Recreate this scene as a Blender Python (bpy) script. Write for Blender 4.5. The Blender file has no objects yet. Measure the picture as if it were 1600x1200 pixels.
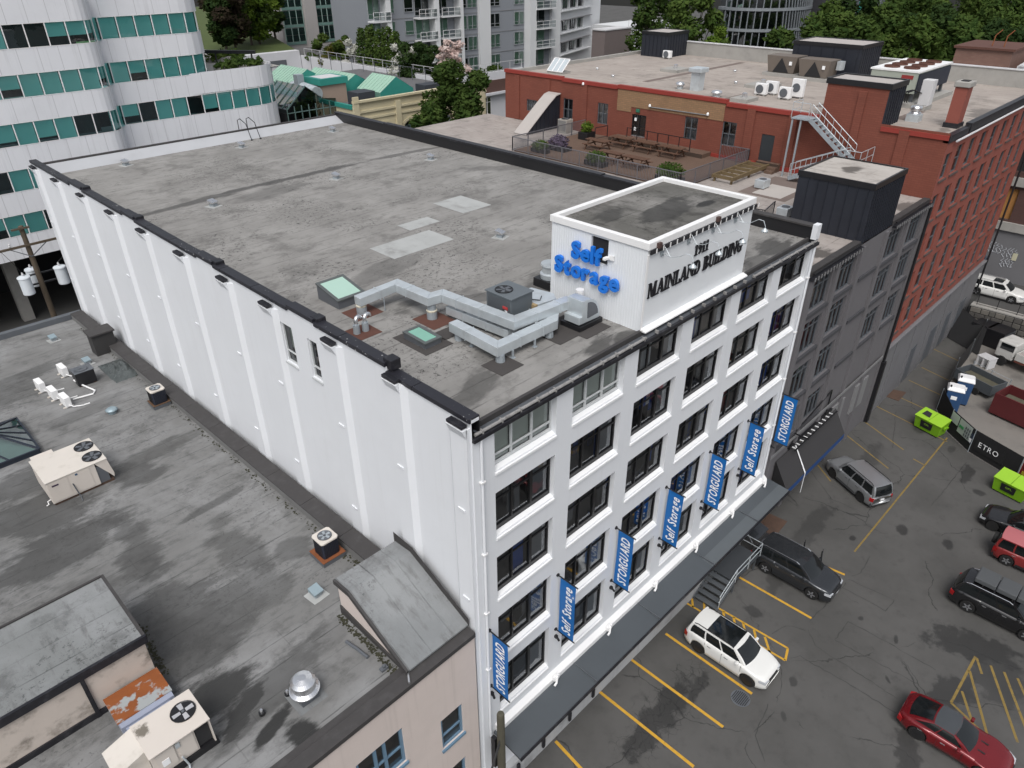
import bpy, bmesh, math, random
from mathutils import Vector, Matrix
R = math.radians
rnd = random.Random(7)
SC = bpy.context.scene
COL = SC.collection
# ------------------------------------------------------------------ camera
CAM = Vector((-11.031, -12.561, 30.821))
YAW, PIT, ROL, FPX = 0.790198, 0.548675, -0.004689, 1110.73      # pixel focal length for a 1600 px wide picture
_f = Vector((math.sin(YAW)*math.cos(PIT), math.cos(YAW)*math.cos(PIT), -math.sin(PIT)))
_r0 = Vector((math.cos(YAW), -math.sin(YAW), 0)); _u0 = _r0.cross(_f)
_r = math.cos(ROL)*_r0 + math.sin(ROL)*_u0
_u = -math.sin(ROL)*_r0 + math.cos(ROL)*_u0
cd = bpy.data.cameras.new('camera'); cam = bpy.data.objects.new('camera', cd); COL.objects.link(cam)
m3 = Matrix((_r, _u, -_f)).transposed()
cam.matrix_world = Matrix.Translation(CAM) @ m3.to_4x4()
cd.sensor_width = 36; cd.lens = 36*FPX/1600; cd.clip_start = .5; cd.clip_end = 1500
SC.camera = cam
# ------------------------------------------------------------------ overcast sky and one soft sun
W = bpy.data.worlds.new('World'); SC.world = W; W.use_nodes = True
wn = W.node_tree; wn.nodes.clear()
SUN_EL, SUN_AZ = R(56), R(234)           # azimuth measured from +Y towards +X
sky = wn.nodes.new('ShaderNodeTexSky'); sky.sky_type = 'NISHITA'; sky.sun_disc = False
sky.sun_elevation = SUN_EL; sky.sun_rotation = SUN_AZ; sky.air_density = 1.0; sky.dust_density = 4.0; sky.ozone_density = 1.0
hs = wn.nodes.new('ShaderNodeHueSaturation'); hs.inputs['Saturation'].default_value = .32
bg = wn.nodes.new('ShaderNodeBackground'); bg.inputs['Strength'].default_value = .105
wo = wn.nodes.new('ShaderNodeOutputWorld')
wn.links.new(sky.outputs[0], hs.inputs['Color']); wn.links.new(hs.outputs[0], bg.inputs['Color']); wn.links.new(bg.outputs[0], wo.inputs['Surface'])
sd = bpy.data.lights.new('sun', 'SUN'); sd.energy = 1.05; sd.angle = R(32); sd.color = (1, .98, .95)
sun = bpy.data.objects.new('sun', sd); COL.objects.link(sun)
_sd = Vector((math.sin(SUN_AZ)*math.cos(SUN_EL), math.cos(SUN_AZ)*math.cos(SUN_EL), math.sin(SUN_EL)))
sun.rotation_euler = _sd.to_track_quat('Z', 'Y').to_euler()
vs = SC.view_settings; vs.view_transform = 'Standard'; vs.look = 'None'; vs.gamma = 1; vs.exposure = .58; vs.use_curve_mapping = False
SC.cycles.max_bounces = 6; SC.cycles.diffuse_bounces = 3; SC.cycles.glossy_bounces = 3; SC.cycles.transmission_bounces = 3
SC.cycles.transparent_max_bounces = 12; SC.cycles.use_denoising = True
SC.cycles.caustics_reflective = False; SC.cycles.caustics_refractive = False
# a pixel of the photograph (1600 x 1200) gives a direction; the plane that the thing touches gives its distance
def ray(px, py): return (px-800)/FPX*_r - (py-600)/FPX*_u + _f
def PZ(px, py, z=0): d = ray(px, py); return CAM + d*((z-CAM.z)/d.z)
def PY(px, py, y=0): d = ray(px, py); return CAM + d*((y-CAM.y)/d.y)
def PX(px, py, x=0): d = ray(px, py); return CAM + d*((x-CAM.x)/d.x)
# ------------------------------------------------------------------ materials
MATS = {}
def newmat(name):
    m = bpy.data.materials.new(name); m.use_nodes = True; nt = m.node_tree; nt.nodes.clear()
    o = nt.nodes.new('ShaderNodeOutputMaterial'); b = nt.nodes.new('ShaderNodeBsdfPrincipled')
    nt.links.new(b.outputs[0], o.inputs['Surface']); MATS[name] = m
    return m, nt, b, o
class NT:
    def __init__(s, nt):
        s.nt = nt; g = nt.nodes.new('ShaderNodeNewGeometry'); s.pos = g.outputs['Position']; s.nor = g.outputs['Normal']
    def n(s, t, **k):
        x = s.nt.nodes.new(t)
        for a, b in k.items(): setattr(x, a, b)
        return x
    def put(s, sock, v):
        if isinstance(v, bpy.types.NodeSocket): s.nt.links.new(v, sock)
        elif v is not None: sock.default_value = v
    def math(s, op, a, b=None, c=None, clamp=False):
        x = s.n('ShaderNodeMath', operation=op, use_clamp=clamp); s.put(x.inputs[0], a); s.put(x.inputs[1], b); s.put(x.inputs[2], c); return x.outputs[0]
    def vm(s, op, a, b=None):
        x = s.n('ShaderNodeVectorMath', operation=op); s.put(x.inputs[0], a); s.put(x.inputs[1], b)
        return x.outputs['Value'] if op in ('LENGTH', 'DISTANCE', 'DOT_PRODUCT') else x.outputs[0]
    def noise(s, scale, detail=4, rough=.55, vec=None, stretch=None, dist=0):
        v = vec or s.pos
        if stretch: v = s.vm('MULTIPLY', v, stretch)
        x = s.n('ShaderNodeTexNoise'); s.put(x.inputs['Vector'], v); x.inputs['Scale'].default_value = scale
        x.inputs['Detail'].default_value = detail; x.inputs['Roughness'].default_value = rough; x.inputs['Distortion'].default_value = dist
        return x.outputs['Fac']
    def ramp(s, v, a, b, x0=0., x1=1.):
        x = s.n('ShaderNodeMapRange'); x.interpolation_type = 'SMOOTHSTEP'; s.put(x.inputs[0], v)
        x.inputs[1].default_value = a; x.inputs[2].default_value = b; x.inputs[3].default_value = x0; x.inputs[4].default_value = x1
        return x.outputs[0]
    def mix(s, f, a, b, mode='MIX'):
        x = s.n('ShaderNodeMix', data_type='RGBA', blend_type=mode); s.put(x.inputs[0], f)
        s.put(x.inputs[6], c4(a)); s.put(x.inputs[7], c4(b)); return x.outputs[2]
    def blob(s, cx, cy, rx, ry, ang, edge, nz):
        d = s.vm('SUBTRACT', s.pos, (cx, cy, 0)); x = s.n('ShaderNodeSeparateXYZ'); s.put(x.inputs[0], d)
        ca, sa = math.cos(ang), math.sin(ang)
        u = s.math('ADD', s.math('MULTIPLY', x.outputs[0], ca/rx), s.math('MULTIPLY', x.outputs[1], sa/rx))
        v = s.math('ADD', s.math('MULTIPLY', x.outputs[0], -sa/ry), s.math('MULTIPLY', x.outputs[1], ca/ry))
        q = s.math('SQRT', s.math('ADD', s.math('MULTIPLY', u, u), s.math('MULTIPLY', v, v)))
        q = s.math('ADD', q, s.math('MULTIPLY', s.math('SUBTRACT', nz, .5), 2.3))
        return s.ramp(q, 1.-edge, 1., 1., 0.)
    def lines(s, coord, pitch, width, wob=None):
        c = s.math('DIVIDE', coord, pitch)
        if wob is not None: c = s.math('ADD', c, wob)
        fr = s.math('FRACT', c); d = s.math('ABSOLUTE', s.math('SUBTRACT', fr, .5))
        return s.ramp(d, .5-width/pitch, .5-.3*width/pitch)
    def xyz(s):
        x = s.n('ShaderNodeSeparateXYZ'); s.put(x.inputs[0], s.pos); return x.outputs
    def bump(s, b, h, strength=.3, dist=.02):
        x = s.n('ShaderNodeBump'); s.put(x.inputs['Height'], h); x.inputs['Strength'].default_value = strength; x.inputs['Distance'].default_value = dist
        s.nt.links.new(x.outputs[0], b.inputs['Normal'])
def c4(c): return (*c, 1) if isinstance(c, (tuple, list)) and len(c) == 3 else c
def M(name, col, rough=.6, metal=0., var=.12, scale=1.5, dirt=0., dirtcol=(.03, .028, .025), bump=0., coat=0., spec=.5, streak=0.):
    if name in MATS: return MATS[name]
    m, nt, b, o = newmat(name); g = NT(nt)
    n1 = g.noise(scale, 5); c = g.mix(n1, tuple(x*(1-var) for x in col), tuple(min(1, x*(1+var)) for x in col))
    if dirt: c = g.mix(g.math('MULTIPLY', g.ramp(g.noise(scale*.7+.13, 6, .65), .48, .75), dirt), c, dirtcol)
    if streak: c = g.mix(g.math('MULTIPLY', g.ramp(g.noise(1.4, 4, .6, stretch=(3, 3, .12)), .5, .8), streak), c, dirtcol)
    g.put(b.inputs['Base Color'], c); g.put(b.inputs['Roughness'], g.math('ADD', rough-.06, g.math('MULTIPLY', n1, .12)))
    b.inputs['Metallic'].default_value = metal; b.inputs['Specular IOR Level'].default_value = spec
    if coat: b.inputs['Coat Weight'].default_value = coat; b.inputs['Coat Roughness'].default_value = .04
    if bump: g.bump(b, g.noise(scale*8, 4), bump)
    return m
def GLASS(name, tint=(.5, .55, .55), refl=.10, rough=.02):
    if name in MATS: return MATS[name]
    m = bpy.data.materials.new(name); m.use_nodes = True; nt = m.node_tree; nt.nodes.clear(); g = NT(nt)
    o = g.n('ShaderNodeOutputMaterial'); t = g.n('ShaderNodeBsdfTransparent'); t.inputs[0].default_value = c4(tint)
    gl = g.n('ShaderNodeBsdfGlossy'); gl.inputs['Roughness'].default_value = rough; gl.inputs['Color'].default_value = (.95, .97, 1, 1)
    lw = g.n('ShaderNodeLayerWeight'); lw.inputs['Blend'].default_value = .35
    f = g.math('ADD', g.math('MULTIPLY', lw.outputs['Fresnel'], .8), refl, clamp=True)
    bm = g.n('ShaderNodeBump'); bm.inputs['Strength'].default_value = .08; bm.inputs['Distance'].default_value = .05
    nt.links.new(g.noise(.8, 2), bm.inputs['Height']); nt.links.new(bm.outputs[0], gl.inputs['Normal'])
    mx = g.n('ShaderNodeMixShader'); g.put(mx.inputs[0], f); nt.links.new(t.outputs[0], mx.inputs[1]); nt.links.new(gl.outputs[0], mx.inputs[2])
    nt.links.new(mx.outputs[0], o.inputs['Surface']); MATS[name] = m; return m
def FELT(name, base, dark, light, seam_axis, pitch, blobs=(), grain=(2.2, .5, 1), wet=.35, spots=0.):
    """roofing felt: laid strips with seams, weather patches and the wet marks listed in blobs (cx, cy, rx, ry, angle, strength)"""
    m, nt, b, o = newmat(name); g = NT(nt); X, Y, Z = g.xyz()
    n1 = g.noise(.35, 6, .6); n2 = g.noise(1.6, 6, .65, stretch=grain); n3 = g.noise(14, 4, .7); nz = g.noise(.85, 8, .68, stretch=(.55, 1.5, 1) if seam_axis == 'Y' else (1.5, .55, 1))
    c = g.mix(g.ramp(n1, .35, .68), base, light); c = g.mix(g.math('MULTIPLY', g.ramp(n2, .5, .72), .65), c, dark)
    c = g.mix(g.math('MULTIPLY', g.ramp(n3, .55, .8), .35), c, dark)
    if spots: c = g.mix(g.math('MULTIPLY', g.math('MULTIPLY', g.ramp(g.noise(5.5, 6, .8), .54, .62), g.ramp(g.noise(.25, 4), .46, .60)), spots), c, tuple(x*.3 for x in dark))
    co = X if seam_axis == 'X' else Y; al = Y if seam_axis == 'X' else X
    wob = g.math('MULTIPLY', g.math('SUBTRACT', g.noise(.5, 3), .5), .06)
    sm = g.lines(co, pitch, .035, wob); st = g.math('FLOOR', g.math('ADD', g.math('DIVIDE', co, pitch), .5))
    wn_ = g.n('ShaderNodeTexWhiteNoise', noise_dimensions='1D'); g.put(wn_.inputs['W'], st)
    c = g.mix(g.math('MULTIPLY', wn_.outputs['Value'], .12), c, dark)
    c = g.mix(g.math('MULTIPLY', g.ramp(g.noise(.55, 7, .72), .5, .68), .55), c, tuple(x*.75 for x in dark))
    ends = g.lines(g.math('ADD', al, g.math('MULTIPLY', wn_.outputs['Value'], 9.)), 9.5, .03)
    seam = g.math('MAXIMUM', sm, g.math('MULTIPLY', ends, .45))
    c = g.mix(g.math('MULTIPLY', seam, g.ramp(g.noise(.8, 4), .4, .65, .08, .55)), c, tuple(x*.4 for x in dark))
    rough = None; tot = None
    for (cx, cy, rx, ry, an, stg) in blobs:
        k = g.math('MULTIPLY', g.blob(cx, cy, rx, ry, an, .42, nz), stg); tot = k if tot is None else g.math('MAXIMUM', tot, k)
    if tot is not None:
        c = g.mix(tot, c, tuple(x*wet for x in dark)); rough = g.math('SUBTRACT', .85, g.math('MULTIPLY', tot, .3))
    g.put(b.inputs['Base Color'], c); g.put(b.inputs['Roughness'], rough if rough is not None else .85)
    b.inputs['Specular IOR Level'].default_value = .3
    g.bump(b, g.math('ADD', g.noise(25, 3), g.math('MULTIPLY', seam, 1.5)), .35, .012)
    return m
# ------------------------------------------------------------------ mesh building
ORG = {}
class MB:
    def __init__(s, mat=None): s.v = []; s.f = []; s.mi = []; s.mat = mat; s.cur = 0
    def add(s, vs_, fs):
        n = len(s.v)
        for p in vs_: s.v.append(tuple(s.mat @ Vector(p)) if s.mat else tuple(p))
        for f in fs: s.f.append(tuple(n+i for i in f)); s.mi.append(s.cur)
        return s
    def box(s, x0, y0, z0, x1, y1, z1):
        if x0 > x1: x0, x1 = x1, x0
        if y0 > y1: y0, y1 = y1, y0
        if z0 > z1: z0, z1 = z1, z0
        return s.add([(x0,y0,z0),(x1,y0,z0),(x1,y1,z0),(x0,y1,z0),(x0,y0,z1),(x1,y0,z1),(x1,y1,z1),(x0,y1,z1)],
                     [(3,2,1,0),(4,5,6,7),(0,1,5,4),(1,2,6,5),(2,3,7,6),(3,0,4,7)])
    def quad(s, a, b, c, d): return s.add([a, b, c, d], [(0, 1, 2, 3)])
    def poly(s, pts): return s.add(pts, [tuple(range(len(pts)))])
    def prism(s, xy, z0, z1):
        """counter-clockwise outline in xy, extruded from z0 to z1; z may be a pair of lists"""
        n = len(xy); lo = [(p[0], p[1], z0[i] if isinstance(z0, (list, tuple)) else z0) for i, p in enumerate(xy)]
        hi = [(p[0], p[1], z1[i] if isinstance(z1, (list, tuple)) else z1) for i, p in enumerate(xy)]
        return s.add(lo+hi, [tuple(range(n-1, -1, -1)), tuple(range(n, 2*n))]+[(i, (i+1) % n, n+(i+1) % n, n+i) for i in range(n)])
    def ext(s, pts, d):
        """any planar outline of 3d points extruded by the vector d"""
        n = len(pts); d = Vector(d); a = [Vector(p) for p in pts]; b = [p+d for p in a]
        return s.add(a+b, [tuple(range(n-1, -1, -1)), tuple(range(n, 2*n))]+[(i, (i+1) % n, n+(i+1) % n, n+i) for i in range(n)])
    def tube(s, pts, r, n=8, cap=True):
        pts = [Vector(p) for p in pts]; rs = r if isinstance(r, (list, tuple)) else [r]*len(pts); vs_ = []; fs = []
        up = Vector((0, 0, 1)); prev = None
        for i, p in enumerate(pts):
            t = (pts[min(i+1, len(pts)-1)]-pts[max(i-1, 0)]).normalized()
            a = t.cross(up) if prev is None else prev - t*prev.dot(t)
            if a.length < 1e-4: a = t.cross(Vector((1, 0, 0)))
            a.normalize(); prev = a; b = t.cross(a)
            for k in range(n):
                w = 2*math.pi*k/n; vs_.append(p+rs[i]*(math.cos(w)*a+math.sin(w)*b))
        for i in range(len(pts)-1):
            for k in range(n): fs.append((i*n+k, i*n+(k+1) % n, (i+1)*n+(k+1) % n, (i+1)*n+k))
        if cap: fs.append(tuple(range(n-1, -1, -1))); fs.append(tuple((len(pts)-1)*n+k for k in range(n)))
        return s.add(vs_, fs)
    def bar(s, a, b, w, h=None):
        """square bar from a to b"""
        a, b = Vector(a), Vector(b); t = (b-a).normalized(); h = h or w
        x = t.cross(Vector((0, 0, 1)));  x = Vector((1, 0, 0)) if x.length < 1e-4 else x.normalized(); y = x.cross(t)
        c = [(-1,-1),(1,-1),(1,1),(-1,1)]; vs_ = [p+x*(i*w/2)+y*(j*h/2) for p in (a, b) for i, j in c]
        return s.add(vs_, [(0,1,2,3),(7,6,5,4),(0,4,5,1),(1,5,6,2),(2,6,7,3),(3,7,4,0)])
    def lathe(s, prof, c=(0, 0, 0), n=16, axis='Z'):
        vs_ = []; fs = []
        for r, h in prof:
            for k in range(n):
                w = 2*math.pi*k/n; x, y = r*math.cos(w), r*math.sin(w)
                vs_.append({'Z': (c[0]+x, c[1]+y, c[2]+h), 'Y': (c[0]+x, c[1]+h, c[2]+y), 'X': (c[0]+h, c[1]+x, c[2]+y)}[axis])
        for i in range(len(prof)-1):
            for k in range(n): fs.append((i*n+k, i*n+(k+1) % n, (i+1)*n+(k+1) % n, (i+1)*n+k))
        fs.append(tuple(range(n-1, -1, -1))); fs.append(tuple((len(prof)-1)*n+k for k in range(n)))
        return s.add(vs_, fs)
    def wall(s, o, u, w, z0, z1, holes=(), depth=.3, nin=None):
        """vertical wall from o along unit vector u; holes are (a0, z0, a1, z1) with reveals going in by depth"""
        o = Vector(o); u = Vector(u); nin = Vector(nin) if nin else Vector((-u.y, u.x, 0))
        A = sorted({0, w, *[h[0] for h in holes], *[h[2] for h in holes]}); Zs = sorted({z0, z1, *[h[1] for h in holes], *[h[3] for h in holes]})
        P = lambda a, z, d=0: o+u*a+Vector((0, 0, z-o.z))+nin*d
        for i in range(len(A)-1):
            for j in range(len(Zs)-1):
                ca, cz = (A[i]+A[i+1])/2, (Zs[j]+Zs[j+1])/2
                if any(h[0] < ca < h[2] and h[1] < cz < h[3] for h in holes): continue
                s.quad(P(A[i], Zs[j]), P(A[i+1], Zs[j]), P(A[i+1], Zs[j+1]), P(A[i], Zs[j+1]))
        for a0, b0, a1, b1 in holes:
            s.quad(P(a0, b0), P(a0, b0, depth), P(a1, b0, depth), P(a1, b0)); s.quad(P(a0, b1), P(a1, b1), P(a1, b1, depth), P(a0, b1, depth))
            s.quad(P(a0, b0), P(a0, b1), P(a0, b1, depth), P(a0, b0, depth)); s.quad(P(a1, b0), P(a1, b0, depth), P(a1, b1, depth), P(a1, b1))
        return s
    def mesh(s, name, mats, off=Vector((0, 0, 0)), smooth=False):
        me = bpy.data.meshes.new(name); me.from_pydata([tuple(Vector(p)-off) for p in s.v], [], s.f)
        for mm in (mats if isinstance(mats, (list, tuple)) else [mats]): me.materials.append(mm)
        if any(s.mi): me.polygons.foreach_set('material_index', s.mi)
        if smooth is True: me.polygons.foreach_set('use_smooth', [True]*len(me.polygons))
        me.update(); 
        return me
    def build(s, name, mats, parent=None, smooth=False, bevel=0, at=None):
        off = ORG.get(parent, Vector((0, 0, 0))) if parent else (Vector(at) if at else Vector((0, 0, 0)))
        me = s.mesh(name, mats, off, smooth); o = bpy.data.objects.new(name, me); COL.objects.link(o)
        if parent: o.parent = parent; ORG[o] = off
        elif at: o.location = at; ORG[o] = Vector(at)
        if bevel:
            b = o.modifiers.new('bevel', 'BEVEL'); b.width = bevel; b.segments = 2; b.limit_method = 'ANGLE'; b.angle_limit = R(40)
        return o
def tag(o, label, cat, group=None):
    o['label'] = label; o['category'] = cat
    if group: o['group'] = group
    return o
def thing(name, label, cat, loc=(0, 0, 0), rz=0., group=None, world=True):
    """an Empty at the thing's base; its parts are given in world coordinates (world) or around the Empty"""
    o = bpy.data.objects.new(name, None); COL.objects.link(o); o.location = loc; o.rotation_euler.z = rz; o.empty_display_size = .3
    ORG[o] = Vector(loc) if world else Vector((0, 0, 0)); return tag(o, label, cat, group)
def struct(o, kind='structure'): o['kind'] = kind; return o
def copy_tree(o, parent=None):
    c = o.copy(); COL.objects.link(c); c.parent = parent
    for ch in list(o.children): copy_tree(ch, c)
    return c
def again(root, loc, rz=0., label=None, group=None):
    c = copy_tree(root); c.location = loc; c.rotation_euler.z = rz
    if label: c['label'] = label
    if group: c['group'] = group
    return c
def link_mesh(name, me, parent, mat=None):
    o = bpy.data.objects.new(name, me); COL.objects.link(o); o.parent = parent; ORG[o] = ORG.get(parent, Vector()) if parent else Vector()
    if mat is not None: o.matrix_basis = mat
    return o
# flat lettering: one mesh per character in Blender's own font
_glyph = {}
def glyph(ch, bold, ext, shear):
    k = (ch, bold, ext, shear)
    if k not in _glyph:
        cu = bpy.data.curves.new('t', 'FONT'); cu.body = ch; cu.size = 1; cu.extrude = ext; cu.offset = bold; cu.shear = shear; cu.resolution_u = 3
        ob = bpy.data.objects.new('t', cu); COL.objects.link(ob); dg = bpy.context.evaluated_depsgraph_get()
        me = bpy.data.meshes.new_from_object(ob.evaluated_get(dg)); bpy.data.objects.remove(ob); bpy.data.curves.remove(cu)
        xs = [v.co.x for v in me.vertices] or [0, 0]; _glyph[k] = (me, min(xs), max(xs))
    return _glyph[k]
def lettering(text, parent, origin, ux, uy, height, mat, width=None, bold=.0, ext=.02, shear=0., gap=.09, name='letter', join=False):
    """text set along ux from origin, cap height in metres; stretched to width if given"""
    ux, uy = Vector(ux).normalized(), Vector(uy).normalized(); nz = ux.cross(uy); x = 0; L = []
    for ch in text:
        if ch == ' ': x += .32; continue
        me, a, b = glyph(ch, bold, ext, shear); L.append((ch, me, x-a)); x += b-a+gap
    s = height/.73; sx = width/(x-gap) if width else s
    jb = MB()
    for ch, me, dx in L:
        T = Matrix.Translation(Vector(origin)) @ Matrix((ux, uy, nz)).transposed().to_4x4() @ Matrix.Diagonal((sx, s, s, 1)) @ Matrix.Translation((dx, 0, 0))
        if join: jb.add([T @ v.co for v in me.vertices], [tuple(p.vertices) for p in me.polygons])
        else: MB().add([T @ v.co for v in me.vertices], [tuple(p.vertices) for p in me.polygons]).build(name, mat, parent)
    if join: return jb.build(name, mat, parent)
# ------------------------------------------------------------------ shared materials
WHITE = M('white_paint', (.72, .74, .77), .55, var=.05, scale=.4, dirt=.10, dirtcol=(.48, .48, .48), streak=.13, bump=.12)
WHITE2 = M('white_trim', (.80, .80, .80), .45, var=.03)
BLACK = M('black_coping', (.012, .012, .016), .45, var=.3, scale=5, dirt=.3, dirtcol=(.10, .10, .11))
BLKM = M('black_metal', (.012, .012, .014), .4, var=.2)
GALV = M('galvanised', (.58, .63, .66), .36, .45, var=.22, scale=2.2, dirt=.18, dirtcol=(.25, .21, .17))
GALVD = M('galvanised_dull', (.34, .38, .41), .5, .25, var=.2, scale=3)
ALU = M('bright_aluminium', (.75, .76, .78), .28, .9, var=.08)
GREYM = M('grey_metal', (.12, .13, .145), .5, .2, var=.15)
GLS = GLASS('window_glass', (.85, .88, .90), .10)
GLSC = GLASS('clear_glass', (.93, .95, .94), .05)
GLSG = GLASS('green_glass', (.30, .52, .46), .10)
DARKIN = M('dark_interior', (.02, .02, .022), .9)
BLUE = M('banner_blue', (.004, .125, .40), .5, var=.05)
WLET = M('white_letters', (.86, .87, .88), .5, var=.02)
WOOD = M('old_timber', (.10, .055, .03), .8, var=.3, scale=4)
CONC = M('concrete', (.33, .32, .30), .85, var=.15, scale=1.2, dirt=.25, dirtcol=(.12, .115, .11), bump=.1)
CONCW = M('pale_concrete', (.55, .55, .56), .8, var=.08, scale=.8, dirt=.15, dirtcol=(.3, .3, .3), streak=.2)
RUSTP = M('red_flashing', (.10, .042, .03), .85, var=.25, scale=6)
BROWNF = M('brown_flashing', (.045, .042, .042), .7, var=.2, scale=3, dirt=.2, dirtcol=(.12, .12, .12))
GUT = M('rusted_gutter', (.26, .255, .25), .7, var=.25, scale=6, dirt=.8, dirtcol=(.05, .045, .04))
def PB(px, py, z, rx, ry, an, st): p = PZ(px, py, z); return (p.x, p.y, rx, ry, an, st)
ROOFW = FELT('white_building_roof_felt', (.225, .219, .209), (.125, .121, .115), (.295, .288, .276), 'Y', 1.0, blobs=[
    PB(455, 278, 18.9, 7.5, .45, .02, .75), PB(300, 316, 18.9, 3.4, .5, .05, .7), PB(640, 238, 18.9, 4.0, .4, -.1, .6), PB(790, 262, 18.9, 3.2, .8, -.7, .35),
    PB(420, 300, 18.9, 2.8, 1.2, .1, .4), PB(735, 465, 18.9, 4.2, .45, -.6, .55), PB(690, 500, 18.9, 2.2, .5, -1.2, .6), PB(740, 610, 18.9, 1.6, .7, .5, .6),
    PB(935, 540, 18.9, 1.0, .5, .3, .75), PB(985, 530, 18.9, 1.2, .6, .1, .8), PB(850, 445, 18.9, 2.0, 1.1, .3, .55), PB(600, 420, 18.9, 2.6, .9, .2, .4), PB(880, 610, 18.9, .9, .2, .3, .6),
    PB(820, 640, 18.9, 1.4, .3, .2, .5), PB(1210, 385, 18.9, 1.8, .9, .1, .8), PB(1180, 410, 18.9, 1.5, .7, .2, .6)], grain=(.7, 1.7, 1), wet=.38, spots=.95)
ROOFP = FELT('penthouse_roof_felt', (.11, .107, .098), (.04, .038, .034), (.24, .232, .22), 'Y', 3.0, blobs=[(12.5, 2.2, 2.2, .9, .1, .7), (10.5, 3.4, 1.2, .6, .3, .6), (14.3, 1.6, .8, .3, .1, .9)], spots=.9)
# ------------------------------------------------------------------ the ground of the car park
def asphalt():
    m, nt, b, o = newmat('asphalt'); g = NT(nt)
    n1 = g.noise(.18, 6, .6); n2 = g.noise(1.3, 6, .65); n3 = g.noise(40, 3, .7); nz = g.noise(1.1, 7, .68)
    c = g.mix(g.ramp(n1, .35, .65), (.068, .067, .064), (.094, .092, .089)); c = g.mix(g.math('MULTIPLY', g.ramp(n2, .5, .75), .5), c, (.044, .043, .042))
    c = g.mix(g.math('MULTIPLY', n3, .35), c, (.09, .088, .085))
    tot = None
    for (px, py, rx, ry, an, st) in [(1030, 1120, 3.6, .75, .05, .95), (1090, 1075, 1.2, .35, .1, .9), (1520, 1010, 2.6, 1.2, -1.2, .95), (1490, 1080, 1.6, .9, -.4, .9), (1420, 1185, 2.2, .6, .4, .85), (1560, 1060, 2.2, 1.6, .3, .7),
            (1350, 730, 4.0, .7, .08, .55), (1270, 820, 3.6, .7, .02, .6), (1510, 740, 1.5, .5, .1, .9), (1410, 827, .55, .4, 0, 1), (1482, 852, .5, .4, 0, 1), (1333, 840, .32, .26, 0, 1), (1530, 770, .35, .4, 0, .9), (1486, 703, .6, .3, 0, .6),
            (1178, 955, .5, .5, .6, .75), (1440, 668, 1.2, .6, .1, .7), (1210, 905, 1.4, .45, .3, .6), (960, 1010, 3.2, .35, .0, .5), (1400, 1000, .5, .16, .3, .9), (1388, 1063, .3, .12, .8, .9), (1345, 966, .2, .16, 0, .9), (1240, 1065, .4, .2, .4, .8), (1225, 1120, .35, .15, .7, .7), (1475, 980, .2, .12, 0, .9)]:
        p = PZ(px, py, 0); k = g.math('MULTIPLY', g.blob(p.x, p.y, rx, ry, an, .34, nz), st); tot = k if tot is None else g.math('MAXIMUM', tot, k)
    c = g.mix(g.math('MULTIPLY', tot, .66), c, (.016, .016, .016))
    vo = g.n('ShaderNodeTexVoronoi', feature='DISTANCE_TO_EDGE'); vo.inputs['Scale'].default_value = .17
    wv = g.vm('ADD', g.pos, g.vm('MULTIPLY', g.vm('SUBTRACT', g.n('ShaderNodeTexNoise').outputs['Color'], (.5, .5, .5)), (1.2, 1.2, 0)))
    nn = nt.nodes[-1] if False else None
    tn = [x for x in nt.nodes if x.type == 'TEX_NOISE'][-1]; tn.inputs['Scale'].default_value = .9; tn.inputs['Detail'].default_value = 6; g.put(tn.inputs['Vector'], g.pos); g.put(vo.inputs['Vector'], wv)
    ck = g.math('MULTIPLY', g.ramp(vo.outputs['Distance'], .0, .006, 1, 0), g.ramp(g.noise(.3, 3), .46, .56))
    v2 = g.n('ShaderNodeTexVoronoi', feature='DISTANCE_TO_EDGE'); v2.inputs['Scale'].default_value = 2.3; g.put(v2.inputs['Vector'], wv)
    p = PZ(1040, 1110, 0); cz = g.blob(p.x, p.y, 4.2, 1.3, .05, .4, nz)
    ck = g.math('MAXIMUM', ck, g.math('MULTIPLY', g.ramp(v2.outputs['Distance'], .0, .05, 1, 0), g.math('MULTIPLY', cz, .8)))
    c = g.mix(g.math('MULTIPLY', ck, .7), c, (.018, .018, .018))
    g.put(b.inputs['Base Color'], c); g.put(b.inputs['Roughness'], g.math('SUBTRACT', .86, g.math('MULTIPLY', tot, .38))); b.inputs['Specular IOR Level'].default_value = .35
    g.bump(b, g.math('SUBTRACT', g.noise(60, 3), g.math('MULTIPLY', ck, 2)), .4, .01)
    return m
ASPH = asphalt()
lot = struct(MB().quad((-300, -300, 0), (400, -300, 0), (400, 500, 0), (-300, 500, 0)).build('ground', ASPH))
YELL = M('yellow_paint', (.55, .31, .03), .75, var=.12, scale=6, dirt=.4, dirtcol=(.10, .075, .035))
YELLF = M('faded_yellow_paint', (.22, .15, .04), .8, var=.2, scale=5, dirt=.8, dirtcol=(.06, .055, .045))
def stripe(a, b, w=.15, mat=YELL, z=.004):
    a, b = PZ(*a), PZ(*b); a.z = b.z = 0; d = (b-a).normalized(); n = Vector((-d.y, d.x, 0))*w/2; zz = Vector((0, 0, z))
    return MB().quad(a-n+zz, b-n+zz, b+n+zz, a+n+zz).build('parking_line', mat, lot)
for a, b in [((868, 1158), (935, 1230)), ((937, 1081), (1084, 1198)), ((987, 1031), (1130, 1136)), ((1040, 990), (1175, 1084)), ((1150, 899), (1268, 966)), ((1195, 845), (1320, 898))]: stripe(a, b)
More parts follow.
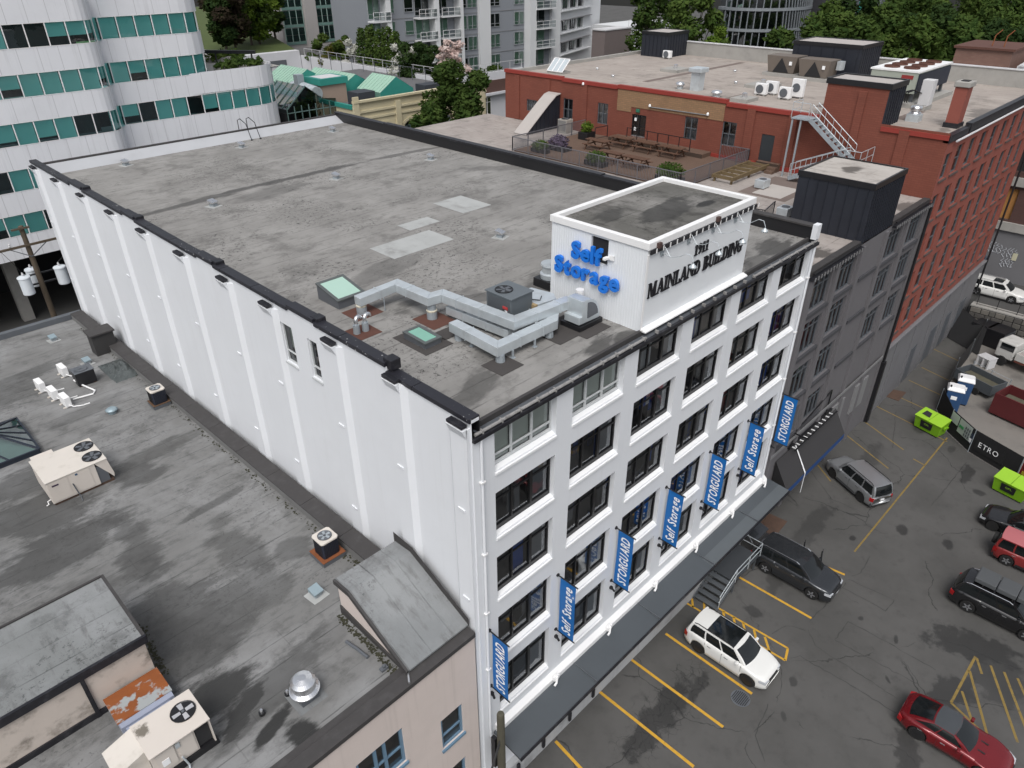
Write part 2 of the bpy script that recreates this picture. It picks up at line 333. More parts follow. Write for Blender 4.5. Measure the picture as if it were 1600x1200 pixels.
for a, b in [((1072, 942), (1227, 1032)), ((1117, 947), (1231, 1013)), ((1227, 1032), (1231, 1013)), ((1117, 947), (1115, 962)), ((1081, 935), (1083, 949)), ((1100, 942), (1101, 957)),
             ((1130, 955), (1133, 974)), ((1146, 964), (1150, 985)), ((1161, 973), (1166, 996)), ((1178, 984), (1184, 1008)), ((1195, 995), (1203, 1020))]: stripe(a, b, .12, z=.005)
for a, b in [((1278, 727), (1298, 752)), ((1324, 681), (1388, 732)), ((1347, 656), (1412, 703)), ((1368, 634), (1480, 690)), ((1404, 620), (1470, 650)), ((1420, 594), (1480, 622)), ((1440, 574), (1490, 598)), ((1458, 545), (1500, 565)), ((1480, 684), (1335, 862)), ((1427, 717), (1445, 727))]: stripe(a, b, .1, YELLF)
for a, b in [((1524, 1026), (1486, 1098)), ((1486, 1098), (1560, 1168)), ((1526, 1028), (1534, 1053)), ((1548, 1040), (1590, 1160)), ((1569, 1050), (1615, 1170)), ((1515, 1048), (1543, 1150)), ((1503, 1080), (1519, 1128)), ((1590, 1060), (1625, 1140))]: stripe(a, b, .12, YELLF, .006)
# sealed cuts and long cracks in the asphalt
SEAL = M('crack_seal', (.03, .03, .029), .6, var=.2)
rc = random.Random(21)
for pl_ in [[(1305, 1000), (1325, 971), (1390, 1006), (1462, 1047)], [(1305, 1000), (1370, 1035), (1432, 1068)], [(1262, 984), (1275, 1010), (1330, 1045), (1402, 1092)], [(1235, 1028), (1250, 1025), (1320, 1065), (1400, 1114)], [(1205, 990), (1228, 977), (1258, 985)], [(1325, 905), (1398, 938), (1384, 955), (1316, 918)], [(1200, 1100), (1180, 1150), (1195, 1190)], [(1265, 970), (1300, 935), (1322, 910)],
            [(1510, 722), (1480, 760), (1455, 790)], [(1360, 870), (1345, 895), (1330, 900)], [(1240, 700), (1300, 780), (1345, 800)], [(1395, 700), (1400, 640)], [(1215, 770), (1245, 790)]]:
    P_ = [PZ(*p) for p in pl_]; pts = []
    for a, b in zip(P_[:-1], P_[1:]):
        n_ = max(2, int((b-a).length/.25)); pts += [a.lerp(b, k/n_)+Vector((rc.gauss(0, .025), rc.gauss(0, .025), 0)) for k in range(n_)]
    pts.append(P_[-1]); mb = MB()
    for a, b in zip(pts[:-1], pts[1:]):
        d = (b-a); n_ = Vector((-d.y, d.x, 0)).normalized()*rc.uniform(.008, .02); mb.quad((a.x-n_.x, a.y-n_.y, .003), (b.x-n_.x, b.y-n_.y, .003), (b.x+n_.x, b.y+n_.y, .003), (a.x+n_.x, a.y+n_.y, .003))
    mb.build('sealed_crack', SEAL, lot)
# steel plates, covers in the asphalt
RUSTPL = M('rusty_steel_plate', (.085, .05, .035), .8, var=.25, scale=4, dirt=.4, dirtcol=(.03, .025, .022))
pp = PZ(1157, 1091)
mh = thing('manhole_cover', 'round ribbed iron manhole cover beside the white parked car', 'manhole', (pp.x, pp.y, 0))
MB().lathe([(.46, 0), (.46, .012), (.40, .012), (.40, .006), (0.01, .006)], pp, 28).build('rim', GREYM, mh)
for k in range(-4, 5): MB().box(pp.x-.38*math.cos(k/4.6), pp.y+k*.085-.02, .006, pp.x+.38*math.cos(k/4.6), pp.y+k*.085+.02, .014).build('rib', BLKM, mh)
for (pts, nm, lb) in [([(1385, 620), (1396, 609), (1416, 613), (1404, 627)], 'steel_plate', 'rusty steel plate in the asphalt beside the drainpipe of the grey building'),
                      ([(1170, 822), (1200, 802), (1230, 815), (1212, 838)], 'steel_plate', 'rusty brown steel trapdoor plate in front of the open dark car')]:
    q = [PZ(*p) for p in pts]; c = sum(q, Vector())/4
    tag(MB().prism([(p.x, p.y) for p in q][::-1], .0, .03).build(nm, RUSTPL, at=(c.x, c.y, 0)), lb, 'steel plate')
# ------------------------------------------------------------------ the white storage building
BW, BL = 22.6, 40.7
wb = thing('storage_building', 'white painted storage building with a flat grey roof and a rooftop sign box', 'building', (0, 0, 0))
ROWS = [(17.05, 18.6), (14.33, 16.2), (11.42, 13.41), (8.30, 10.48), (5.10, 7.55)]
COLS = [.89+3.645*k for k in range(6)]; WW = 2.83
holes = [(x, z0, x+WW, z1) for x in COLS for z0, z1 in ROWS]
DOCK = [(2.0, 1.1, 4.6, 3.5), (6.4, 1.1, 9.4, 3.5), (11.4, 1.1, 14.0, 3.5), (16.4, 1.1, 18.4, 3.5)]
MB().wall((0, 0, 0), (1, 0, 0), BW, 0, 18.74, holes+DOCK, .30, (0, 1, 0)).build('front_wall', WHITE, wb)
lw_holes = [(BL-10.72, 17.15, BL-9.9, 18.85), (BL-8.83, 17.2, BL-8.2, 18.83)]
MB().wall((0, BL, 0), (0, -1, 0), BL, 0, 19.45, lw_holes, .16, (1, 0, 0)).build('side_wall', WHITE, wb)
MB().quad((BW, 0, 0), (BW, BL, 0), (BW, BL, 19.45), (BW, 0, 19.45)).quad((BW, BL, 0), (0, BL, 0), (0, BL, 19.3), (BW, BL, 19.3)).build('rear_wall', WHITE, wb)
RZ = 18.88
MB().quad((.3, .42, RZ), (BW-.3, .42, RZ), (BW-.3, BL-1.2, RZ), (.3, BL-1.2, RZ)).build('roof', ROOFW, wb)
CANT = M('pale_cant_strip', (.40, .41, .43), .7, var=.08, scale=.8, dirt=.2, dirtcol=(.25, .25, .25))
MB().quad((.3, BL-1.2, RZ), (BW-.3, BL-1.2, RZ), (BW-.3, BL-.16, 19.32), (.3, BL-.16, 19.32)).build('cant_strip', CANT, wb)
# front edge: curb, gutter pipe, gutter
MB().box(.5, .30, 18.74, BW-.2, .42, 18.96).build('roof_curb', BROWNF, wb)
MB().box(.3, .0, 18.72, BW, .30, 18.76).build('roof_edge', GREYM, wb)
MB().box(-.02, -.13, 18.64, BW-.05, -.003, 18.80).build('gutter', BLACK, wb, bevel=.02)
for a, b in ((.1, 8.5), (16.3, BW-.2)): MB().tube([(a, -.02, 18.86), (b, -.02, 18.86)], .055, 8).build('gutter_pipe', GUT, wb)
for k in range(28): MB().box(.35+k*.8, -.09, 18.80, .40+k*.8, .05, 18.925).build('pipe_bracket', GUT, wb)
# parapets
MB().box(BW-.34, .1, 18.5, BW-.004, BL-.1, 19.5).build('parapet', BLKM, wb)
for a, b in [(.02, 6.2), (6.2, 13.0), (13.0, 20.0), (20, 27), (27, 34), (34, BL)]: MB().box(BW-.40, a+.01, 19.5, BW+.05, b-.01, 19.58 + (.05 if 13 <= a < 34 else 0)).build('coping', BLACK if a > 1 else BROWNF, wb)
MB().box(BW-.42, -.03, 18.95, BW+.004, .22, 19.66).build('parapet_end', WHITE, wb)
MB().box(-.05, BL-.16, 19.28, BW+.04, BL+.06, 19.42).build('coping', BROWNF, wb)
SEGS = [(0, 3.95, 19.46), (3.95, 8.1, 19.74), (8.1, 9.9, 19.84), (9.9, 15.8, 19.74), (15.8, 17.4, 19.84), (17.4, 24.1, 19.74), (24.1, 25.7, 19.84), (25.7, 31.4, 19.74), (31.4, 33.5, 19.84), (33.5, BL+.05, 19.7)]
COPS = M('coping_droppings', (.014, .014, .019), .45, var=.3, scale=4, dirt=.0)
def _drop():
    nt = COPS.node_tree; g = NT(nt); b = [n for n in nt.nodes if n.type == 'BSDF_PRINCIPLED'][0]
    s = g.ramp(g.noise(7, 3, .6), .66, .70); a = g.ramp(g.noise(.25, 2), .42, .6)
    g.put(b.inputs['Base Color'], g.mix(g.math('MULTIPLY', s, a), (.018, .018, .024), (.5, .5, .5)))
_drop()
for a, b, z in SEGS:
    y = a
    while y < b-.05:
        e = min(y+2.6, b); MB().box(-.07, y+.012, z-.16, .34, e-.012, z).build('coping', COPS, wb, bevel=.012); y = e
    MB().box(-.0015, a, 19.4, .30, b, z-.16).build('parapet', WHITE, wb)
    MB().box(.301, a, 18.85, .312, b, z-.12).build('parapet_flashing', BLKM, wb)
for y in (3.9, 8.15, 15.75, 24.1, 31.4): MB().box(.02, y-.2, 19.5, .40, y+.22, 19.86).build('coping_step', BLACK, wb, bevel=.02)
PIL = [.0, 3.5, 7.0, 11.3, 14.8, 18.9, 23.15, 27.2, 31.5, 35.8, 39.9]
for i, y in enumerate(PIL):
    w = .36; y0 = max(y, .42) if i == 0 else y
    p = MB().prism([(-.0, y0+w+.22), (-.16, y0+w), (-.16, y0-w), (-.0, y0-w-(.22 if i else 0))], 0, 19.32 if i else 19.1).build('pilaster', WHITE, wb)
    MB().box(-.30, y0-w+.04, 19.38 if i else 19.16, -.071, y0+w, 19.49 if i else 19.27).build('pilaster_cap', BLACK, p, bevel=.02)
    zc_ = 19.355 if i else 19.135
    MB().add([(-.32, y0-w, zc_), (-.32, y0+w, zc_), (-.155, y0+w, zc_-.36), (-.155, y0-w, zc_-.36), (-.12, y0-w, zc_), (-.12, y0+w, zc_)], [(0, 1, 2, 3), (0, 3, 4), (1, 5, 2), (4, 5, 1, 0)]).build('corbel', WHITE, p)
    for z in (15.95, 12.0): MB().box(-.20, y0-.16, z-.04, -.155, y0+.16, z+.04).build('anchor_plate', WHITE, p)
# drainpipes at the street corners
for x in (.30, BW-.35):
    d = MB().tube([(x, -.06, 18.7), (x, -.06, 4.1)], .05, 8); d.build('drainpipe', WHITE, wb)
    for z in (17.0, 14.0, 11.2, 8.2): MB().box(x-.09, -.12, z, x+.09, -.001, z+.06).build('pipe_clamp', WHITE2, wb)
BLKF = M('window_frame_black', (.012, .012, .013), .35, var=.15)
FRW = M('window_frame_white', (.55, .57, .58), .45, var=.05)
BLIND = M('grey_green_blind', (.55, .61, .57), .8, var=.06, scale=.8)
INB = [M('unit_blue', (.012, .07, .33), .5), M('unit_white', (.55, .56, .57), .6), M('unit_grey', (.16, .165, .17), .7), DARKIN, M('unit_red', (.18, .02, .02), .6)]
SILLW = M('white_sill', (.80, .81, .82), .5, var=.04, dirt=.15, dirtcol=(.4, .4, .38))
def window(parent, o, u, nin, w, h, cols, rows, fr=.07, depth=.0, frame=BLKF, glass=GLS, name='window', bottom=None, th=.07, thick=None):
    """a window at o (lower corner), along u, frame proud of the glass; cols, rows are fractions of the bars"""
    o, u, nin = Vector(o), Vector(u), Vector(nin); up = Vector((0, 0, 1)); f = MB()
    def bar(a0, b0, a1, b1, t=th):
        q = [o+u*a0+up*b0, o+u*a1+up*b0, o+u*a1+up*b1, o+u*a0+up*b1]
        f.ext([p - nin*t for p in q], nin*t)
    bt = bottom or fr
    bar(0, 0, w, bt); bar(0, h-fr, w, h); bar(0, bt, fr, h-fr); bar(w-fr, bt, w, h-fr)
    xs = [fr]+[c*w for c in cols]+[w-fr]; zs = [bt]+[r*h for r in rows]+[h-fr]
    for i, c in enumerate(cols):
        hw = fr/2*(1.9 if thick == i else 1); bar(c*w-hw, bt, c*w+hw, h-fr, th+.01)
    for r in rows: bar(fr, r*h-fr*.4, w-fr, r*h+fr*.4, th-.01)
    wo_ = f.build(name, frame, parent)
    for i in range(len(xs)-1):
        for j in range(len(zs)-1):
            MB().quad(*[o+u*a+up*b-nin*.012 for a, b in ((xs[i], zs[j]), (xs[i+1], zs[j]), (xs[i+1], zs[j+1]), (xs[i], zs[j+1]))]).build('pane', glass, wo_)
    return wo_
for ci, x in enumerate(COLS):
    for ri, (z0, z1) in enumerate(ROWS):
        cur = ri == 0 and ci < 2
        win = window(wb, (x, .28, z0+(.06)), (1, 0, 0), (0, 1, 0), WW, z1-z0-.06, (.33, .66), (.24,) if cur else (.70,), .065, frame=FRW if cur else BLKF, glass=GLSC if cur else GLS, bottom=.10 if cur else .17, thick=1 if not cur else None)
        # sloping sill
        s0 = z0; MB().add([(x, -.05, s0-.04), (x+WW, -.05, s0-.04), (x+WW, .2, s0+.065), (x, .2, s0+.065), (x, -.05, s0-.13), (x+WW, -.05, s0-.13), (x+WW, -.001, s0-.13), (x, -.001, s0-.13), (x+WW, .2, s0-.0), (x, .2, s0)],
            [(0, 1, 2, 3), (4, 5, 1, 0), (7, 6, 5, 4), (0, 3, 9, 7, 4), (1, 5, 6, 8, 2)]).build('sill', SILLW, win)
        if cur:
            for k in range(3): MB().box(x+.08+k*.92, .36, z0+.1, x+.93+k*.92, .38, z1-.02).build('blind', BLIND, win)
        else:
            k = 0
            while k < 3.0:
                w = rnd.choice((.25, .4, .6, .9)); mt = rnd.choices(INB, (2.6 if ri else .8, 1.4, 3.4, 2.6, .1))[0]
                hh = rnd.choice((1., 1., .6, .4)); d = rnd.choice((.4, .5, .7, 1.2))
                if mt is not DARKIN: MB().box(x-.1+k, d, z1-(z1-z0)*hh-.2, min(x-.1+k+w, x+2.95), d+.04, z1+.1).build('partition', mt, win)
                k += w
            if rnd.random() < .6:
                a = x+WW*.66+rnd.choice((0, -.02)); MB().quad((a+.05, .33, z0+.2), (x+WW-.07, .33, z0+.2), (x+WW-.07, .33, z1-.1), (a+.05, .33, z1-.1)).build('shade', M('grey_sash_reflection', (.22, .225, .23), .8), win)  # grey panel behind the right-hand light, painting in the sash's pale reflection
            if rnd.random() < .5 and ri > 0:
                for q in range(2): MB().bar((x+.95, .36, z0+.25+q*.5), (x+1.8, .36, z0+.75-q*.5), .03).build('brace', GREYM, win)
for z in (19.0-2.0, 16.7-2.5, 11.25, 8.1, 5.0): MB().box(.3, .5, z-.15, BW-.3, 6, z-.05).build('floor_slab', M('interior_floor', (.12, .12, .12), .8), wb)
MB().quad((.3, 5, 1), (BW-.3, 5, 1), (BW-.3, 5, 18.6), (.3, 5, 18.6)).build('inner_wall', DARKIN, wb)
for (a0, z0, a1, z1) in lw_holes:
    wdw = window(wb, (.14, BL-a0, z0), (0, -1, 0), (1, 0, 0), a1-a0, z1-z0, (), (.27,), .06, frame=FRW, glass=GLSC)
    MB().box(.3, BL-a1+.05, z0+.5, .32, BL-a0-.05, z1).build('blind', BLIND, wdw)
    MB().box(-.05, BL-a1-.03, z0-.09, .12, BL-a0+.03, z0-.004).build('sill', FRW, wdw)
# canopy over the loading dock
CANO = M('canopy_grey', (.068, .078, .088), .6, var=.1, scale=.7, dirt=.25, dirtcol=(.04, .045, .05))
CANOL = M('canopy_newer_sheet', (.095, .108, .118), .6, var=.08)
cn = MB().prism([(.5, -1.5), (BW+.35, -1.5), (BW+.35, -.02), (.5, -.02)], [3.86, 3.86, 4.0, 4.0], [3.98, 3.98, 4.12, 4.12]).build('canopy', CANO, wb)
MB().prism([(14.6, -1.495), (BW+.34, -1.495), (BW+.34, -.85), (14.6, -.85)], [3.982, 3.982, 4.044, 4.044], [3.988, 3.988, 4.05, 4.05]).build('canopy_sheet', CANOL, cn)
MB().box(.5, -1.56, 3.84, BW+.35, -1.503, 4.0).build('fascia', BLACK, cn)
for x in (5.2, 9.9, 14.7, 19.2): MB().box(x-.012, -1.49, 4.0, x+.012, -.05, 4.13).build('seam', GREYM, cn)
MB().prism([(.6, -.22), (BW, -.22), (BW, -.001), (.6, -.001)], [4.0]*4, [4.34, 4.34, 4.52, 4.52]).build('canopy_upstand', WHITE2, wb)
for x in [3.95+3.645*k for k in range(6)]:
    e = MB().tube([(x, -.25, 4.55), (x, -.35, 4.5), (x-.1, -.4, 4.25), (x-.25, -.42, 4.2)], .05, 7); e.box(x-.15, -.34, 4.3, x+.15, -.2, 4.5); e.build('pipe_elbow', WHITE2, wb)
# dock face below the canopy
DOCKW = M('dock_wall', (.42, .43, .44), .8, var=.12, scale=.8, dirt=.5, dirtcol=(.13, .13, .13), streak=.3)
dk = MB().box(.6, -.30, 0, 20.6, -.003, 1.1).build('loading_dock', DOCKW, wb)
for x in (1.5, 3.1, 4.9, 6.6): MB().box(x, -.42, .35, x+.16, -.302, .95).build('dock_bumper', BLACK, dk, bevel=.03)
for a0, b0, a1, b1 in DOCK: MB().box(a0, .25, b0, a1, .3, b1).build('dock_door', M('dock_door_grey', (.15, .16, .17), .6, streak=.3), wb)
# steel stairs and landing
ps = thing('dock_stairs', 'grey steel steps with a tubular handrail up to the loading dock', 'stairs', (16.8, -1.3, 0))
STG = M('stair_steel', (.10, .11, .12), .55, .2)
x1 = 17.2
for k in range(5): MB().box(15.55+k*.32, -1.75, .2+k*.2-.04, 15.86+k*.32, -.35, .2+k*.2).build('tread', STG, ps)
MB().box(x1, -1.75, 1.0, 20.0, -.32, 1.08).build('landing', M('landing_grey', (.045, .05, .056), .6), ps)
for y in (-1.75, -.36): MB().bar((15.5, y, .1), (17.2, y, 1.04), .05, .2).build('stringer', STG, ps)
for x in (17.4, 19.8):
    for y in (-1.65, -.45): MB().box(x-.04, y-.04, 0, x+.04, y+.04, 1.0).build('leg', STG, ps)
rl = MB()
for h in (.95, .5): rl.tube([(15.6, -1.78, .2+h), (17.2, -1.78, 1.08+h), (20.0, -1.78, 1.08+h), (20.0, -.5, 1.08+h)], .025, 6)
for x, z in [(15.7, .2), (17.2, 1.05), (18.6, 1.05), (20.0, 1.05)]: rl.tube([(x, -1.78, z), (x, -1.78, z+.96)], .025, 6)
rl.build('handrail', GALV, ps)
# ------------------------------------------------------------------ sign box on the roof
ph = MB(); PX0, PX1, PY0, PY1, PZ1 = 8.68, 15.95, .36, 4.78, 22.15
WMET = M('white_ribbed_metal', (.74, .765, .79), .45, var=.04)
ph.wall((PX0, PY1, RZ), (0, -1, 0), PY1-PY0, RZ-.1, PZ1, [(1.93, 20.98, 2.72, 21.95)], .12, (1, 0, 0))
ph.wall((PX0, PY0, RZ), (1, 0, 0), PX1-PX0, RZ-.1, PZ1).wall((PX1, PY0, RZ), (0, 1, 0), PY1-PY0, RZ-.1, PZ1).wall((PX1, PY1, RZ), (-1, 0, 0), PX1-PX0, RZ-.1, PZ1)
pho = ph.build('penthouse', WMET, wb)
rb = MB(); y = PY0+.06
while y < PY1-.04:
    if not (2.02 < y < 2.90): rb.box(PX0-.011, y, RZ, PX0-.0005, y+.05, PZ1-.12)
    else: rb.box(PX0-.011, y, RZ, PX0-.0005, y+.05, 20.94).box(PX0-.011, y, 21.99, PX0-.0005, y+.05, PZ1-.12)
    y += .115
struct(rb.build('siding_ribs', WMET, pho), 'stuff')
MB().quad((PX0+.1, PY0+.1, PZ1-.02), (PX1-.1, PY0+.1, PZ1-.02), (PX1-.1, PY1-.1, PZ1-.02), (PX0-.0+.1, PY1-.1, PZ1-.02)).build('penthouse_roof', ROOFP, pho)
for a in [(PX0-.06, PY0-.06, PX1+.06, PY0+.16), (PX0-.06, PY1-.16, PX1+.06, PY1+.06), (PX0-.06, PY0+.16, PX0+.16, PY1-.16), (PX1-.16, PY0+.16, PX1+.06, PY1-.16)]:
    MB().box(a[0], a[1], PZ1-.12, a[2], a[3], PZ1+.14).build('penthouse_coping', WHITE2, pho, bevel=.015)
MB().box(PX0+.02, PY0-.11, PZ1-.28, PX1+.1, PY0-.062, PZ1-.13).build('penthouse_gutter', BLACK, pho)
for k in range(18): MB().box(PX0+.3+k*.42, PY0-.125, PZ1-.29, PX0+.36+k*.42, PY0-.112, PZ1-.12).build('gutter_strap', WHITE2, pho)
MB().box(PX0-.05, PY0-.03, RZ-.1, PX0+.06, PY0-.001, PZ1-.3).build('corner_trim', WHITE2, pho)
MB().prism([(PX0-.02, PY0-.24), (PX1+.1, PY0-.24), (PX1+.1, PY0-.002), (PX0-.02, PY0-.002)], [18.9]*4, [18.97, 18.97, 19.06, 19.06]).build('sign_ledge', WHITE2, pho, bevel=.03)
MB().quad((PX0+.1, 2.03, 20.96), (PX0+.1, 2.9, 20.96), (PX0+.1, 2.9, 21.97), (PX0+.1, 2.03, 21.97)).build('dark_opening', DARKIN, pho)
for x in (9.15, 13.0): MB().box(x-.09, PY0-.18, PZ1-.12, x+.09, PY0-.06, PZ1+.06).build('gutter_box', M('rusty_box', (.07, .04, .035), .7), pho)
# serif letters of the sign, built from strokes: each stroke is a four-sided outline on a 1 high grid
SER = {
 'M': (1.12, [(.05,0,.13,1),(.13,1,.33,1,.62,0,.47,0),(.80,1,.93,1,.60,0,.52,0),(.78,0,.98,1),(-.02,0,.2,.06),(.70,0,1.06,.06),(-.02,.94,.2,1),(.9,.94,1.06,1)]),
 'A': (.86, [(.02,0,.10,0,.44,1,.38,1),(.34,1,.52,1,.86,0,.64,0),(.2,.28,.64,.36),(-.06,0,.22,.06),(.55,0,.94,.06)]),
 'I': (.36, [(.08,0,.28,1),(-.02,0,.38,.06),(-.02,.94,.38,1)]),
 'N': (.92, [(.08,0,.16,1),(.05,1,.27,1,.88,0,.74,0),(.78,0,.86,1),(-.02,0,.27,.06),(-.04,.94,.2,1),(.66,.94,.98,1)]),
 'L': (.70, [(.1,0,.3,1),(0,0,.68,.07),(0,.94,.4,1),(.62,0,.7,.3)]),
 'D': (.84, [(.1,0,.3,1),(0,0,.5,.07),(0,.93,.5,1),(.5,0,.72,.18,.62,.26,.5,.07),(.72,.18,.84,.5,.62,.5,.6,.22),(.62,.5,.84,.5,.72,.82,.6,.78),(.6,.74,.72,.82,.5,1,.5,.93)]),
 'B': (.76, [(.1,0,.3,1),(0,0,.5,.07),(0,.93,.48,1),(.3,.48,.52,.55),(.48,1,.66,.88,.66,.64,.46,.64,.46,.93),(.46,.64,.66,.64,.5,.5,.42,.52),(.5,.54,.74,.4,.52,.34,.46,.48),(.52,.36,.76,.36,.74,.14,.52,.14),(.5,.2,.74,.16,.5,0,.46,.07)]),
 'U': (.86, [(.1,.2,.3,1),(.1,.24,.3,.24,.42,.07,.4,-.02,.24,.04),(.38,-.02,.6,0,.72,.12,.62,.14,.4,.08),(.68,.12,.76,1),(-.02,.94,.4,1),(.58,.94,.9,1)]),
 'G': (.86, [(.04,.5,.26,.5,.34,.16,.2,.08),(.18,.08,.34,.18,.48,.06,.46,-.02),(.44,-.02,.46,.07,.68,.12,.8,.08),(.6,.1,.8,.44),(.5,.40,.9,.46),(.2,.92,.34,.84,.26,.5,.04,.5),(.2,.9,.46,1.02,.48,.94,.32,.82),(.46,1.02,.7,.96,.66,.88,.46,.94),(.66,.68,.74,1)]),
 '1': (.5, [(.16,0,.36,1),(.02,0,.5,.06),(.0,.8,.16,.98,.2,1,.2,.82)]),
 '9': (.62, [(.04,.68,.22,.68,.26,.5,.14,.44),(.14,.46,.26,.5,.42,.46,.34,.40),(.04,.68,.14,.92,.26,.88,.22,.68),(.14,.9,.3,1.02,.34,.95,.24,.86),(.3,1.02,.5,.9,.44,.8,.3,.95),(.42,.84,.52,.88,.6,.62,.4,.62),(.4,.64,.6,.64,.5,.2,.38,.26),(.4,.28,.5,.2,.2,-.02,.12,.08)])}
def serif(text, parent, x, y, z, h, sx, mat):
    for ch in text:
        if ch == ' ': x += .42*sx; continue
        w, st = SER[ch]; mb = MB()
        for s in st:
            if len(s) == 4: s = (s[0], s[1], s[2], s[1], s[2], s[3], s[0], s[3])
            pts = [(s[i], s[i+1]) for i in range(0, len(s), 2)]
            ar = sum(pts[i][0]*pts[(i+1) % len(pts)][1]-pts[(i+1) % len(pts)][0]*pts[i][1] for i in range(len(pts)))
            if ar < 0: pts = pts[::-1]
            k = st.index(tuple(s)) if tuple(s) in st else 0
            mb.ext([(x+(px_+.03*pz_)*sx, y-.001*(k % 5), z+pz_*h) for px_, pz_ in pts], (0, -.05, 0))
        mb.build('letter', mat, parent); x += (w+.09)*sx
    return x
BLET = M('black_letters', (.008, .008, .012), .45, var=.1)
sg = thing('building_name_sign', 'black serif lettering 1911 MAINLAND BUILDING on the white rooftop box', 'sign', (12, .33, 20.1))
tw = sum((SER[c][0]+.09) if c != ' ' else .42 for c in 'MAINLAND BUILDING')
serif('MAINLAND BUILDING', sg, 8.86, .345, 20.17, .56, 6.62/tw, BLET)
serif('1911', sg, 11.72, .345, 20.98, .42, .40, BLET)
ssg = thing('storage_sign', 'raised blue Self Storage letters on the ribbed white wall', 'sign', (8.6, 2.8, 20.3))
SBL = M('sign_blue', (.012, .17, .66), .35, var=.05); SDK = M('sign_side', (.006, .022, .09), .5)
lettering('Self', ssg, (8.52, 3.62, 20.98), (0, -1, 0), (0, 0, 1), .66, SBL, width=1.42, bold=.032, ext=.07, gap=.05)
lettering('Storage', ssg, (8.52, 4.42, 20.22), (0, -1, 0), (0, 0, 1), .66, SBL, width=3.05, bold=.032, ext=.07, gap=.05)
# gooseneck lamps over the sign
gl0 = None
for i, x in enumerate((9.52, 11.22, 12.90, 14.57)):
    if gl0 is None:
        gl0 = thing('gooseneck_lamp', 'small silver gooseneck lamp over the first letters of MAINLAND', 'lamp', (x, .35, 21.7), group='gooseneck lamps above the building name', world=False)
        MB().box(-.09, -.03, -.11, .09, 0, .11).build('wall_plate', GALVD, gl0)
        MB().tube([(0, -.02, 0), (0, -.35, -.05), (0, -.7, .05), (.02, -.95, .22), (.04, -1.15, .2), (.05, -1.25, .0), (.05, -1.25, -.1)], .012, 6).build('arm', GALV, gl0)
        MB().tube([(0, -.01, .36), (0, -.36, -.05)], .008, 4).tube([(0, -.01, .42), (0, -.012, .3)], .04, 4).build('stay', GALV, gl0)
        MB().lathe([(.03, 0), (.05, -.03), (.12, -.09), (.14, -.15), (.13, -.15), (.02, -.08)], (.05, -1.25, -.06), 14).build('shade', GALV, gl0, smooth=True)
    else: again(gl0, (x, .35, 21.7), label=['', 'small silver gooseneck lamp beside the date 1911', 'small silver gooseneck lamp over the word BUILDING', 'small silver gooseneck lamp past the end of the sign lettering'][i])
wl = thing('floodlight', 'small white floodlight on the ribbed wall beside the blue letters', 'lamp', (8.6, 2.02, 21.3))
MB().box(8.6, 1.75, 21.27, 8.655, 1.98, 21.45).build('mount', WHITE2, wl); MB().box(8.36, 1.93, 21.29, 8.6, 2.06, 21.40).build('head', WHITE2, wl, bevel=.02)
# ------------------------------------------------------------------ banners on the street front
def banner(x, txt, cp=None):
    lb = 'blue vertical banner reading %s, hung over the %s pillar from the beige building' % (txt, ('corner', 'second', 'third', 'fourth', 'fifth', 'sixth', 'last')[cp])
    b = thing('banner', lb, 'banner', (x, 0, 7.0), group='blue banners along the white front')
    y0, y1, z0, z1 = -.16, -.94, 7.1, 10.2
    for z in (z1, z0): MB().tube([(x, -.003, z), (x, -1.02, z)], .03, 6).tube([(x, -.001, z), (x, -.05, z)], .08, 6).build('arm', BLKM, b)
    MB().box(x-.06, -.12, 6.62, x+.06, -.001, 6.74).tube([(x, -.1, 6.68), (x-.1, -.3, 6.72)], .05, 6).build('spotlight', BLKM, b)
    cl = MB()
    n = 12
    for i in range(n):
        a, c = z0+(z1-z0)*i/n, z0+(z1-z0)*(i+1)/n; w = lambda z: x+.014*math.sin(z*2.1+x)
        cl.quad((w(a), y0, a), (w(a), y1, a), (w(c), y1, c), (w(c), y0, c))
    cl.build('cloth', BLUE, b)
    for sd_ in (-1, 1):
        o = Vector((x+sd_*.022, (y1+.17 if sd_ < 0 else y0-.17), z0+.25))
        # reads upward: letters run along +z, their tops point away from the street on the side towards the camera
        lettering(txt, b, (x-.022, y1+.16, z0+.22) if sd_ < 0 else (x+.022, y0-.16, z0+.22), (0, 0, 1), (0, 1, 0) if sd_ < 0 else (0, -1, 0), .46, WLET, width=2.62, bold=.018, ext=.003, shear=.22, gap=.06 if txt != 'STORGUARD' else .09, join=True, name='printed_words')
    return b
for k in range(7): banner(.43+3.672*k, 'STORGUARD' if k % 2 == 0 else 'Self Storage', k)
# ------------------------------------------------------------------ on the white building's roof
PATCH = M('newer_felt_patch', (.37, .38, .375), .8, var=.16, scale=1.0, dirt=.75, dirtcol=(.2, .198, .19))
PATCHD = M('dark_felt_patch', (.055, .05, .048), .85, var=.2)
for (a, b, c, d) in [(13.4, 15.2, 15.45, 17.7), (9.75, 15.12, 11.7, 16.15), (6.85, 12.6, 10.45, 14.5)]: MB().box(a, b, RZ+.001, c, d, RZ+.012).build('roof_patch', PATCH, wb)
for (a, b, c, d) in [(2.0, 8.5, 3.2, 9.6), (3.55, 5.9, 4.65, 7.2), (1.1, 7.15, 2.15, 8.2)]: MB().box(a, b, RZ+.001, c, d, RZ+.01).build('flashing_patch', RUSTP, wb)
for (a, b, c, d) in [(2.1, 4.6, 3.35, 6.5), (3.3, 5.0, 4.3, 5.7), (2.95, 1.75, 4.0, 2.75), (5.9, 1.8, 6.9, 2.8), (6.9, 1.4, 8.3, 3.3)]: MB().box(a, b, RZ+.012, c, d, RZ+.02).build('flashing_patch', PATCHD, wb)
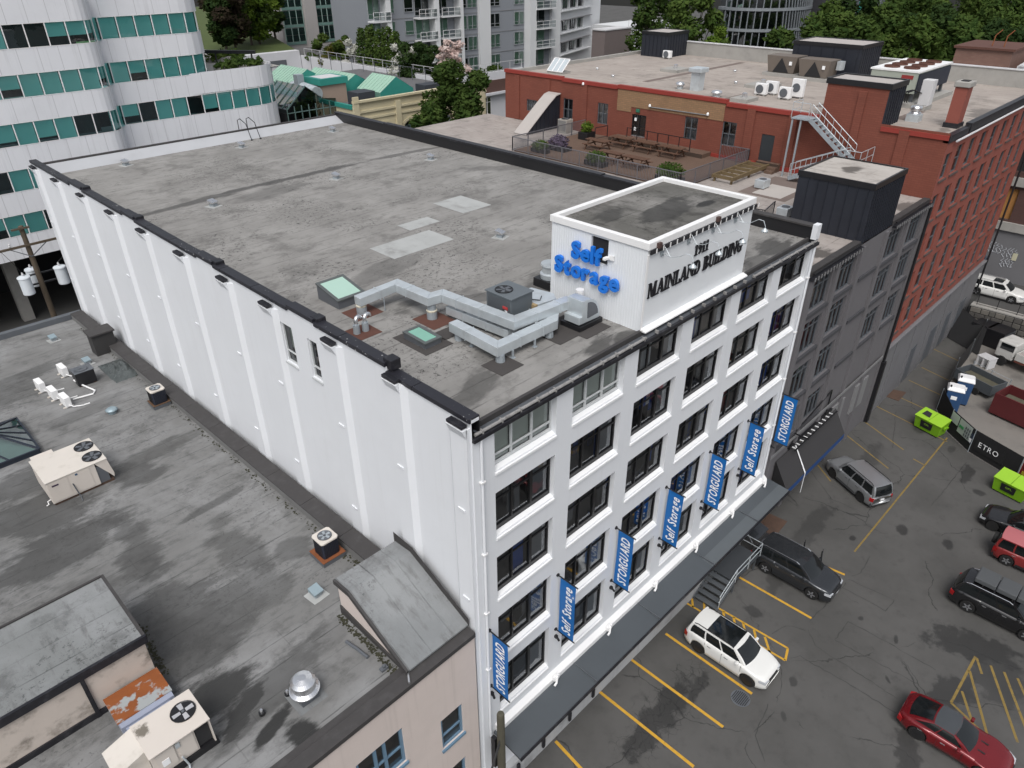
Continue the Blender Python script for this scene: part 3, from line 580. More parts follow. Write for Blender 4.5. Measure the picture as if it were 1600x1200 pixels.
def bvent(lb, x, y, z, mat=ALU, rz=.3):
    v = thing('roof_vent', lb, 'vent', (x, y, z), rz, 'small box vents', world=False)
    MB().box(-.34, -.34, 0, .34, .34, .012).build('base_plate', PATCH, v)
    MB().box(-.14, -.14, .012, .14, .14, .2).build('neck', GALVD, v)
    h = MB(); h.add([(-.2, -.2, .2), (.2, -.2, .2), (.2, .2, .2), (-.2, .2, .2), (-.2, -.2, .26), (.2, -.2, .26), (.2, .2, .38), (-.2, .2, .38)], [(3, 2, 1, 0), (4, 5, 6, 7), (0, 1, 5, 4), (1, 2, 6, 5), (2, 3, 7, 6), (3, 0, 4, 7)]).build('hood', mat, v)
    return v
for (x, y), t in zip([(4.74, 26.0), (12.43, 37.6), (19.8, 37.3), (19.5, 25.2), (12.5, 25.8), (12.2, 11.2), (4.77, 38.5)],
    ['by the dark wet streak near the notched edge', 'below the ladder hoops at the pale rear edge', 'in the rear corner beside the black parapet', 'on the white building midway along the black parapet', 'in the middle of the large grey roof', 'between the pale patches and the sign box', 'in the rear corner beside the notched white wall']):
    bvent('small silver box vent '+t, x, y, RZ+.001)
def skylight(lb, x0, y0, x1, y1, z0, z1, tilt=0, glass=GLSG):
    s = thing('skylight', lb, 'skylight', ((x0+x1)/2, (y0+y1)/2, RZ))
    MB().prism([(x0, y0), (x1, y0), (x1, y1), (x0, y1)], RZ, [z0, z0, z1, z1]).build('curb', GREYM, s)
    t = .1; f = MB(); zz = lambda y: z0+(z1-z0)*(y-y0)/(y1-y0)
    for a, b, c, d in [(x0-.03, y0-.03, x1+.03, y0+t), (x0-.03, y1-t, x1+.03, y1+.03), (x0-.03, y0+t, x0+t, y1-t), (x1-t, y0+t, x1+.03, y1-t)]:
        f.prism([(a, b), (c, b), (c, d), (a, d)], [zz(b)+.002, zz(b)+.002, zz(d)+.002, zz(d)+.002], [zz(b)+.06, zz(b)+.06, zz(d)+.06, zz(d)+.06])
    f.build('frame', M('skylight_frame', (.09, .10, .10), .5), s)
    MB().prism([(x0+t, y0+t), (x1-t, y0+t), (x1-t, y1-t), (x0+t, y1-t)], [zz(y0)+.002]*2+[zz(y1)+.002]*2, [zz(y0+t)+.045]*2+[zz(y1-t)+.045]*2).build('pane', glass, s)
SKG = M('pale_green_skylight', (.38, .55, .47), .18, var=.08, scale=.7, spec=.8); SKG2 = M('green_skylight', (.20, .42, .33), .15, var=.08, spec=.8)
skylight('square pale green skylight beside the end of the silver duct', 2.1, 9.9, 3.35, 11.35, RZ+.32, RZ+.62, glass=SKG)
skylight('narrow green skylight lying low in front of the silver ducts', 2.36, 4.95, 3.08, 6.15, RZ+.2, RZ+.24, glass=SKG2)
# rectangular ducts
dc = thing('roof_duct', 'silver rectangular duct running zigzag from the square skylight to the fan box', 'duct', (4, 6, RZ))
def duct(pts, w, h, parent, z, name='duct_run', mat=GALV, collar=True):
    """a rectangular duct along pts (xy) with mitred corners, z its underside; seams stand proud"""
    n = len(pts); P = [Vector((*p, 0)) for p in pts]; L, Rr = [], []
    for i in range(n):
        a = (P[i]-P[i-1]).normalized() if i else (P[1]-P[0]).normalized(); b = (P[i+1]-P[i]).normalized() if i < n-1 else a
        na, nb = Vector((-a.y, a.x, 0)), Vector((-b.y, b.x, 0)); m_ = (na+nb).normalized(); k = w/2/max(.3, m_.dot(na))
        L.append(P[i]+m_*k); Rr.append(P[i]-m_*k)
    mb = MB()
    zz = z if isinstance(z, (list, tuple)) else [z]*n
    for i in range(n-1):
        q = [Rr[i], Rr[i+1], L[i+1], L[i]]; zs = [zz[i], zz[i+1], zz[i+1], zz[i]]
        mb.prism([(p.x, p.y) for p in q], zs, [s+h for s in zs])
    o = mb.build(name, mat, parent, bevel=.015)
    if collar:
        for i in range(n-1):
            d = P[i+1]-P[i]; l = d.length; t = d.normalized(); nn = Vector((-t.y, t.x, 0)); k = .9
            while k < l-.4:
                c = P[i]+t*k; e = w/2+.018; z_ = zz[i]+(zz[i+1]-zz[i])*k/l
                q = [c-nn*e-t*.02, c-nn*e+t*.02, c+nn*e+t*.02, c+nn*e-t*.02]
                MB().prism([(p.x, p.y) for p in q], z_-.018, z_+h+.018).build('duct_collar', GALVD if int(k*7) % 2 else GALV, o); k += 1.15
    return o
duct([(2.4, 9.0), (4.2, 8.9), (4.1, 6.75), (4.65, 6.65), (4.9, 3.1), (7.6, 2.85)], .42, .34, dc, [RZ+.38, RZ+.5, RZ+.62, RZ+.62, RZ+.62, RZ+.62])
duct([(4.75, 6.4), (4.95, 3.45), (7.0, 3.3)], .40, .32, dc, RZ+.14, 'lower_duct')
for x, y, h in [(2.55, 9.0, .42), (4.15, 6.72, .65)]:
    MB().lathe([(.2, 0), (.2, .3), (.17, .32), (.16, h)], (x, y, RZ+.01), 14).build('duct_leg', GALVD, dc); MB().lathe([(.2, 0), (.21, .05), (.18, .08)], (x, y, RZ+.3), 14).build('sealant_ring', M('cream_sealant', (.5, .47, .38), .8), dc)
for x, y in [(3.3, 8.55), (4.8, 5.6), (4.95, 4.1), (6.2, 2.88)]: MB().bar((x, y, RZ), (x, y, RZ+.55), .03).build('support', GALVD, dc)
d2 = thing('roof_duct', 'low silver duct bent around the corner in front of the taller ducts', 'duct', (5, 2.6, RZ))
duct([(3.72, 5.0), (3.6, 2.6), (6.3, 2.55), (6.75, 2.9)], .40, .36, d2, RZ+.28, mat=GALV)
for x, y in [(3.72, 4.7), (3.62, 2.5), (6.1, 2.52)]: MB().lathe([(.17, 0), (.15, .28)], (x, y, RZ), 10).build('duct_leg', GALVD, d2)
for x, y in [(3.68, 4.0), (4.1, 2.38), (5.2, 2.38)]: MB().box(x-.03, y-.03, RZ, x+.03, y+.03, RZ+.3).box(x-.08, y-.08, RZ, x+.08, y+.08, RZ+.02).build('support', GALVD, d2)
# gooseneck pipes
for i, (x, y) in enumerate([(1.42, 7.72), (1.78, 7.68)]):
    g_ = thing('gooseneck_pipe', 'bent metal gooseneck pipe standing %s the round duct foot' % ('farther from' if i == 0 else 'nearer to'), 'vent pipe', (x, y, RZ), group='pair of gooseneck pipes')
    MB().lathe([(.13, 0), (.12, .35)], (x, y, RZ), 12).build('sleeve', GALVD, g_)
    MB().tube([(x, y, RZ+.3), (x, y, RZ+.5), (x+.05, y+.02, RZ+.6), (x+.15, y+.04, RZ+.63), (x+.25, y+.06, RZ+.58), (x+.27, y+.07, RZ+.5)], .075, 8).build('bend', ALU, g_, smooth=True)
# cooling unit
def fan_top(root, x, y, z, r, blades=5, ring=BLKM, blade=GREYM):
    f = MB().lathe([(r, .012), (r+.03, .03), (r+.03, .0), (r, -.004)], (x, y, z), 24).build('fan_ring', ring, root)
    MB().lathe([(r, .004), (.01, .004)], (x, y, z), 24).build('fan_well', DARKIN, f)
    b = MB()
    for k in range(blades):
        a = 2*math.pi*k/blades; c, s = math.cos(a), math.sin(a); t = Vector((-s, c, 0)); e = Vector((c, s, 0)); o = Vector((x, y, z))
        MB().ext([o+e*.07*r/.3-t*.05*r/.3+Vector((0, 0, .012)), o+e*r*.92-t*r*.22+Vector((0, 0, .012)), o+e*r*.92+t*r*.22+Vector((0, 0, .022)), o+e*.07*r/.3+t*.05*r/.3+Vector((0, 0, .02))], (0, 0, .006)).build('fan_blade', blade, f)
    MB().lathe([(r*.16, .0), (r*.14, .05)], (x, y, z), 10).build('fan_hub', GREYM, f)
UNIT = M('unit_grey_blue', (.135, .155, .17), .5, .2, var=.08)
ac = thing('cooling_unit', 'blue grey square cooling unit with a round top fan among the silver ducts', 'air conditioner', (6, 4.4, RZ))
MB().box(5.38, 3.72, RZ+.1, 6.5, 5.0, RZ+1.28).build('cabinet', UNIT, ac, bevel=.02); MB().box(5.34, 3.68, RZ+1.28, 6.54, 5.04, RZ+1.33).build('lid', UNIT, ac, bevel=.01)
for k in range(22): MB().box(5.365, 3.78+k*.053, RZ+.2, 5.379, 3.80+k*.053, RZ+1.2).build('louvre', GREYM, ac)
fan_top(ac, 5.8, 4.5, RZ+1.335, .31)
MB().box(5.34, 3.87, RZ+.86, 5.364, 4.12, RZ+.96).build('warning_label', M('label_red', (.5, .06, .06), .5), ac); MB().box(5.35, 3.9, RZ+.64, 5.364, 4.02, RZ+.82).build('paper_label', WLET, ac)
MB().box(5.6, 3.7, RZ, 5.75, 5.1, RZ+.1).build('sleeper', WOOD, ac); MB().box(6.3, 3.7, RZ, 6.45, 5.1, RZ+.1).build('sleeper', WOOD, ac)
d3 = thing('duct_transition', 'wide silver duct transitions beside the cooling unit', 'duct', (7.2, 4, RZ))
MB().prism([(6.6, 3.7), (7.6, 3.5), (7.9, 3.9), (7.7, 4.9), (7.2, 5.0), (6.6, 4.6)], RZ+.3, RZ+.72).build('transition', GALV, d3, bevel=.04); MB().box(6.45, 3.55, RZ+.2, 6.6, 4.7, RZ+.78).build('flange', M('timber_frame', (.35, .26, .14), .8), d3)
MB().tube([(7.3, 4.0, RZ+.75), (7.0, 3.8, RZ+.74), (6.7, 4.2, RZ+.76)], .02, 5).build('cable', BLKM, d3)
bl = thing('fan_housing', 'curved silver fan housing standing beside the ribbed white box', 'fan', (7.8, 2.4, RZ))
prof = [(7.15, RZ+.25), (7.15, RZ+.55), (7.3, RZ+.55), (7.3, RZ+1.15)]+[(7.55+.78*math.sin(t), RZ+.37+.78*math.cos(t)) for t in [i*math.pi/16 for i in range(0, 9)]]+[(8.33, RZ+.2)]
MB().ext([(x, 2.0, z) for x, z in prof], (0, .72, 0)).build('scroll', GALV, bl, bevel=.02)
MB().ext([(x, 1.975, z) for x, z in [(7.6, RZ+.4)]+[(7.6+.6*math.sin(t), RZ+.42+.6*math.cos(t)) for t in [i*math.pi/12 for i in range(0, 7)]]], (0, .024, 0)).build('inlet_screen', GREYM, bl)
MB().box(7.1, 1.9, RZ, 8.4, 2.85, RZ+.2).build('curb', BLKM, bl)
MB().lathe([(.16, 0), (.16, .5)], (8.35, 3.0, RZ+.5), 10).build('white_pipe', WHITE2, bl)
rm = thing('roof_fan', 'round silver exhaust fan on a black curb behind the sign box', 'fan', (10, 5.6, RZ))
MB().box(9.1, 5.1, RZ, 10.1, 6.1, RZ+.35).build('curb', BLKM, rm); MB().lathe([(.42, .35), (.44, .55), (.36, .6), (.36, .85), (.42, .9), (.40, .98), (.1, 1.02)], (9.6, 5.6, RZ), 18).build('drum', GALV, rm)
hp = thing('roof_ladder', 'black hooped ladder rails curving over the pale rear edge of the roof', 'ladder', (14.4, BL-.5, RZ))
for x in (14.0, 14.7): MB().tube([(x, BL-1.6, RZ), (x, BL-1.1, RZ+1.1), (x, BL-.3, RZ+1.35), (x, BL+.15, RZ+1.2), (x, BL+.2, RZ-.5)], .03, 6).build('rail', BLKM, hp); MB().lathe([(.09, 0), (.07, .08)], (x, BL-1.6, RZ+.001), 8).build('foot', BLKM, hp)
for z in (18.5, 18.8, 19.1): MB().bar((14.0, BL+.2, z), (14.7, BL+.2, z), .03).build('rung', BLKM, hp)
# a gull on the coping
gu = thing('gull', 'white gull resting on the dark notched roof edge', 'bird', (.45, 12.9, 19.0))
gb = MB(); gpnt = PX(384, 430, .5)
gy = gpnt.y
def loft(mb, secs, n=12):
    vs_ = []; fs = []
    for (c, rx, rz) in secs:
        for k in range(n): a = 2*math.pi*k/n; vs_.append((c[0]+rx*math.cos(a), c[1], c[2]+rz*math.sin(a)))
    m_ = len(secs)
    for i in range(m_-1):
        for k in range(n): fs.append((i*n+k, (i+1)*n+k, (i+1)*n+(k+1) % n, i*n+(k+1) % n))
    fs.append(tuple(range(n))); fs.append(tuple((m_-1)*n+k for k in range(n-1, -1, -1))); mb.add(vs_, fs)
zb_ = RZ+.02
loft(gb, [((.5, gy-.26, zb_+.12), .02, .015), ((.5, gy-.18, zb_+.13), .06, .04), ((.5, gy-.05, zb_+.14), .1, .085), ((.5, gy+.06, zb_+.15), .1, .095), ((.5, gy+.13, zb_+.2), .06, .07), ((.5, gy+.16, zb_+.27), .045, .05), ((.5, gy+.2, zb_+.29), .04, .042), ((.5, gy+.24, zb_+.28), .015, .015)])
gb.build('body', M('feather_white', (.85, .85, .85), .7), gu, smooth=True)
MB().box(.5-.012, gy+.235, zb_+.265, .5+.012, gy+.3, zb_+.285).build('beak', M('beak_yellow', (.5, .3, .03), .5), gu)
for s in (-1, 1): MB().ext([(.5+s*.09, gy+.06, zb_+.2), (.5+s*.10, gy-.08, zb_+.18), (.5+s*.05, gy-.24, zb_+.14), (.5+s*.08, gy-.05, zb_+.12)], (s*.012, 0, 0)).build('wing', M('feather_grey', (.3, .31, .33), .7), gu); MB().tube([(.5+s*.035, gy+.02, zb_+.08), (.5+s*.035, gy+.02, zb_-.02)], .008, 5).build('leg', MATS['beak_yellow'], gu)
# ------------------------------------------------------------------ the beige building to the left
def BZ(y): return 10.6-.034*y
def PBZ(px, py, h=0):
    d = ray(px, py); t = (10.6+h-.034*CAM.y-CAM.z)/(d.z+.034*d.y); return CAM+d*t
def PBB(px, py, rx, ry, an, st): p = PBZ(px, py); return (p.x, p.y, rx, ry, an, st)
ROOFB = FELT('beige_building_roof_felt', (.175, .175, .172), (.10, .10, .098), (.245, .247, .248), 'Y', .95, blobs=[
    PBB(60, 800, 2.6, 2.4, .2, 0.62), PBB(30, 760, 2.4, 2.0, .1, 0.55), PBB(100, 860, 3.0, 1.9, .2, 0.66), PBB(210, 740, 1.3, 1.6, .3, 0.62), PBB(245, 705, 2.8, .9, .1, 0.47), PBB(330, 790, 2.2, .4, .1, 0.55), PBB(200, 830, 1.0, 1.6, .1, 0.55), PBB(225, 880, 1.2, 1.5, .1, 0.58), PBB(345, 815, .8, .7, 0, 0.39), PBB(375, 860, 1.0, 2.0, .2, 0.47),
    PBB(250, 960, 2.2, 2.2, .2, 0.58), PBB(300, 1010, 2.6, 2.0, .2, 0.66), PBB(350, 960, 2.0, 2.0, .1, 0.55), PBB(400, 920, 1.4, 1.8, .1, 0.43), PBB(420, 1080, 3.2, .9, .2, 0.58), PBB(330, 1090, 1.8, 1.6, .1, 0.94), PBB(380, 1110, 1.4, .5, .5, 0.94), PBB(480, 1150, .55, 1.0, .2, 1.00), PBB(430, 1130, 1.3, .3, .4, 1.00), PBB(30, 590, 3.5, .9, .1, 0.47), PBB(200, 575, 2.5, .8, .2, 0.39), PBB(140, 640, 3.0, .7, .1, 0.31),
    PBB(460, 860, .9, 1.2, .3, 0.47), PBB(510, 1000, 1.6, .6, .2, 0.31), PBB(0, 620, 2.5, 2.0, .2, 0.47), PBB(60, 1000, 6, 2.0, .2, 0.39)], grain=(.7, 1.6, 1), wet=.34, spots=.45)
BEIGE = M('beige_stucco', (.60, .525, .485), .85, var=.07, scale=.6, dirt=.12, dirtcol=(.33, .29, .26), streak=.25, bump=.08)
BEIGED = M('mouldy_beige_stucco', (.52, .46, .41), .85, var=.1, scale=1.6, dirt=1.0, dirtcol=(.17, .15, .125), bump=.12)
BLUEF = M('window_frame_blue', (.13, .22, .31), .5, var=.1)
bb = thing('beige_building', 'low beige stucco building with a stained grey flat roof and blue framed windows', 'building', (-8, 0, 0))
BX0 = -34
bh = [(-2.02, 5.8, -1.0, 7.5), (-5.42, 7.0, -3.58, 8.9), (-2.02, 2.5, -1.0, 4.2), (-9.4, 7.0, -7.4, 8.9), (-5.42, 3.2, -3.58, 5.0), (-9.4, 3.2, -7.4, 5.0)]
MB().wall((BX0, 0, 0), (1, 0, 0), -BX0-.26, 0, 10.55, [(a-BX0, b, c-BX0, d) for a, b, c, d in bh], .16, (0, 1, 0)).build('front_wall', BEIGE, bb)
MB().quad((BX0, BL-.4, 0), (BX0, BL-.4, 9.6), (-.26, BL-.4, 9.6), (-.26, BL-.4, 0)).quad((BX0, 0, 0), (BX0, 0, 10.4), (BX0, BL-.4, 9.4), (BX0, BL-.4, 0)).build('rear_wall', BEIGE, bb)
MB().quad((BX0, .3, BZ(.3)), (-.2, .3, BZ(.3)), (-.2, BL-.5, BZ(BL-.5)), (BX0, BL-.5, BZ(BL-.5))).build('roof', ROOFB, bb)
MB().box(BX0, -.07, 10.5, -.26, .45, 10.72).build('coping', BROWNF, bb, bevel=.02); MB().box(BX0, .45, 10.45, -.26, .75, 10.64).build('roof_kerb', BROWNF, bb)
MB().box(BX0, BL-.75, 9.0, -.26, BL-.35, 9.62).build('rear_coping', GREYM, bb, bevel=.02)
KERBG = M('grey_kerb_flashing', (.16, .16, .158), .7, var=.12, scale=1.5, dirt=.3, dirtcol=(.07, .07, .07))
y = 4.3
while y < BL-.8:
    e = min(y+2.9, BL-.8)
    MB().prism([(-.95, y), (-.27, y), (-.27, e), (-.95, e)], [BZ(y)-.05, BZ(y)-.05, BZ(e)-.05, BZ(e)-.05], [BZ(y)+.40, BZ(y)+.44, BZ(e)+.44, BZ(e)+.40]).build('wall_kerb', KERBG, bb)
    MB().prism([(-.98, y+.01), (-.245, y+.01), (-.245, e-.01), (-.98, e-.01)], [BZ(y)+.402, BZ(y)+.442, BZ(e)+.442, BZ(e)+.402], [BZ(y)+.45, BZ(y)+.50, BZ(e)+.50, BZ(e)+.45]).build('kerb_cap', BROWNF, bb); y = e
for (a, b, c, d) in bh:
    if c-a < 1.2: w_ = window(bb, (a, .13, b), (1, 0, 0), (0, 1, 0), c-a, d-b, (), (.38,), .1, frame=BLUEF, glass=GLS)
    else: w_ = window(bb, (a, .13, b), (1, 0, 0), (0, 1, 0), c-a, d-b, (.4, .6), (.45,), .11, frame=BLUEF, glass=GLS)
    MB().box(a-.05, -.07, b-.12, c+.05, .12, b-.003).build('sill', BLUEF, w_)
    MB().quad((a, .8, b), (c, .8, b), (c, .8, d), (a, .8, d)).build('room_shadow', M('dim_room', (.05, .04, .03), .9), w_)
# wedge shaped stair roof against the white wall
dm = thing('stair_roof', 'wedge shaped grey felt roof with a beige gable leaning on the white wall', 'roof structure', (-1.5, 2, 10.5))
prf = [(4.25, 12.05), (3.35, 12.12), (.30, 10.78)]
gx = -2.85
MB().add([(gx, 4.2, 10.4), (gx, .4, 10.55), (gx, .42, 10.8), (gx, 3.35, 12.05), (gx, 4.2, 11.98)], [(0, 4, 3, 2, 1)]).quad((gx, 4.2, 10.4), (-.25, 4.2, 10.4), (-.25, 4.2, 12.0), (gx, 4.2, 12.0)).build('gable_wall', BEIGE, dm)
FELTG = FELT('stair_roof_felt', (.19, .20, .205), (.12, .12, .12), (.25, .26, .265), 'X', .95, spots=.5)
for i in range(2):
    (ya, za), (yb, zb2) = prf[i], prf[i+1]
    MB().add([(gx-.08, ya, za), (-.26, ya, za), (-.26, yb, zb2), (gx-.08, yb, zb2), (gx-.08, ya, za+.07), (-.26, ya, za+.07), (-.26, yb, zb2+.07), (gx-.08, yb, zb2+.07)], [(0, 1, 2, 3), (7, 6, 5, 4), (0, 4, 5, 1), (2, 6, 7, 3), (3, 7, 4, 0), (1, 5, 6, 2)]).build('roof_slope', FELTG, dm)
    MB().add([(gx-.12, ya, za-.12), (gx-.12, yb, zb2-.12), (gx-.12, yb, zb2+.085), (gx-.12, ya, za+.085), (gx-.03, ya, za-.12), (gx-.03, yb, zb2-.12), (gx-.03, yb, zb2+.085), (gx-.03, ya, za+.085)], [(3, 2, 1, 0), (4, 5, 6, 7), (2, 3, 7, 6), (0, 1, 5, 4), (0, 4, 7, 3), (1, 2, 6, 5)]).build('verge', BROWNF, dm)
MB().prism([(gx-.06, .5), (gx-.005, .5), (gx-.005, 4.2), (gx-.06, 4.2)], [10.4]*4, [10.7, 10.7, 10.85, 10.85]).build('base_flashing', BROWNF, dm)
MB().add([(-.27, 4.3, 12.0), (-.27, 3.2, 12.1), (-.27, .25, 10.8), (-.27, .25, 11.15), (-.27, 3.2, 12.5), (-.27, 4.3, 12.55)], [(0, 1, 2, 3, 4, 5)]).build('wall_flashing', BROWNF, dm)
MB().tube([(gx+.1, .55, 10.74), (gx-.25, .0, 10.75)], .04, 6).build('downpipe', ALU, dm)
MOSS = M('roof_moss', (.035, .035, .02), .95, var=.5, scale=8)
rn = random.Random(12); lt_ = MB()
for (xa, ya, xb, yb, n_) in [(gx-.25, .6, gx-.2, 4.1, 260), (-2.4, .62, -.5, .75, 160), (-1.15, 5, -1.05, 38, 420), (-1.3, 4.5, -1.0, 6.0, 200), (-8.4, 6.3, -8.2, 9.0, 160)]:
    for _ in range(n_):
        t_ = rn.random(); x, y = xa+(xb-xa)*t_+rn.gauss(0, .07), ya+(yb-ya)*t_+rn.gauss(0, .07); s = rn.uniform(.015, .06); z = BZ(y)+.004 if not (-2.5 < x < -.4 and y < .8) else 10.645
        a_ = rn.random()*6; lt_.add([(x+s*math.cos(a_), y+s*math.sin(a_), z), (x-s*math.sin(a_), y+s*math.cos(a_), z+s*.5), (x-s*math.cos(a_), y-s*math.sin(a_), z+.01), (x+s*math.sin(a_), y-s*math.cos(a_), z)], [(0, 1, 2, 3)])
struct(lt_.build('moss_litter', MOSS, bb), 'stuff')
# raised block at the lower left
rbk = thing('roof_block', 'raised beige rooftop block with black trim and mould stained walls', 'roof structure', (-12, 8, 10.3))
RX0, RX1, RY0, RY1, RT = -24, -8.62, 6.25, 9.75, 12.35
MB().wall((RX0, RY0, 10), (1, 0, 0), RX1-RX0, 10.0, RT).wall((RX1, RY0, 10), (0, 1, 0), RY1-RY0, 10.0, RT).wall((RX1, RY1, 10), (-1, 0, 0), RX1-RX0, 10.0, RT).build('wall', BEIGED, rbk)
MB().quad((RX0, RY0, RT+.10), (RX1, RY0, RT+.10), (RX1, RY1, RT+.10), (RX0, RY1, RT+.10)).build('block_roof', FELT('block_felt', (.20, .21, .21), (.10, .10, .10), (.27, .28, .285), 'Y', 1.0, spots=.6), rbk)
MB().box(RX0, RY0-.10, RT-.16, RX1+.1, RY0-.003, RT+.14).build('fascia', BLACK, rbk); MB().box(RX1+.003, RY0-.003, RT-.16, RX1+.1, RY1+.08, RT+.14).box(RX0, RY1+.003, RT-.1, RX1+.0, RY1+.08, RT+.16).build('fascia', BROWNF, rbk)
MB().box(-10.55, RY0-.08, 10.2, -10.43, RY0-.003, RT-.16).build('trim_strip', BLACK, rbk); MB().box(RX0, RY0-.06, 10.1, RX1, RY0-.003, 10.62).build('base_trim', BLACK, rbk)
# big rooftop units
CREAM = M('cream_sheet_metal', (.60, .55, .50), .55, var=.05, scale=1, dirt=.12, dirtcol=(.3, .26, .22))
CREAMS = M('cream_sheet_stained', (.60, .56, .51), .55, var=.05, scale=1.2, dirt=.35, dirtcol=(.22, .19, .14))
r1 = thing('rooftop_unit', 'cream rooftop air unit with two top fans beside the glass pyramid', 'air conditioner', (-7, 18, BZ(18)))
a0 = PBZ(87, 793); a1 = PBZ(181, 748); bx0, bx1 = a0.x, a1.x; by0 = (a0.y+a1.y)/2; by1 = by0+2.2; zt = BZ(by0)+1.25; z0_ = BZ(by0)+.12
MB().prism([(bx0, by0), (bx1-.62, by0), (bx1-.62, by1), (bx0, by1)], z0_, zt).build('cabinet', CREAM, r1, bevel=.02)
MB().add([(bx1-.619, by0, zt), (bx1-.02, by0, z0_+.1), (bx1+.02, by0, z0_+.3), (bx1-.1, by0, zt), (bx1-.619, by1, zt), (bx1-.02, by1, z0_+.1), (bx1+.02, by1, z0_+.3), (bx1-.1, by1, zt)], [(0, 1, 2, 3), (7, 6, 5, 4), (3, 2, 6, 7), (0, 3, 7, 4), (1, 5, 6, 2), (0, 4, 5, 1)]).build('condenser_end', CREAM, r1)
MB().box(bx1-.618, by0+.05, z0_, bx1-.2, by1-.05, z0_+.9).build('coil', GREYM, r1)
MB().box(bx0-.03, by0-.03, zt, bx1-.08, by1+.03, zt+.05).build('lid', CREAMS, r1, bevel=.01); MB().box(bx0+.1, by1+.03, zt-.5, bx0+1.0, by1+.35, zt+.03).build('intake_hood', CREAM, r1)
fan_top(r1, bx1-.5, by1-.55, zt+.052, .38); fan_top(r1, bx1-.5, by0+.58, zt+.052, .38)
MB().box(bx0+.05, by0+.05, z0_-.14, bx1-.05, by1-.05, z0_).build('base_rail', RUSTPL, r1)
for k, w in ((.08, .75), (.9, .85)): MB().box(bx0+k, by0-.015, z0_+.08, bx0+k+w, by0-.003, zt-.08).build('access_panel', CREAM, r1)
MB().box(bx0+.18, by0-.022, zt-.28, bx0+.45, by0-.016, zt-.2).build('name_plate', M('plate_purple', (.05, .03, .06), .4), r1); MB().box(bx0+1.15, by0-.022, zt-.18, bx0+1.25, by0-.016, zt-.08).build('sticker', M('sticker_blue', (.05, .1, .18), .4), r1)
MB().tube([(bx0+.95, by0-.03, zt-.5), (bx0+1.0, by0-.08, z0_+.2), (bx0+1.05, by0-.1, BZ(by0)+.05), (bx0+1.0, by0-.5, BZ(by0)+.03)], .025, 6).build('conduit', GREYM, r1); MB().tube([(bx0-.02, by0+.3, z0_+.1), (bx0-.15, by0+.25, z0_+.1), (bx0-.15, by0+.2, z0_-.02), (bx0-.25, by0+.15, z0_-.02)], .025, 6).build('drain_pipe', WHITE2, r1)
def stained_lid():
    m, nt, b, o = newmat('cream_lid_with_stain'); g = NT(nt); p = PZ(221, 1143, 11.8); k = g.blob(p.x, p.y, .24, .3, .2, .6, g.noise(5, 5, .65))
    g.put(b.inputs['Base Color'], g.mix(g.math('MULTIPLY', k, .85), g.mix(g.noise(1.2, 4), (.62, .57, .52), (.56, .51, .46)), (.10, .085, .06))); b.inputs['Roughness'].default_value = .55; return m
r2 = thing('rooftop_unit', 'cream rooftop air unit with one large open fan and an intake hood', 'air conditioner', (-9.2, 3.3, 10.5))
ux0, ux1, uy0, uy1, uz0, uz1 = -10.02, -8.34, 2.55, 3.92, 10.75, 11.75
MB().box(ux0, uy0+.12, uz0, ux1-.45, uy1, uz1).box(ux1-.449, uy0+.4, uz0, ux1, uy1, uz1).build('cabinet', CREAM, r2); MB().box(ux0-.04, uy0, uz1+.002, ux1+.03, uy1+.03, uz1+.055).build('lid', stained_lid(), r2, bevel=.01)
MB().box(ux1-.44, uy0+.15, uz0+.05, ux1-.03, uy0+.39, uz1-.02).build('coil', DARKIN, r2); MB().box(ux1-.03, uy0+.02, uz0, ux1+.01, uy0+.2, uz1).build('corner_post', CREAM, r2)
fan_top(r2, ux1-.42, (uy0+uy1)/2+.08, uz1+.058, .33, 4, BLKM, M('blade_silver', (.5, .5, .52), .4, .3))
MB().ext([(-10.9, uy0+.35, uz1-.25), (-10.9, uy1, uz1-.25), (-10.04, uy1, uz1-.0), (-10.04, uy0+.35, uz1-.0)][::-1], (0, 0, .03)).ext([(-10.9, uy0+.35, uz1-.25), (-10.04, uy0+.35, uz1), (-10.04, uy0+.35, uz0+.15), (-10.5, uy0+.35, uz0+.1)], (0, .02, 0)).ext([(-10.9, uy1, uz1-.25), (-10.5, uy1, uz0+.1), (-10.04, uy1, uz0+.15), (-10.04, uy1, uz1)], (0, .02, 0)).build('intake_hood', CREAMS, r2)
MB().box(ux0+.1, uy0+.085, uz0+.15, ux0+.62, uy0+.118, uz1-.12).build('access_panel', CREAM, r2); MB().box(ux0+.72, uy0+.085, uz0+.1, ux1-.5, uy0+.118, uz1-.06).build('access_panel', CREAM, r2)
MB().box(ux0+.22, uy0+.07, uz0+.3, ux0+.42, uy0+.084, uz0+.55).build('sticker', WLET, r2); MB().box(ux0+.66, uy0+.05, uz1-.3, ux0+.78, uy0+.084, uz1-.12).build('switch_box', GALV, r2)
MB().box(ux0-.05, uy0+.05, BZ(3)-.0, ux1+.08, uy0+.2, uz0).build('base_rail', BLKM, r2); MB().box(ux0, uy1-.2, BZ(3), ux1, uy1-.05, uz0).build('base_rail', BLKM, r2); MB().tube([(ux0+.72, uy0+.02, uz0+.3), (ux0+.8, uy0-.05, uz0-.1), (ux0+.78, uy0-.1, BZ(2.5)+.05)], .03, 6).build('conduit', GALV, r2)
def rust_paint():
    m, nt, b, o = newmat('rusted_duct_top'); g = NT(nt); n = g.noise(2.2, 6, .6); k = g.ramp(g.noise(1.3, 5, .6), .52, .58)
    g.put(b.inputs['Base Color'], g.mix(g.math('MULTIPLY', k, .9), g.mix(n, (.16, .045, .012), (.30, .09, .02)), (.33, .37, .38))); b.inputs['Roughness'].default_value = .85; return m
RUSTT = rust_paint(); LILAC = M('lilac_duct_side', (.30, .33, .42), .6, var=.1)
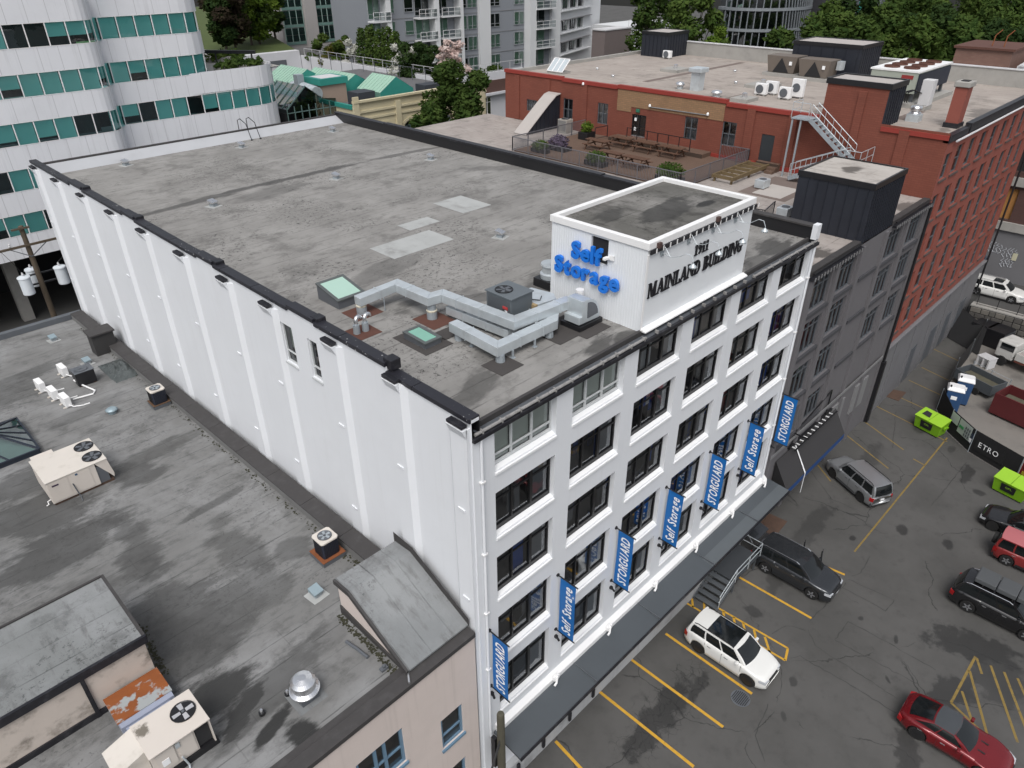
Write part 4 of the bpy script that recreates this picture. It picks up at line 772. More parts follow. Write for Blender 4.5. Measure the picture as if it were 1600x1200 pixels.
rd = thing('roof_duct', 'rusty orange duct between the stained block and the cream fan unit', 'duct', (-9.4, 5.2, 10.5))
MB().box(-10.2, 4.75, 10.42, -8.62, 6.14, 11.0).build('duct_side', LILAC, rd); MB().box(-10.24, 4.95, 11.002, -8.58, 6.14, 11.03).build('duct_top', RUSTT, rd); MB().box(-10.1, 3.96, 10.5, -8.75, 4.745, 10.92).build('neck', LILAC, rd)
# glass pyramid
SKF = M('dark_skylight_bar', (.02, .026, .04), .4)
sp = thing('roof_lantern', 'dark framed hipped glass roof light on the stained roof beside the cream unit', 'skylight', (-9.5, 23, BZ(23)))
sx0, sx1 = -12.6, -7.5; q0 = PBZ(66, 707); q1 = PBZ(30, 665); sy0, sy1 = q0.y, q1.y+.2; sx1 = (q0.x+q1.x)/2; zc = BZ(sy0)+.25; ap = zc+.85; ym = (sy0+sy1)/2; xa = sx1-1.6
MB().box(sx0, sy0, BZ(sy1)-.1, sx1, sy1, zc).build('curb', SKF, sp)
PANE = GLASS('lantern_glass', (.55, .72, .66), .14); INL = M('room_below', (.36, .38, .40), .8, var=.2, scale=.9)
def facet(cor, n, along):
    A, B, C_, D = [Vector(c) for c in cor]                       # A-B eave, D-C ridge
    for k in range(n):
        t0, t1 = k/n, (k+1)/n; MB().quad(A.lerp(B, t0), A.lerp(B, t1), D.lerp(C_, t1), D.lerp(C_, t0)).build('pane', PANE, sp)
        if k: MB().bar(A.lerp(B, t0), D.lerp(C_, t0), .07).build('glazing_bar', SKF, sp)
facet([(sx0, sy0, zc), (sx1, sy0, zc), (xa, ym, ap), (sx0, ym, ap)], 4, 0); facet([(sx1, sy0, zc), (sx1, sy1, zc), (xa, ym+.02, ap), (xa, ym-.02, ap)], 4, 1); facet([(sx1, sy1, zc), (sx0, sy1, zc), (sx0, ym, ap), (xa, ym, ap)], 4, 0)
for e in ((sx1, sy0, zc), (sx1, sy1, zc), (sx0, ym, ap)): MB().bar(e, (xa, ym, ap), .09).build('hip_bar', SKF, sp)
for a, b in (((sx0, sy0, zc), (sx1, sy0, zc)), ((sx1, sy0, zc), (sx1, sy1, zc)), ((sx1, sy1, zc), (sx0, sy1, zc))): MB().bar(a, b, .08).build('eave_bar', SKF, sp)
MB().quad((sx0, sy0+.05, zc+.02), (sx1-.05, sy0+.05, zc+.02), (sx1-.05, sy1-.05, zc+.02), (sx0, sy1-.05, zc+.02)).build('floor_below', INL, sp)
# mushroom ventilator
p = PBZ(479, 1088); mv = thing('roof_ventilator', 'bright aluminium mushroom ventilator on a square base near the street edge', 'vent', (p.x, p.y, p.z))
MB().box(p.x-.5, p.y-.5, p.z, p.x+.5, p.y+.5, p.z+.02).build('base_plate', FELTG, mv); MB().box(p.x-.3, p.y-.3, p.z, p.x+.3, p.y+.3, p.z+.28).build('curb', GREYM, mv)
MB().lathe([(.34, .28), (.46, .36), (.48, .42), (.44, .44), (.37, .5), (.36, .66), (.40, .7), (.39, .78), (.3, .88), (.12, .94), (.01, .95)], p, 32).build('hood', ALU, mv)
# condensers
def condenser(lb, px, py, base, bm, rust):
    p = PBZ(px, py); c = thing('condenser', lb, 'air conditioner', (p.x, p.y, p.z)); x, y, z = p
    MB().box(x-base, y-base, z, x+base, y+base, z+.22).build('base', GREYM, c); MB().box(x-base-.01, y-base-.01, z+.221, x+base+.01, y+base+.01, z+.245).build('tray', rust, c)
    MB().prism([(x-.3, y-.36), (x+.3, y-.36), (x+.36, y-.3), (x+.36, y+.3), (x+.3, y+.36), (x-.3, y+.36), (x-.36, y+.3), (x-.36, y-.3)], z+.25, z+.98).build('coil', bm, c)
    for k in range(9):
        for s in (-1, 1): MB().box(x-.29+k*.068, y+s*.365-.006, z+.27, x-.27+k*.068, y+s*.365+.006, z+.97).build('grille_bar', BLKM, c); MB().box(x+s*.365-.006, y-.29+k*.068, z+.27, x+s*.365+.006, y-.27+k*.068, z+.97).build('grille_bar', BLKM, c)
    MB().prism([(x-.31, y-.39), (x+.31, y-.39), (x+.39, y-.31), (x+.39, y+.31), (x+.31, y+.39), (x-.31, y+.39), (x-.39, y+.31), (x-.39, y-.31)], z+.98, z+1.06).build('lid', CREAMS, c, bevel=.015); fan_top(c, x, y, z+1.065, .25, 5, GREYM, GALVD)
    return c
COIL = M('dark_blue_coil', (.022, .027, .045), .6, .2); RUSTO = M('orange_rust', (.20, .065, .022), .85, var=.3, scale=5)
condenser('dark louvred condenser on a rusty tray near the wedge shaped roof', 513, 868, .5, COIL, RUSTO); condenser('dark condenser with a beige lid on a dark rusted tray farther along the wall kerb', 250, 632, .45, COIL, WOOD)
# split units with white casings
def split(lb, px, py, i):
    p = PBZ(px, py); s = thing('split_unit', lb, 'air conditioner', (p.x, p.y, p.z), .05, 'white split units in a cluster', world=False)
    for y in (-.28, .28): MB().box(-.28, y-.05, 0, .24, y+.05, .06).build('foot', CREAMS, s)
    MB().box(-.16, -.42, .07, .16, .42, .64).build('casing', WHITE2, s, bevel=.02); MB().lathe([(.22, 0), (.24, .015), (.2, .02)], (.16, -.1, .35), 16, 'X').build('fan_grille', GREYM, s)
    MB().box(-.12, .421, .1, .12, .45, .4).build('valve_cover', WHITE2, s); MB().tube([(.0, -.44, .2), (.15, -.6, .1), (.5, -.75, .06), (.9, -.8, .05)], .035, 6).build('pipe', WHITE2, s)
    return s
for i, (px, py, t) in enumerate([(101, 586, 'standing alone beside the black open fan unit'), (66, 610, 'first of a row of three on the stained roof'), (86, 622, 'middle one of the row of three'), (105, 633, 'last of the row of three beside the bent white pipe')]): split('small white split air unit '+t, px, py, i)
p = PBZ(135, 597); c = thing('condenser', 'black square condenser with an open top fan among the white split units', 'air conditioner', tuple(p)); x, y, z = p
MB().box(x-.5, y-.42, z+.05, x+.5, y+.42, z+.85).build('casing', BLKM, c, bevel=.03); MB().box(x-.53, y-.45, z+.85, x+.53, y+.45, z+.9).build('lid', GREYM, c, bevel=.02); fan_top(c, x-.05, y, z+.905, .33, 4, GREYM, GREYM)
MB().box(x-.45, y-.4, z, x-.3, y+.4, z+.05).build('skid', WOOD, c); MB().box(x+.3, y-.4, z, x+.45, y+.4, z+.05).build('skid', WOOD, c)
p = PBZ(108, 632); MB().tube([p+Vector((.3, .3, .06)), p+Vector((1.3, .1, .06)), p+Vector((1.5, .4, .06)), p+Vector((1.2, 1.6, .06)), p+Vector((1.0, 2.2, .2))], .05, 6).build('x', WHITE2); o = bpy.context.scene.objects['x']; o.name = 'pipe_run'; tag(o, 'bent white insulated pipe run beside the black condenser', 'pipe')
bz = lambda px, py: PBZ(px, py)
BLUV = M('blue_grey_vent', (.30, .38, .42), .45, .4, var=.1)
for px, py, t in [(495, 930, 'between the wedge shaped roof and the mushroom ventilator'), (84, 532, 'alone on the stained roof near the rear parapet'), (137, 568, 'behind the black condenser')]:
    p = PBZ(px, py); bvent('blue grey box vent '+t, p.x, p.y, p.z, BLUV, .1)
p = PBZ(176, 645); v = thing('roof_vent', 'low round blue grey vent cap in the open middle of the stained roof', 'vent', tuple(p)); MB().lathe([(.2, 0), (.2, .16)], p, 14).build('neck', BLUV, v); MB().lathe([(.3, .18), (.31, .22), (.2, .3), (.01, .33)], p, 16).build('cap', BLUV, v, smooth=True)
# brick flue, rubbish beside the kerb, loose things
p = PBZ(165, 548); fl = thing('brick_flue', 'square dark flue block against the white wall above the split units', 'chimney', (-1.0, p.y, BZ(p.y)))
MB().box(-1.75, p.y-.5, BZ(p.y)-.1, -.5, p.y+.5, BZ(p.y)+1.35).build('shaft', M('sooty_render', (.035, .034, .034), .85, var=.3), fl, bevel=.02); MB().box(-1.85, p.y-.6, BZ(p.y)+1.352, -.4, p.y+.6, BZ(p.y)+1.47).build('cap', BROWNF, fl, bevel=.02)
p = PBZ(192, 578); tp = thing('tarpaulin', 'crumpled dark tarpaulin heaped below the square flue', 'tarpaulin', tuple(p)); mb = MB(); N = 14
vv = []
for i in range(N):
    for j in range(N):
        u, w = i/(N-1), j/(N-1); e = min(u, 1-u, w, 1-w)*2; vv.append((p.x-.9+1.7*u, p.y-1.5+3*w, p.z+.02+e*(.25+.3*rnd.random())))
mb.add(vv, [(i*N+j, (i+1)*N+j, (i+1)*N+j+1, i*N+j+1) for i in range(N-1) for j in range(N-1)]).build('sheet', M('wet_tarpaulin', (.07, .08, .08), .35, var=.4, scale=3), tp)
a, b = PBZ(541, 1004), PBZ(575, 1029); o = MB().tube([a+Vector((0, 0, .06)), a.lerp(b, .5)+Vector((.02, 0, .06)), b+Vector((0, 0, .06))], .06, 7).build('loose_pipe', GREYM); tag(o, 'length of dark pipe lying on the roof beside the beige gable', 'pipe')
p = PBZ(600, 1046); o = MB().box(p.x-.13, p.y-.08, p.z, p.x+.13, p.y+.08, p.z+.1).lathe([(.06, .1), (.05, .2)], p, 8).build('roof_drain', GREYM); tag(o, 'little grey drain box below the beige gable', 'drain')
for px, py, lb in [(450, 1086, 'little lamp stub beside the base of the mushroom ventilator'), (410, 1116, 'little lamp stub standing by the black tar patches')]:
    p = PBZ(px, py); s = thing('pipe_stub', lb, 'pipe', tuple(p)); MB().lathe([(.1, 0), (.1, .12)], p, 10).build('base', BLKM, s); MB().lathe([(.05, .12), (.06, .2), (.04, .24)], p, 10).build('tip', ALU, s)
# street pole by the corner, with wires
POLE = M('weathered_pole', (.075, .07, .05), .85, var=.25, scale=3)
pl = thing('utility_pole', 'weathered timber pole rising beside the canopy end at the white corner', 'pole', (-.15, -1.05, 0))
MB().lathe([(.19, 0), (.15, 6.9), (.13, 7.0), (.02, 7.02)], (-.08, -1.05, 0), 12).build('shaft', POLE, pl); MB().box(-.28, -.9, 3.6, -.12, -.7, 5.4).build('cable_guard', BLKM, pl)
for k in range(3): MB().tube([(-.1, -1.05, 5.6-.12*k), (-1.2, -1.6, 5.2-.13*k), (-4, -3.2, 5.0-.13*k), (-12, -7, 5.4-.1*k)], .022, 5).build('wire', BLKM, pl)
# ------------------------------------------------------------------ the grey building beside the white one
GX0, GX1, GZ = BW+.06, 39.88, 17.0
GREYP = M('grey_paint', (.135, .130, .138), .75, var=.07, scale=.6, dirt=.25, dirtcol=(.09, .09, .092), streak=.2, bump=.08)
GREYL = M('grey_trim', (.20, .20, .205), .7, var=.08, scale=1)
GREYDK = M('grey_sill', (.055, .055, .062), .7, var=.1)
gb_ = thing('grey_building', 'grey painted building with a roof terrace between the white and the red building', 'building', (31, 0, 0))
GR = [(14.55, 16.42), (11.95, 13.95), (9.0, 11.1), (6.1, 8.0)]
gcols = [(23.2, 25.7), (26.5, 28.9), (33.0, 35.8), (36.9, 39.3)]
gh = [(a, z0, b, z1) for a, b in gcols for z0, z1 in GR if not (z0 < 7 and a > 30)]
ROOFG = FELT('terrace_roof_felt', (.32, .285, .265), (.21, .19, .175), (.38, .345, .32), 'Y', 1.2, blobs=[PB(1275, 395, 17, 1.0, 1.6, .4, .8), PB(1420, 325, 17, 1.5, .8, .2, .7)], wet=.25)
MB().wall((GX0, .02, 0), (1, 0, 0), GX1-GX0, 0, 16.85, [(a-GX0, b, c-GX0, d) for a, b, c, d in gh], .25, (0, 1, 0)).build('front_wall', GREYP, gb_)
MB().quad((GX0, .3, GZ), (GX1, .3, GZ), (GX1, 41, GZ), (GX0, 41, GZ)).build('roof', ROOFG, gb_)
MB().quad((GX0, 41, 0), (GX0, 41, GZ), (GX1, 41, GZ), (GX1, 41, 0)).build('rear_wall', GREYP, gb_)
for a, b in ((GX0, 28.9), (33.6, GX1-.05)):
    MB().box(a, .02, 16.86, b, .40, 17.1).build('coping', BROWNF, gb_); MB().box(a, -.22, 16.72, b, -.002, 16.86).build('gutter', BLACK, gb_); MB().tube([(a+.2, -.1, 17.02), (b-.1, -.1, 17.02)], .045, 7).build('gutter_pipe', BLKM, gb_)
    k = a+.15
    while k < b: MB().box(k, -.26, 16.66, k+.07, -.221, 16.87).build('bracket', GREYL, gb_); k += .36
for x in (22.75, 25.95, 29.15, 32.6, 36.1, 39.45): MB().box(x, -.12, 0, x+.4, .018, 16.7).build('pier', GREYP, gb_)
for z in (14.45, 11.75, 8.7):
    MB().box(29.85, -.1, z-.02, 32.45, .018, z+.2).build('blind_sill', GREYDK, gb_)
for z in (5.6,): MB().box(GX0, -.16, z, 39.4, -.121, z+.22).build('string_course', GREYL, gb_)
for i, (a, b, c, d) in enumerate(gh):
    w_ = window(gb_, (a, .22, b), (1, 0, 0), (0, 1, 0), c-a, d-b, (.25, .5, .75), (.72,), .05, frame=GREYM, glass=GLS)
    MB().box(a-.08, -.12, b-.2, c+.08, .2, b-.004).build('sill', GREYDK, w_)
    MB().quad((a, .9, b), (c, .9, b), (c, .9, d), (a, .9, d)).build('room', INB[3] if i % 3 else MATS['unit_grey'], w_)
    if i % 2: MB().box(a+.2, .5, b+.2, a+.2+(c-a)*.35, .52, d-.3).build('curtain', M('pale_curtain', (.34, .33, .31), .8), w_)
for a, z in ((31.0, 4.2), (35.0, 4.2)): MB().box(a+.4, -.09, 2.6, a+2.6, .018, 4.9).build('ground_panel', GREYL, gb_)
MB().tube([(39.75, -.22, 16.6), (39.75, -.22, .2)], .09, 8).build('drainpipe', BLKM, gb_); MB().box(39.55, -.38, 0, 39.95, -.02, 5.2).build('pipe_guard', BLKM, gb_)
# ground-floor bracket rail, lamps
fr_ = thing('steel_bracket', 'black steel frame bracketed to the grey wall above the awning', 'bracket', (28, -.5, 6))
for a, b in [((25.6, -.1, 6.0), (30.4, -.1, 6.9)), ((25.6, -1.0, 6.0), (25.6, -.1, 6.0)), ((30.4, -.1, 6.9), (30.4, -.1, 4.2)), ((25.6, -.1, 6.0), (25.6, -.1, 5.0))]: MB().bar(a, b, .07).build('bar', BLKM, fr_)
aw = thing('awning', 'sloping black awning with a blue valance on the grey wall', 'awning', (28, -.6, 2.4))
AWN = M('awning_black', (.035, .034, .036), .8, var=.12); AWB = M('awning_blue', (.008, .05, .18), .7)
ax0, ax1 = 23.9, 32.2
MB().quad((ax0, -.05, 4.75), (ax0, -1.05, 3.1), (ax1, -1.05, 3.1), (ax1, -.05, 4.75)).build('canopy', AWN, aw); MB().quad((ax0, -1.05, 3.1), (ax0, -1.05, 2.7), (ax1, -1.05, 2.7), (ax1, -1.05, 3.1)).build('valance', AWB, aw)
MB().poly([(ax0, -.05, 2.7), (ax0, -1.05, 2.7), (ax0, -1.05, 3.1), (ax0, -.05, 4.75)]).build('side_panel', M('awning_side', (.01, .01, .011), .8), aw); MB().poly([(ax1, -.05, 4.75), (ax1, -1.05, 3.1), (ax1, -1.05, 2.7), (ax1, -.05, 2.7)]).build('side_panel', MATS['awning_side'], aw)
st = MB(); P0 = PY(1250, 700, -.1)
MB().add([(26.2, -.1, 4.82), (26.32, -.1, 4.82), (26.35, -1.08, 3.14), (26.22, -1.08, 3.14), (26.2, -1.1, 1.6), (26.32, -1.1, 1.6)], [(0, 3, 2, 1), (3, 4, 5, 2)]).build('white_strap', WLET, aw)
for k in range(11): MB().box(25.6+k*.52, -.40, 4.97, 25.64+k*.52, -.16, 5.03).build('ladder_rung', WLET, aw)
MB().bar((25.4, -.06, 4.98), (31.4, -.06, 4.98), .16).build('ladder_rail', BLKM, aw); MB().bar((25.4, -.44, 4.98), (31.4, -.44, 4.98), .08).build('ladder_rail', BLKM, aw)
# ------------------------------------------------------------------ black sheet metal roof boxes
BOXM = M('black_sheet_metal', (.018, .021, .03), .5, .1, var=.25, scale=1.2, dirt=.1, dirtcol=(.06, .065, .075))
def roofbox(name, lb, x0, y0, x1, y1, z0, z1, top, ribs=(.55, .3), at='roof hut'):
    t = thing(name, lb, at, ((x0+x1)/2, (y0+y1)/2, z0))
    MB().box(x0, y0, z0, x1, y1, z1).build('wall', BOXM, t); MB().quad((x0, y0, z1+.03), (x1, y0, z1+.03), (x1, y1, z1+.03), (x0, y1, z1+.03)).build('roof', top, t)
    for a in [(x0-.06, y0-.06, x1+.06, y0+.05), (x0-.06, y1-.05, x1+.06, y1+.06), (x0-.06, y0+.05, x0+.05, y1-.05), (x1-.05, y0+.05, x1+.06, y1-.05)]: MB().box(a[0], a[1], z1-.2, a[2], a[3], z1+.1).build('fascia', BLKM, t)
    k = y0+.3
    while k < y1-.1: MB().box(x0-.045, k-.02, z0, x0-.001, k+.02, z1-.2).build('seam', BOXM, t); k += ribs[0]
    k = x0+.2
    while k < x1-.05: MB().box(k-.02, y0-.045, z0, k+.02, y0-.001, z1-.2).build('seam', BOXM, t); k += ribs[1]
    return t
TOPG = FELT('hut_roof_felt', (.42, .39, .36), (.25, .225, .20), (.47, .44, .41), 'X', 5, blobs=[(31.2, 2.3, 1.0, .6, .1, .9)], wet=.35)
roofbox('roof_hut', 'black sheet metal stair hut with a stained pale roof on the grey front edge', 29.0, .06, 33.5, 4.25, 16.9, 20.1, TOPG)
# terrace
DECKM = M('deck_boards', (.135, .085, .06), .8, var=.2, scale=2.5, dirt=.3, dirtcol=(.07, .05, .04))
def deckwood():
    nt = DECKM.node_tree; g = NT(nt); b = [n for n in nt.nodes if n.type == 'BSDF_PRINCIPLED'][0]; X_, Y_, Z_ = g.xyz(); l = g.lines(X_, .14, .02)
    s = b.inputs['Base Color'].links[0].from_socket; g.put(b.inputs['Base Color'], g.mix(g.math('MULTIPLY', l, .7), s, (.02, .014, .01)))
deckwood()
tr = thing('roof_terrace', 'brown timber terrace deck on the grey building with picnic tables', 'terrace', (35, 20, GZ))
TX0, TX1, TY0, TY1 = 30.7, 39.6, 12.9, 28.4
MB().box(TX0, TY0, GZ+.004, TX1, TY1, GZ+.12).build('deck', DECKM, tr)
MB().box(38.5, 16.0, GZ+.12, TX1+.2, 25.0, GZ+.42).build('raised_deck', DECKM, tr)
RAILM = M('terrace_rail', (.20, .20, .22), .5, .5)
def railing(lb, pts, h=1.08, pitch=.13, mat=RAILM, z=GZ+.05, mesh=True, post=1.8):
    t = thing('railing', lb, 'railing', (pts[0][0], pts[0][1], z)); pk = MB()
    for (a, b) in zip(pts[:-1], pts[1:]):
        A, B = Vector((*a, z)), Vector((*b, z)); L = (B-A).length; n = max(1, round(L/post))
        MB().bar(A+Vector((0, 0, h)), B+Vector((0, 0, h)), .05).build('top_rail', mat, t); MB().bar(A+Vector((0, 0, .1)), B+Vector((0, 0, .1)), .035).build('bottom_rail', mat, t)
        for k in range(n+1): p = A.lerp(B, k/n); MB().bar(p, p+Vector((0, 0, h)), .05).build('post', mat, t)
        m_ = int(L/pitch)
        if mesh:
            for k in range(m_): p = A.lerp(B, (k+.5)/m_); pk.bar(p+Vector((0, 0, .1)), p+Vector((0, 0, h)), .022)
    if mesh: struct(pk.build('pickets', mat, t), 'stuff')
    return t
railing('grey picket railing round the timber roof terrace', [(39.7, 28.5), (30.6, 28.5), (30.6, 12.8), (39.7, 12.8), (39.7, 15.2)])
railing('black handrail in front of the glass door on the raised deck', [(38.6, 23.2), (38.6, 17.2)], .95, .5, BLKM, GZ+.42, False, 1.0)
railing('short black stair handrail beside the dark terrace door', [(38.6, 25.2), (37.2, 25.4)], .95, .5, BLKM, GZ+.3, False, 1.2)
TBL = M('picnic_timber', (.10, .05, .03), .75, var=.25, scale=4)
def picnic():
    t = thing('picnic_table', 'x', 'picnic table', (0, 0, 0), 0, 'picnic tables on the terrace', world=False)
    for k in range(4): MB().box(-.36+k*.185, -1.0, .72, -.20+k*.185, 1.0, .76).build('top_plank', TBL, t)
    for s in (-1, 1):
        MB().box(s*.62-.13, -1.0, .42, s*.62+.13, 1.0, .46).build('bench', TBL, t)
        for y in (-.7, .7): MB().bar((s*.75, y, 0), (s*.2, y, .72), .05, .09).build('leg', TBL, t)
    for y in (-.7, .7): MB().bar((-.75, y+.03, .38), (.75, y+.03, .38), .05, .09).build('cross_beam', TBL, t); MB().bar((-.36, y, .68), (.36, y, .68), .05, .07).build('top_batten', TBL, t)
    return t
pt = picnic()
for i, (x, y, lb) in enumerate([(37.4, 22.8, 'brown picnic table below the glass terrace door, next to the planter side'), (37.4, 20.4, 'brown picnic table in the middle of the row of three by the raised deck'), (37.4, 18.0, 'brown picnic table ending the row of three towards the timber frame'),
                               (35.3, 23.6, 'brown picnic table standing alone in front of the dark square planter'), (32.9, 20.4, 'brown picnic table by the railing next to the bushy lavender'), (32.9, 18.1, 'brown picnic table by the railing close to the rounded green shrub')]):
    q = pt if i == 0 else copy_tree(pt); q.location = (x, y, GZ+.12); q['label'] = lb
LEAFS = {}
def leafmat(name, c1, c2, tr=.25):
    if name in MATS: return MATS[name]
    m = bpy.data.materials.new(name); m.use_nodes = True; nt = m.node_tree; nt.nodes.clear(); g = NT(nt); o = g.n('ShaderNodeOutputMaterial'); d = g.n('ShaderNodeBsdfDiffuse'); t = g.n('ShaderNodeBsdfTranslucent'); mx = g.n('ShaderNodeMixShader')
    oi = g.n('ShaderNodeObjectInfo'); n1 = g.noise(.9, 3); n2 = g.noise(9, 2); c = g.mix(g.ramp(n1, .35, .65), c1, c2); c = g.mix(g.math('MULTIPLY', g.ramp(n2, .45, .7), .5), c, tuple(x*.45 for x in c1))
    c = g.mix(g.math('MULTIPLY', oi.outputs['Random'], .3), c, tuple(x*.6 for x in c1)); g.put(d.inputs[0], c); g.put(t.inputs[0], g.mix(.5, c, (.10, .14, .02)))
    mx.inputs[0].default_value = tr; nt.links.new(d.outputs[0], mx.inputs[1]); nt.links.new(t.outputs[0], mx.inputs[2]); nt.links.new(mx.outputs[0], o.inputs['Surface']); MATS[name] = m; return m
LG = leafmat('leaf_green', (.05, .088, .022), (.105, .15, .04)); LD = leafmat('leaf_dark', (.022, .042, .016), (.05, .082, .027)); LB = leafmat('leaf_bright', (.075, .13, .02), (.14, .20, .035)); LM = leafmat('leaf_mid', (.038, .07, .02), (.085, .128, .034))
LP = leafmat('blossom_pink', (.72, .52, .48), (.80, .68, .64)); LWH = leafmat('blossom_white', (.55, .56, .50), (.68, .67, .62)); LLV = leafmat('lavender', (.10, .075, .13), (.16, .13, .18)); LY = leafmat('leaf_olive', (.07, .075, .02), (.13, .12, .03)); LPU = leafmat('leaf_bronze', (.03, .022, .018), (.055, .045, .03))
BARK = M('bark', (.06, .048, .038), .9, var=.3, scale=5)
def leaves(mb, c, rad, n, size, rn, shell=.55, flat=1.):
    """leaf clumps: small bent quads scattered through an ellipsoid"""
    c = Vector(c)
    for _ in range(n):
        while True:
            d = Vector((rn.gauss(0, 1), rn.gauss(0, 1), rn.gauss(0, 1)))
            if d.length > .01: break
        d.normalize(); r = (shell+(1-shell)*rn.random()**.6); p = c+Vector((d.x*rad[0], d.y*rad[1], d.z*rad[2]))*r
        a = Vector((rn.gauss(0, 1), rn.gauss(0, 1), rn.gauss(0, .6)*flat)).normalized(); b = a.cross(d+Vector((0, 0, .3))); b = b.normalized() if b.length > .01 else Vector((1, 0, 0)); s = size*(.6+.8*rn.random()); nrm = a.cross(b)*s*.25
        mb.add([p-a*s, p+b*s*.55+nrm, p+a*s, p-b*s*.55+nrm], [(0, 1, 2, 3)])
def planter(lb, x, y, z, w, d, h, leaf, spread, hgt, n, box=BLKM, cat='planter'):
    t = thing('planter', lb, cat, (x, y, z)); MB().box(x-w, y-d, z, x+w, y+d, z+h).build('box', box, t, bevel=.02); mb = MB(); leaves(mb, (x, y, z+h+hgt*.6), (spread, spread, hgt), n, .11, random.Random(int(x*31+y*7)), .2); mb.build('foliage', leaf, t); return t
planter('dark square planter with a tall green leafy plant on the terrace', 37.6, 26.6, GZ+.12, .55, .5, .6, LB, .55, .55, 420)
planter('purple lavender bush in a low trough by the terrace corner', 33.1, 25.8, GZ+.12, .5, 1.0, .3, LLV, .9, .55, 700); planter('low green bush in a trough beside the purple lavender', 31.5, 26.3, GZ+.12, .3, .8, .3, LM, .7, .4, 500)
planter('rounded green shrub in a trough behind the railing pickets', 31.4, 20.6, GZ+.12, .35, .9, .35, LG, .8, .45, 600); planter('feathery green shrub at the terrace corner near the white sign box', 31.8, 14.4, GZ+.12, .4, 1.0, .3, LG, 1.0, .6, 800)
# timber frame, steps, small cooling units on the grey roof
tf = thing('joist_platform', 'open frame of brown timber joists beside the terrace railing', 'timber platform', (36.5, 11.6, GZ))
JO = M('joist_timber', (.14, .10, .05), .85, var=.25, scale=4)
for y in (10.9, 12.4): MB().box(34.0, y-.06, GZ+.25, 39.2, y+.06, GZ+.5).build('beam', JO, tf)
for k in range(6): MB().box(34.1+k*.95, 10.96, GZ+.27, 34.22+k*.95, 12.34, GZ+.48).build('joist', JO, tf)
for x in (34.2, 36.6, 39.0):
    for y in (11.0, 12.3): MB().box(x-.06, y-.06, GZ, x+.06, y+.06, GZ+.25).build('post', JO, tf)
sp_ = thing('timber_steps', 'brown timber steps leading up to the dark steel door', 'steps', (39, 10.8, GZ))
for k in range(3): MB().box(38.4+k*.4, 10.2, GZ, 38.8+k*.4, 11.9 if k else 10.8, GZ+.18*(k+1)).build('step', DECKM, sp_)
for x, y, lb in [(34.9, 9.1, 'pale grey condenser lying low beside the timber joists'), (30.3, 5.2, 'small pale cooling unit tucked behind the black stair hut')]:
    o = thing('cooling_unit', lb, 'air conditioner', (x, y, GZ)); MB().box(x-.45, y-.35, GZ+.06, x+.45, y+.35, GZ+.6).build('casing', GALV, o, bevel=.03); MB().box(x-.4, y-.3, GZ, x+.4, y+.3, GZ+.06).build('skid', WOOD, o); MB().lathe([(.24, 0), (.25, .02), (.2, .025)], (x, y, GZ+.6), 16).build('fan_grille', GREYM, o)
MB().box(33.0, 6.5, GZ+.002, 38.2, 9.8, GZ+.012).build('roof_patch', M('brown_felt', (.16, .125, .11), .85, var=.15), gb_); MB().box(33.4, 7.0, GZ+.013, 36.2, 9.0, GZ+.02).build('roof_patch', M('pale_felt', (.42, .39, .365), .85, var=.08), gb_)
railing('thin black railing beside the black stair hut', [(29.6, 5.6), (27.6, 5.2), (27.2, 6.9)], 1.0, .22, BLKM, GZ, True, 2.0)
# long wedge hatch and condenser by the red wall
hw = thing('stair_hatch', 'long wedge shaped black stair hatch with a pale sloping top', 'roof hut', (38, 32.5, GZ))
wp = [(35.3, GZ), (39.8, GZ), (39.8, 19.85), (39.2, 19.75), (38.2, 19.1)]
MB().ext([(x, 31.6, z) for x, z in wp], (0, 1.25, 0)).build('wall', BOXM, hw)
HT = M('pale_hatch_felt', (.40, .37, .35), .8, var=.08)
for (a, b) in ((wp[0], wp[4]), (wp[4], wp[3]), (wp[3], wp[2])): MB().add([(a[0], 31.5, a[1]+.02), (b[0], 31.5, b[1]+.02), (b[0], 32.95, b[1]+.02), (a[0], 32.95, a[1]+.02), (a[0], 31.5, a[1]+.09), (b[0], 31.5, b[1]+.09), (b[0], 32.95, b[1]+.09), (a[0], 32.95, a[1]+.09)], [(3, 2, 1, 0), (4, 5, 6, 7), (0, 1, 5, 4), (2, 3, 7, 6), (0, 4, 7, 3), (1, 2, 6, 5)]).build('sloping_top', HT, hw)
for k in range(7): MB().box(36.2+k*.52, 31.56, GZ, 36.24+k*.52, 31.599, min(19.0, GZ+.5+k*.38)).build('seam', BOXM, hw)
o = thing('condenser', 'pale beige square condenser between the wedge hatch and the terrace railing', 'air conditioner', (38.6, 29.9, GZ)); MB().box(38.2, 29.4, GZ+.1, 39.1, 30.4, GZ+1.15).build('casing', M('faded_beige_metal', (.33, .31, .28), .6, var=.1), o, bevel=.02)
for k in range(8): MB().box(38.185, 29.5+k*.11, GZ+.2, 38.199, 29.55+k*.11, GZ+1.05).build('louvre', GREYM, o)
fan_top(o, 38.65, 29.9, GZ+1.155, .33)
MB().box(38.2, 29.4, GZ, 39.1, 30.4, GZ+.1).build('skid', CONC, o)
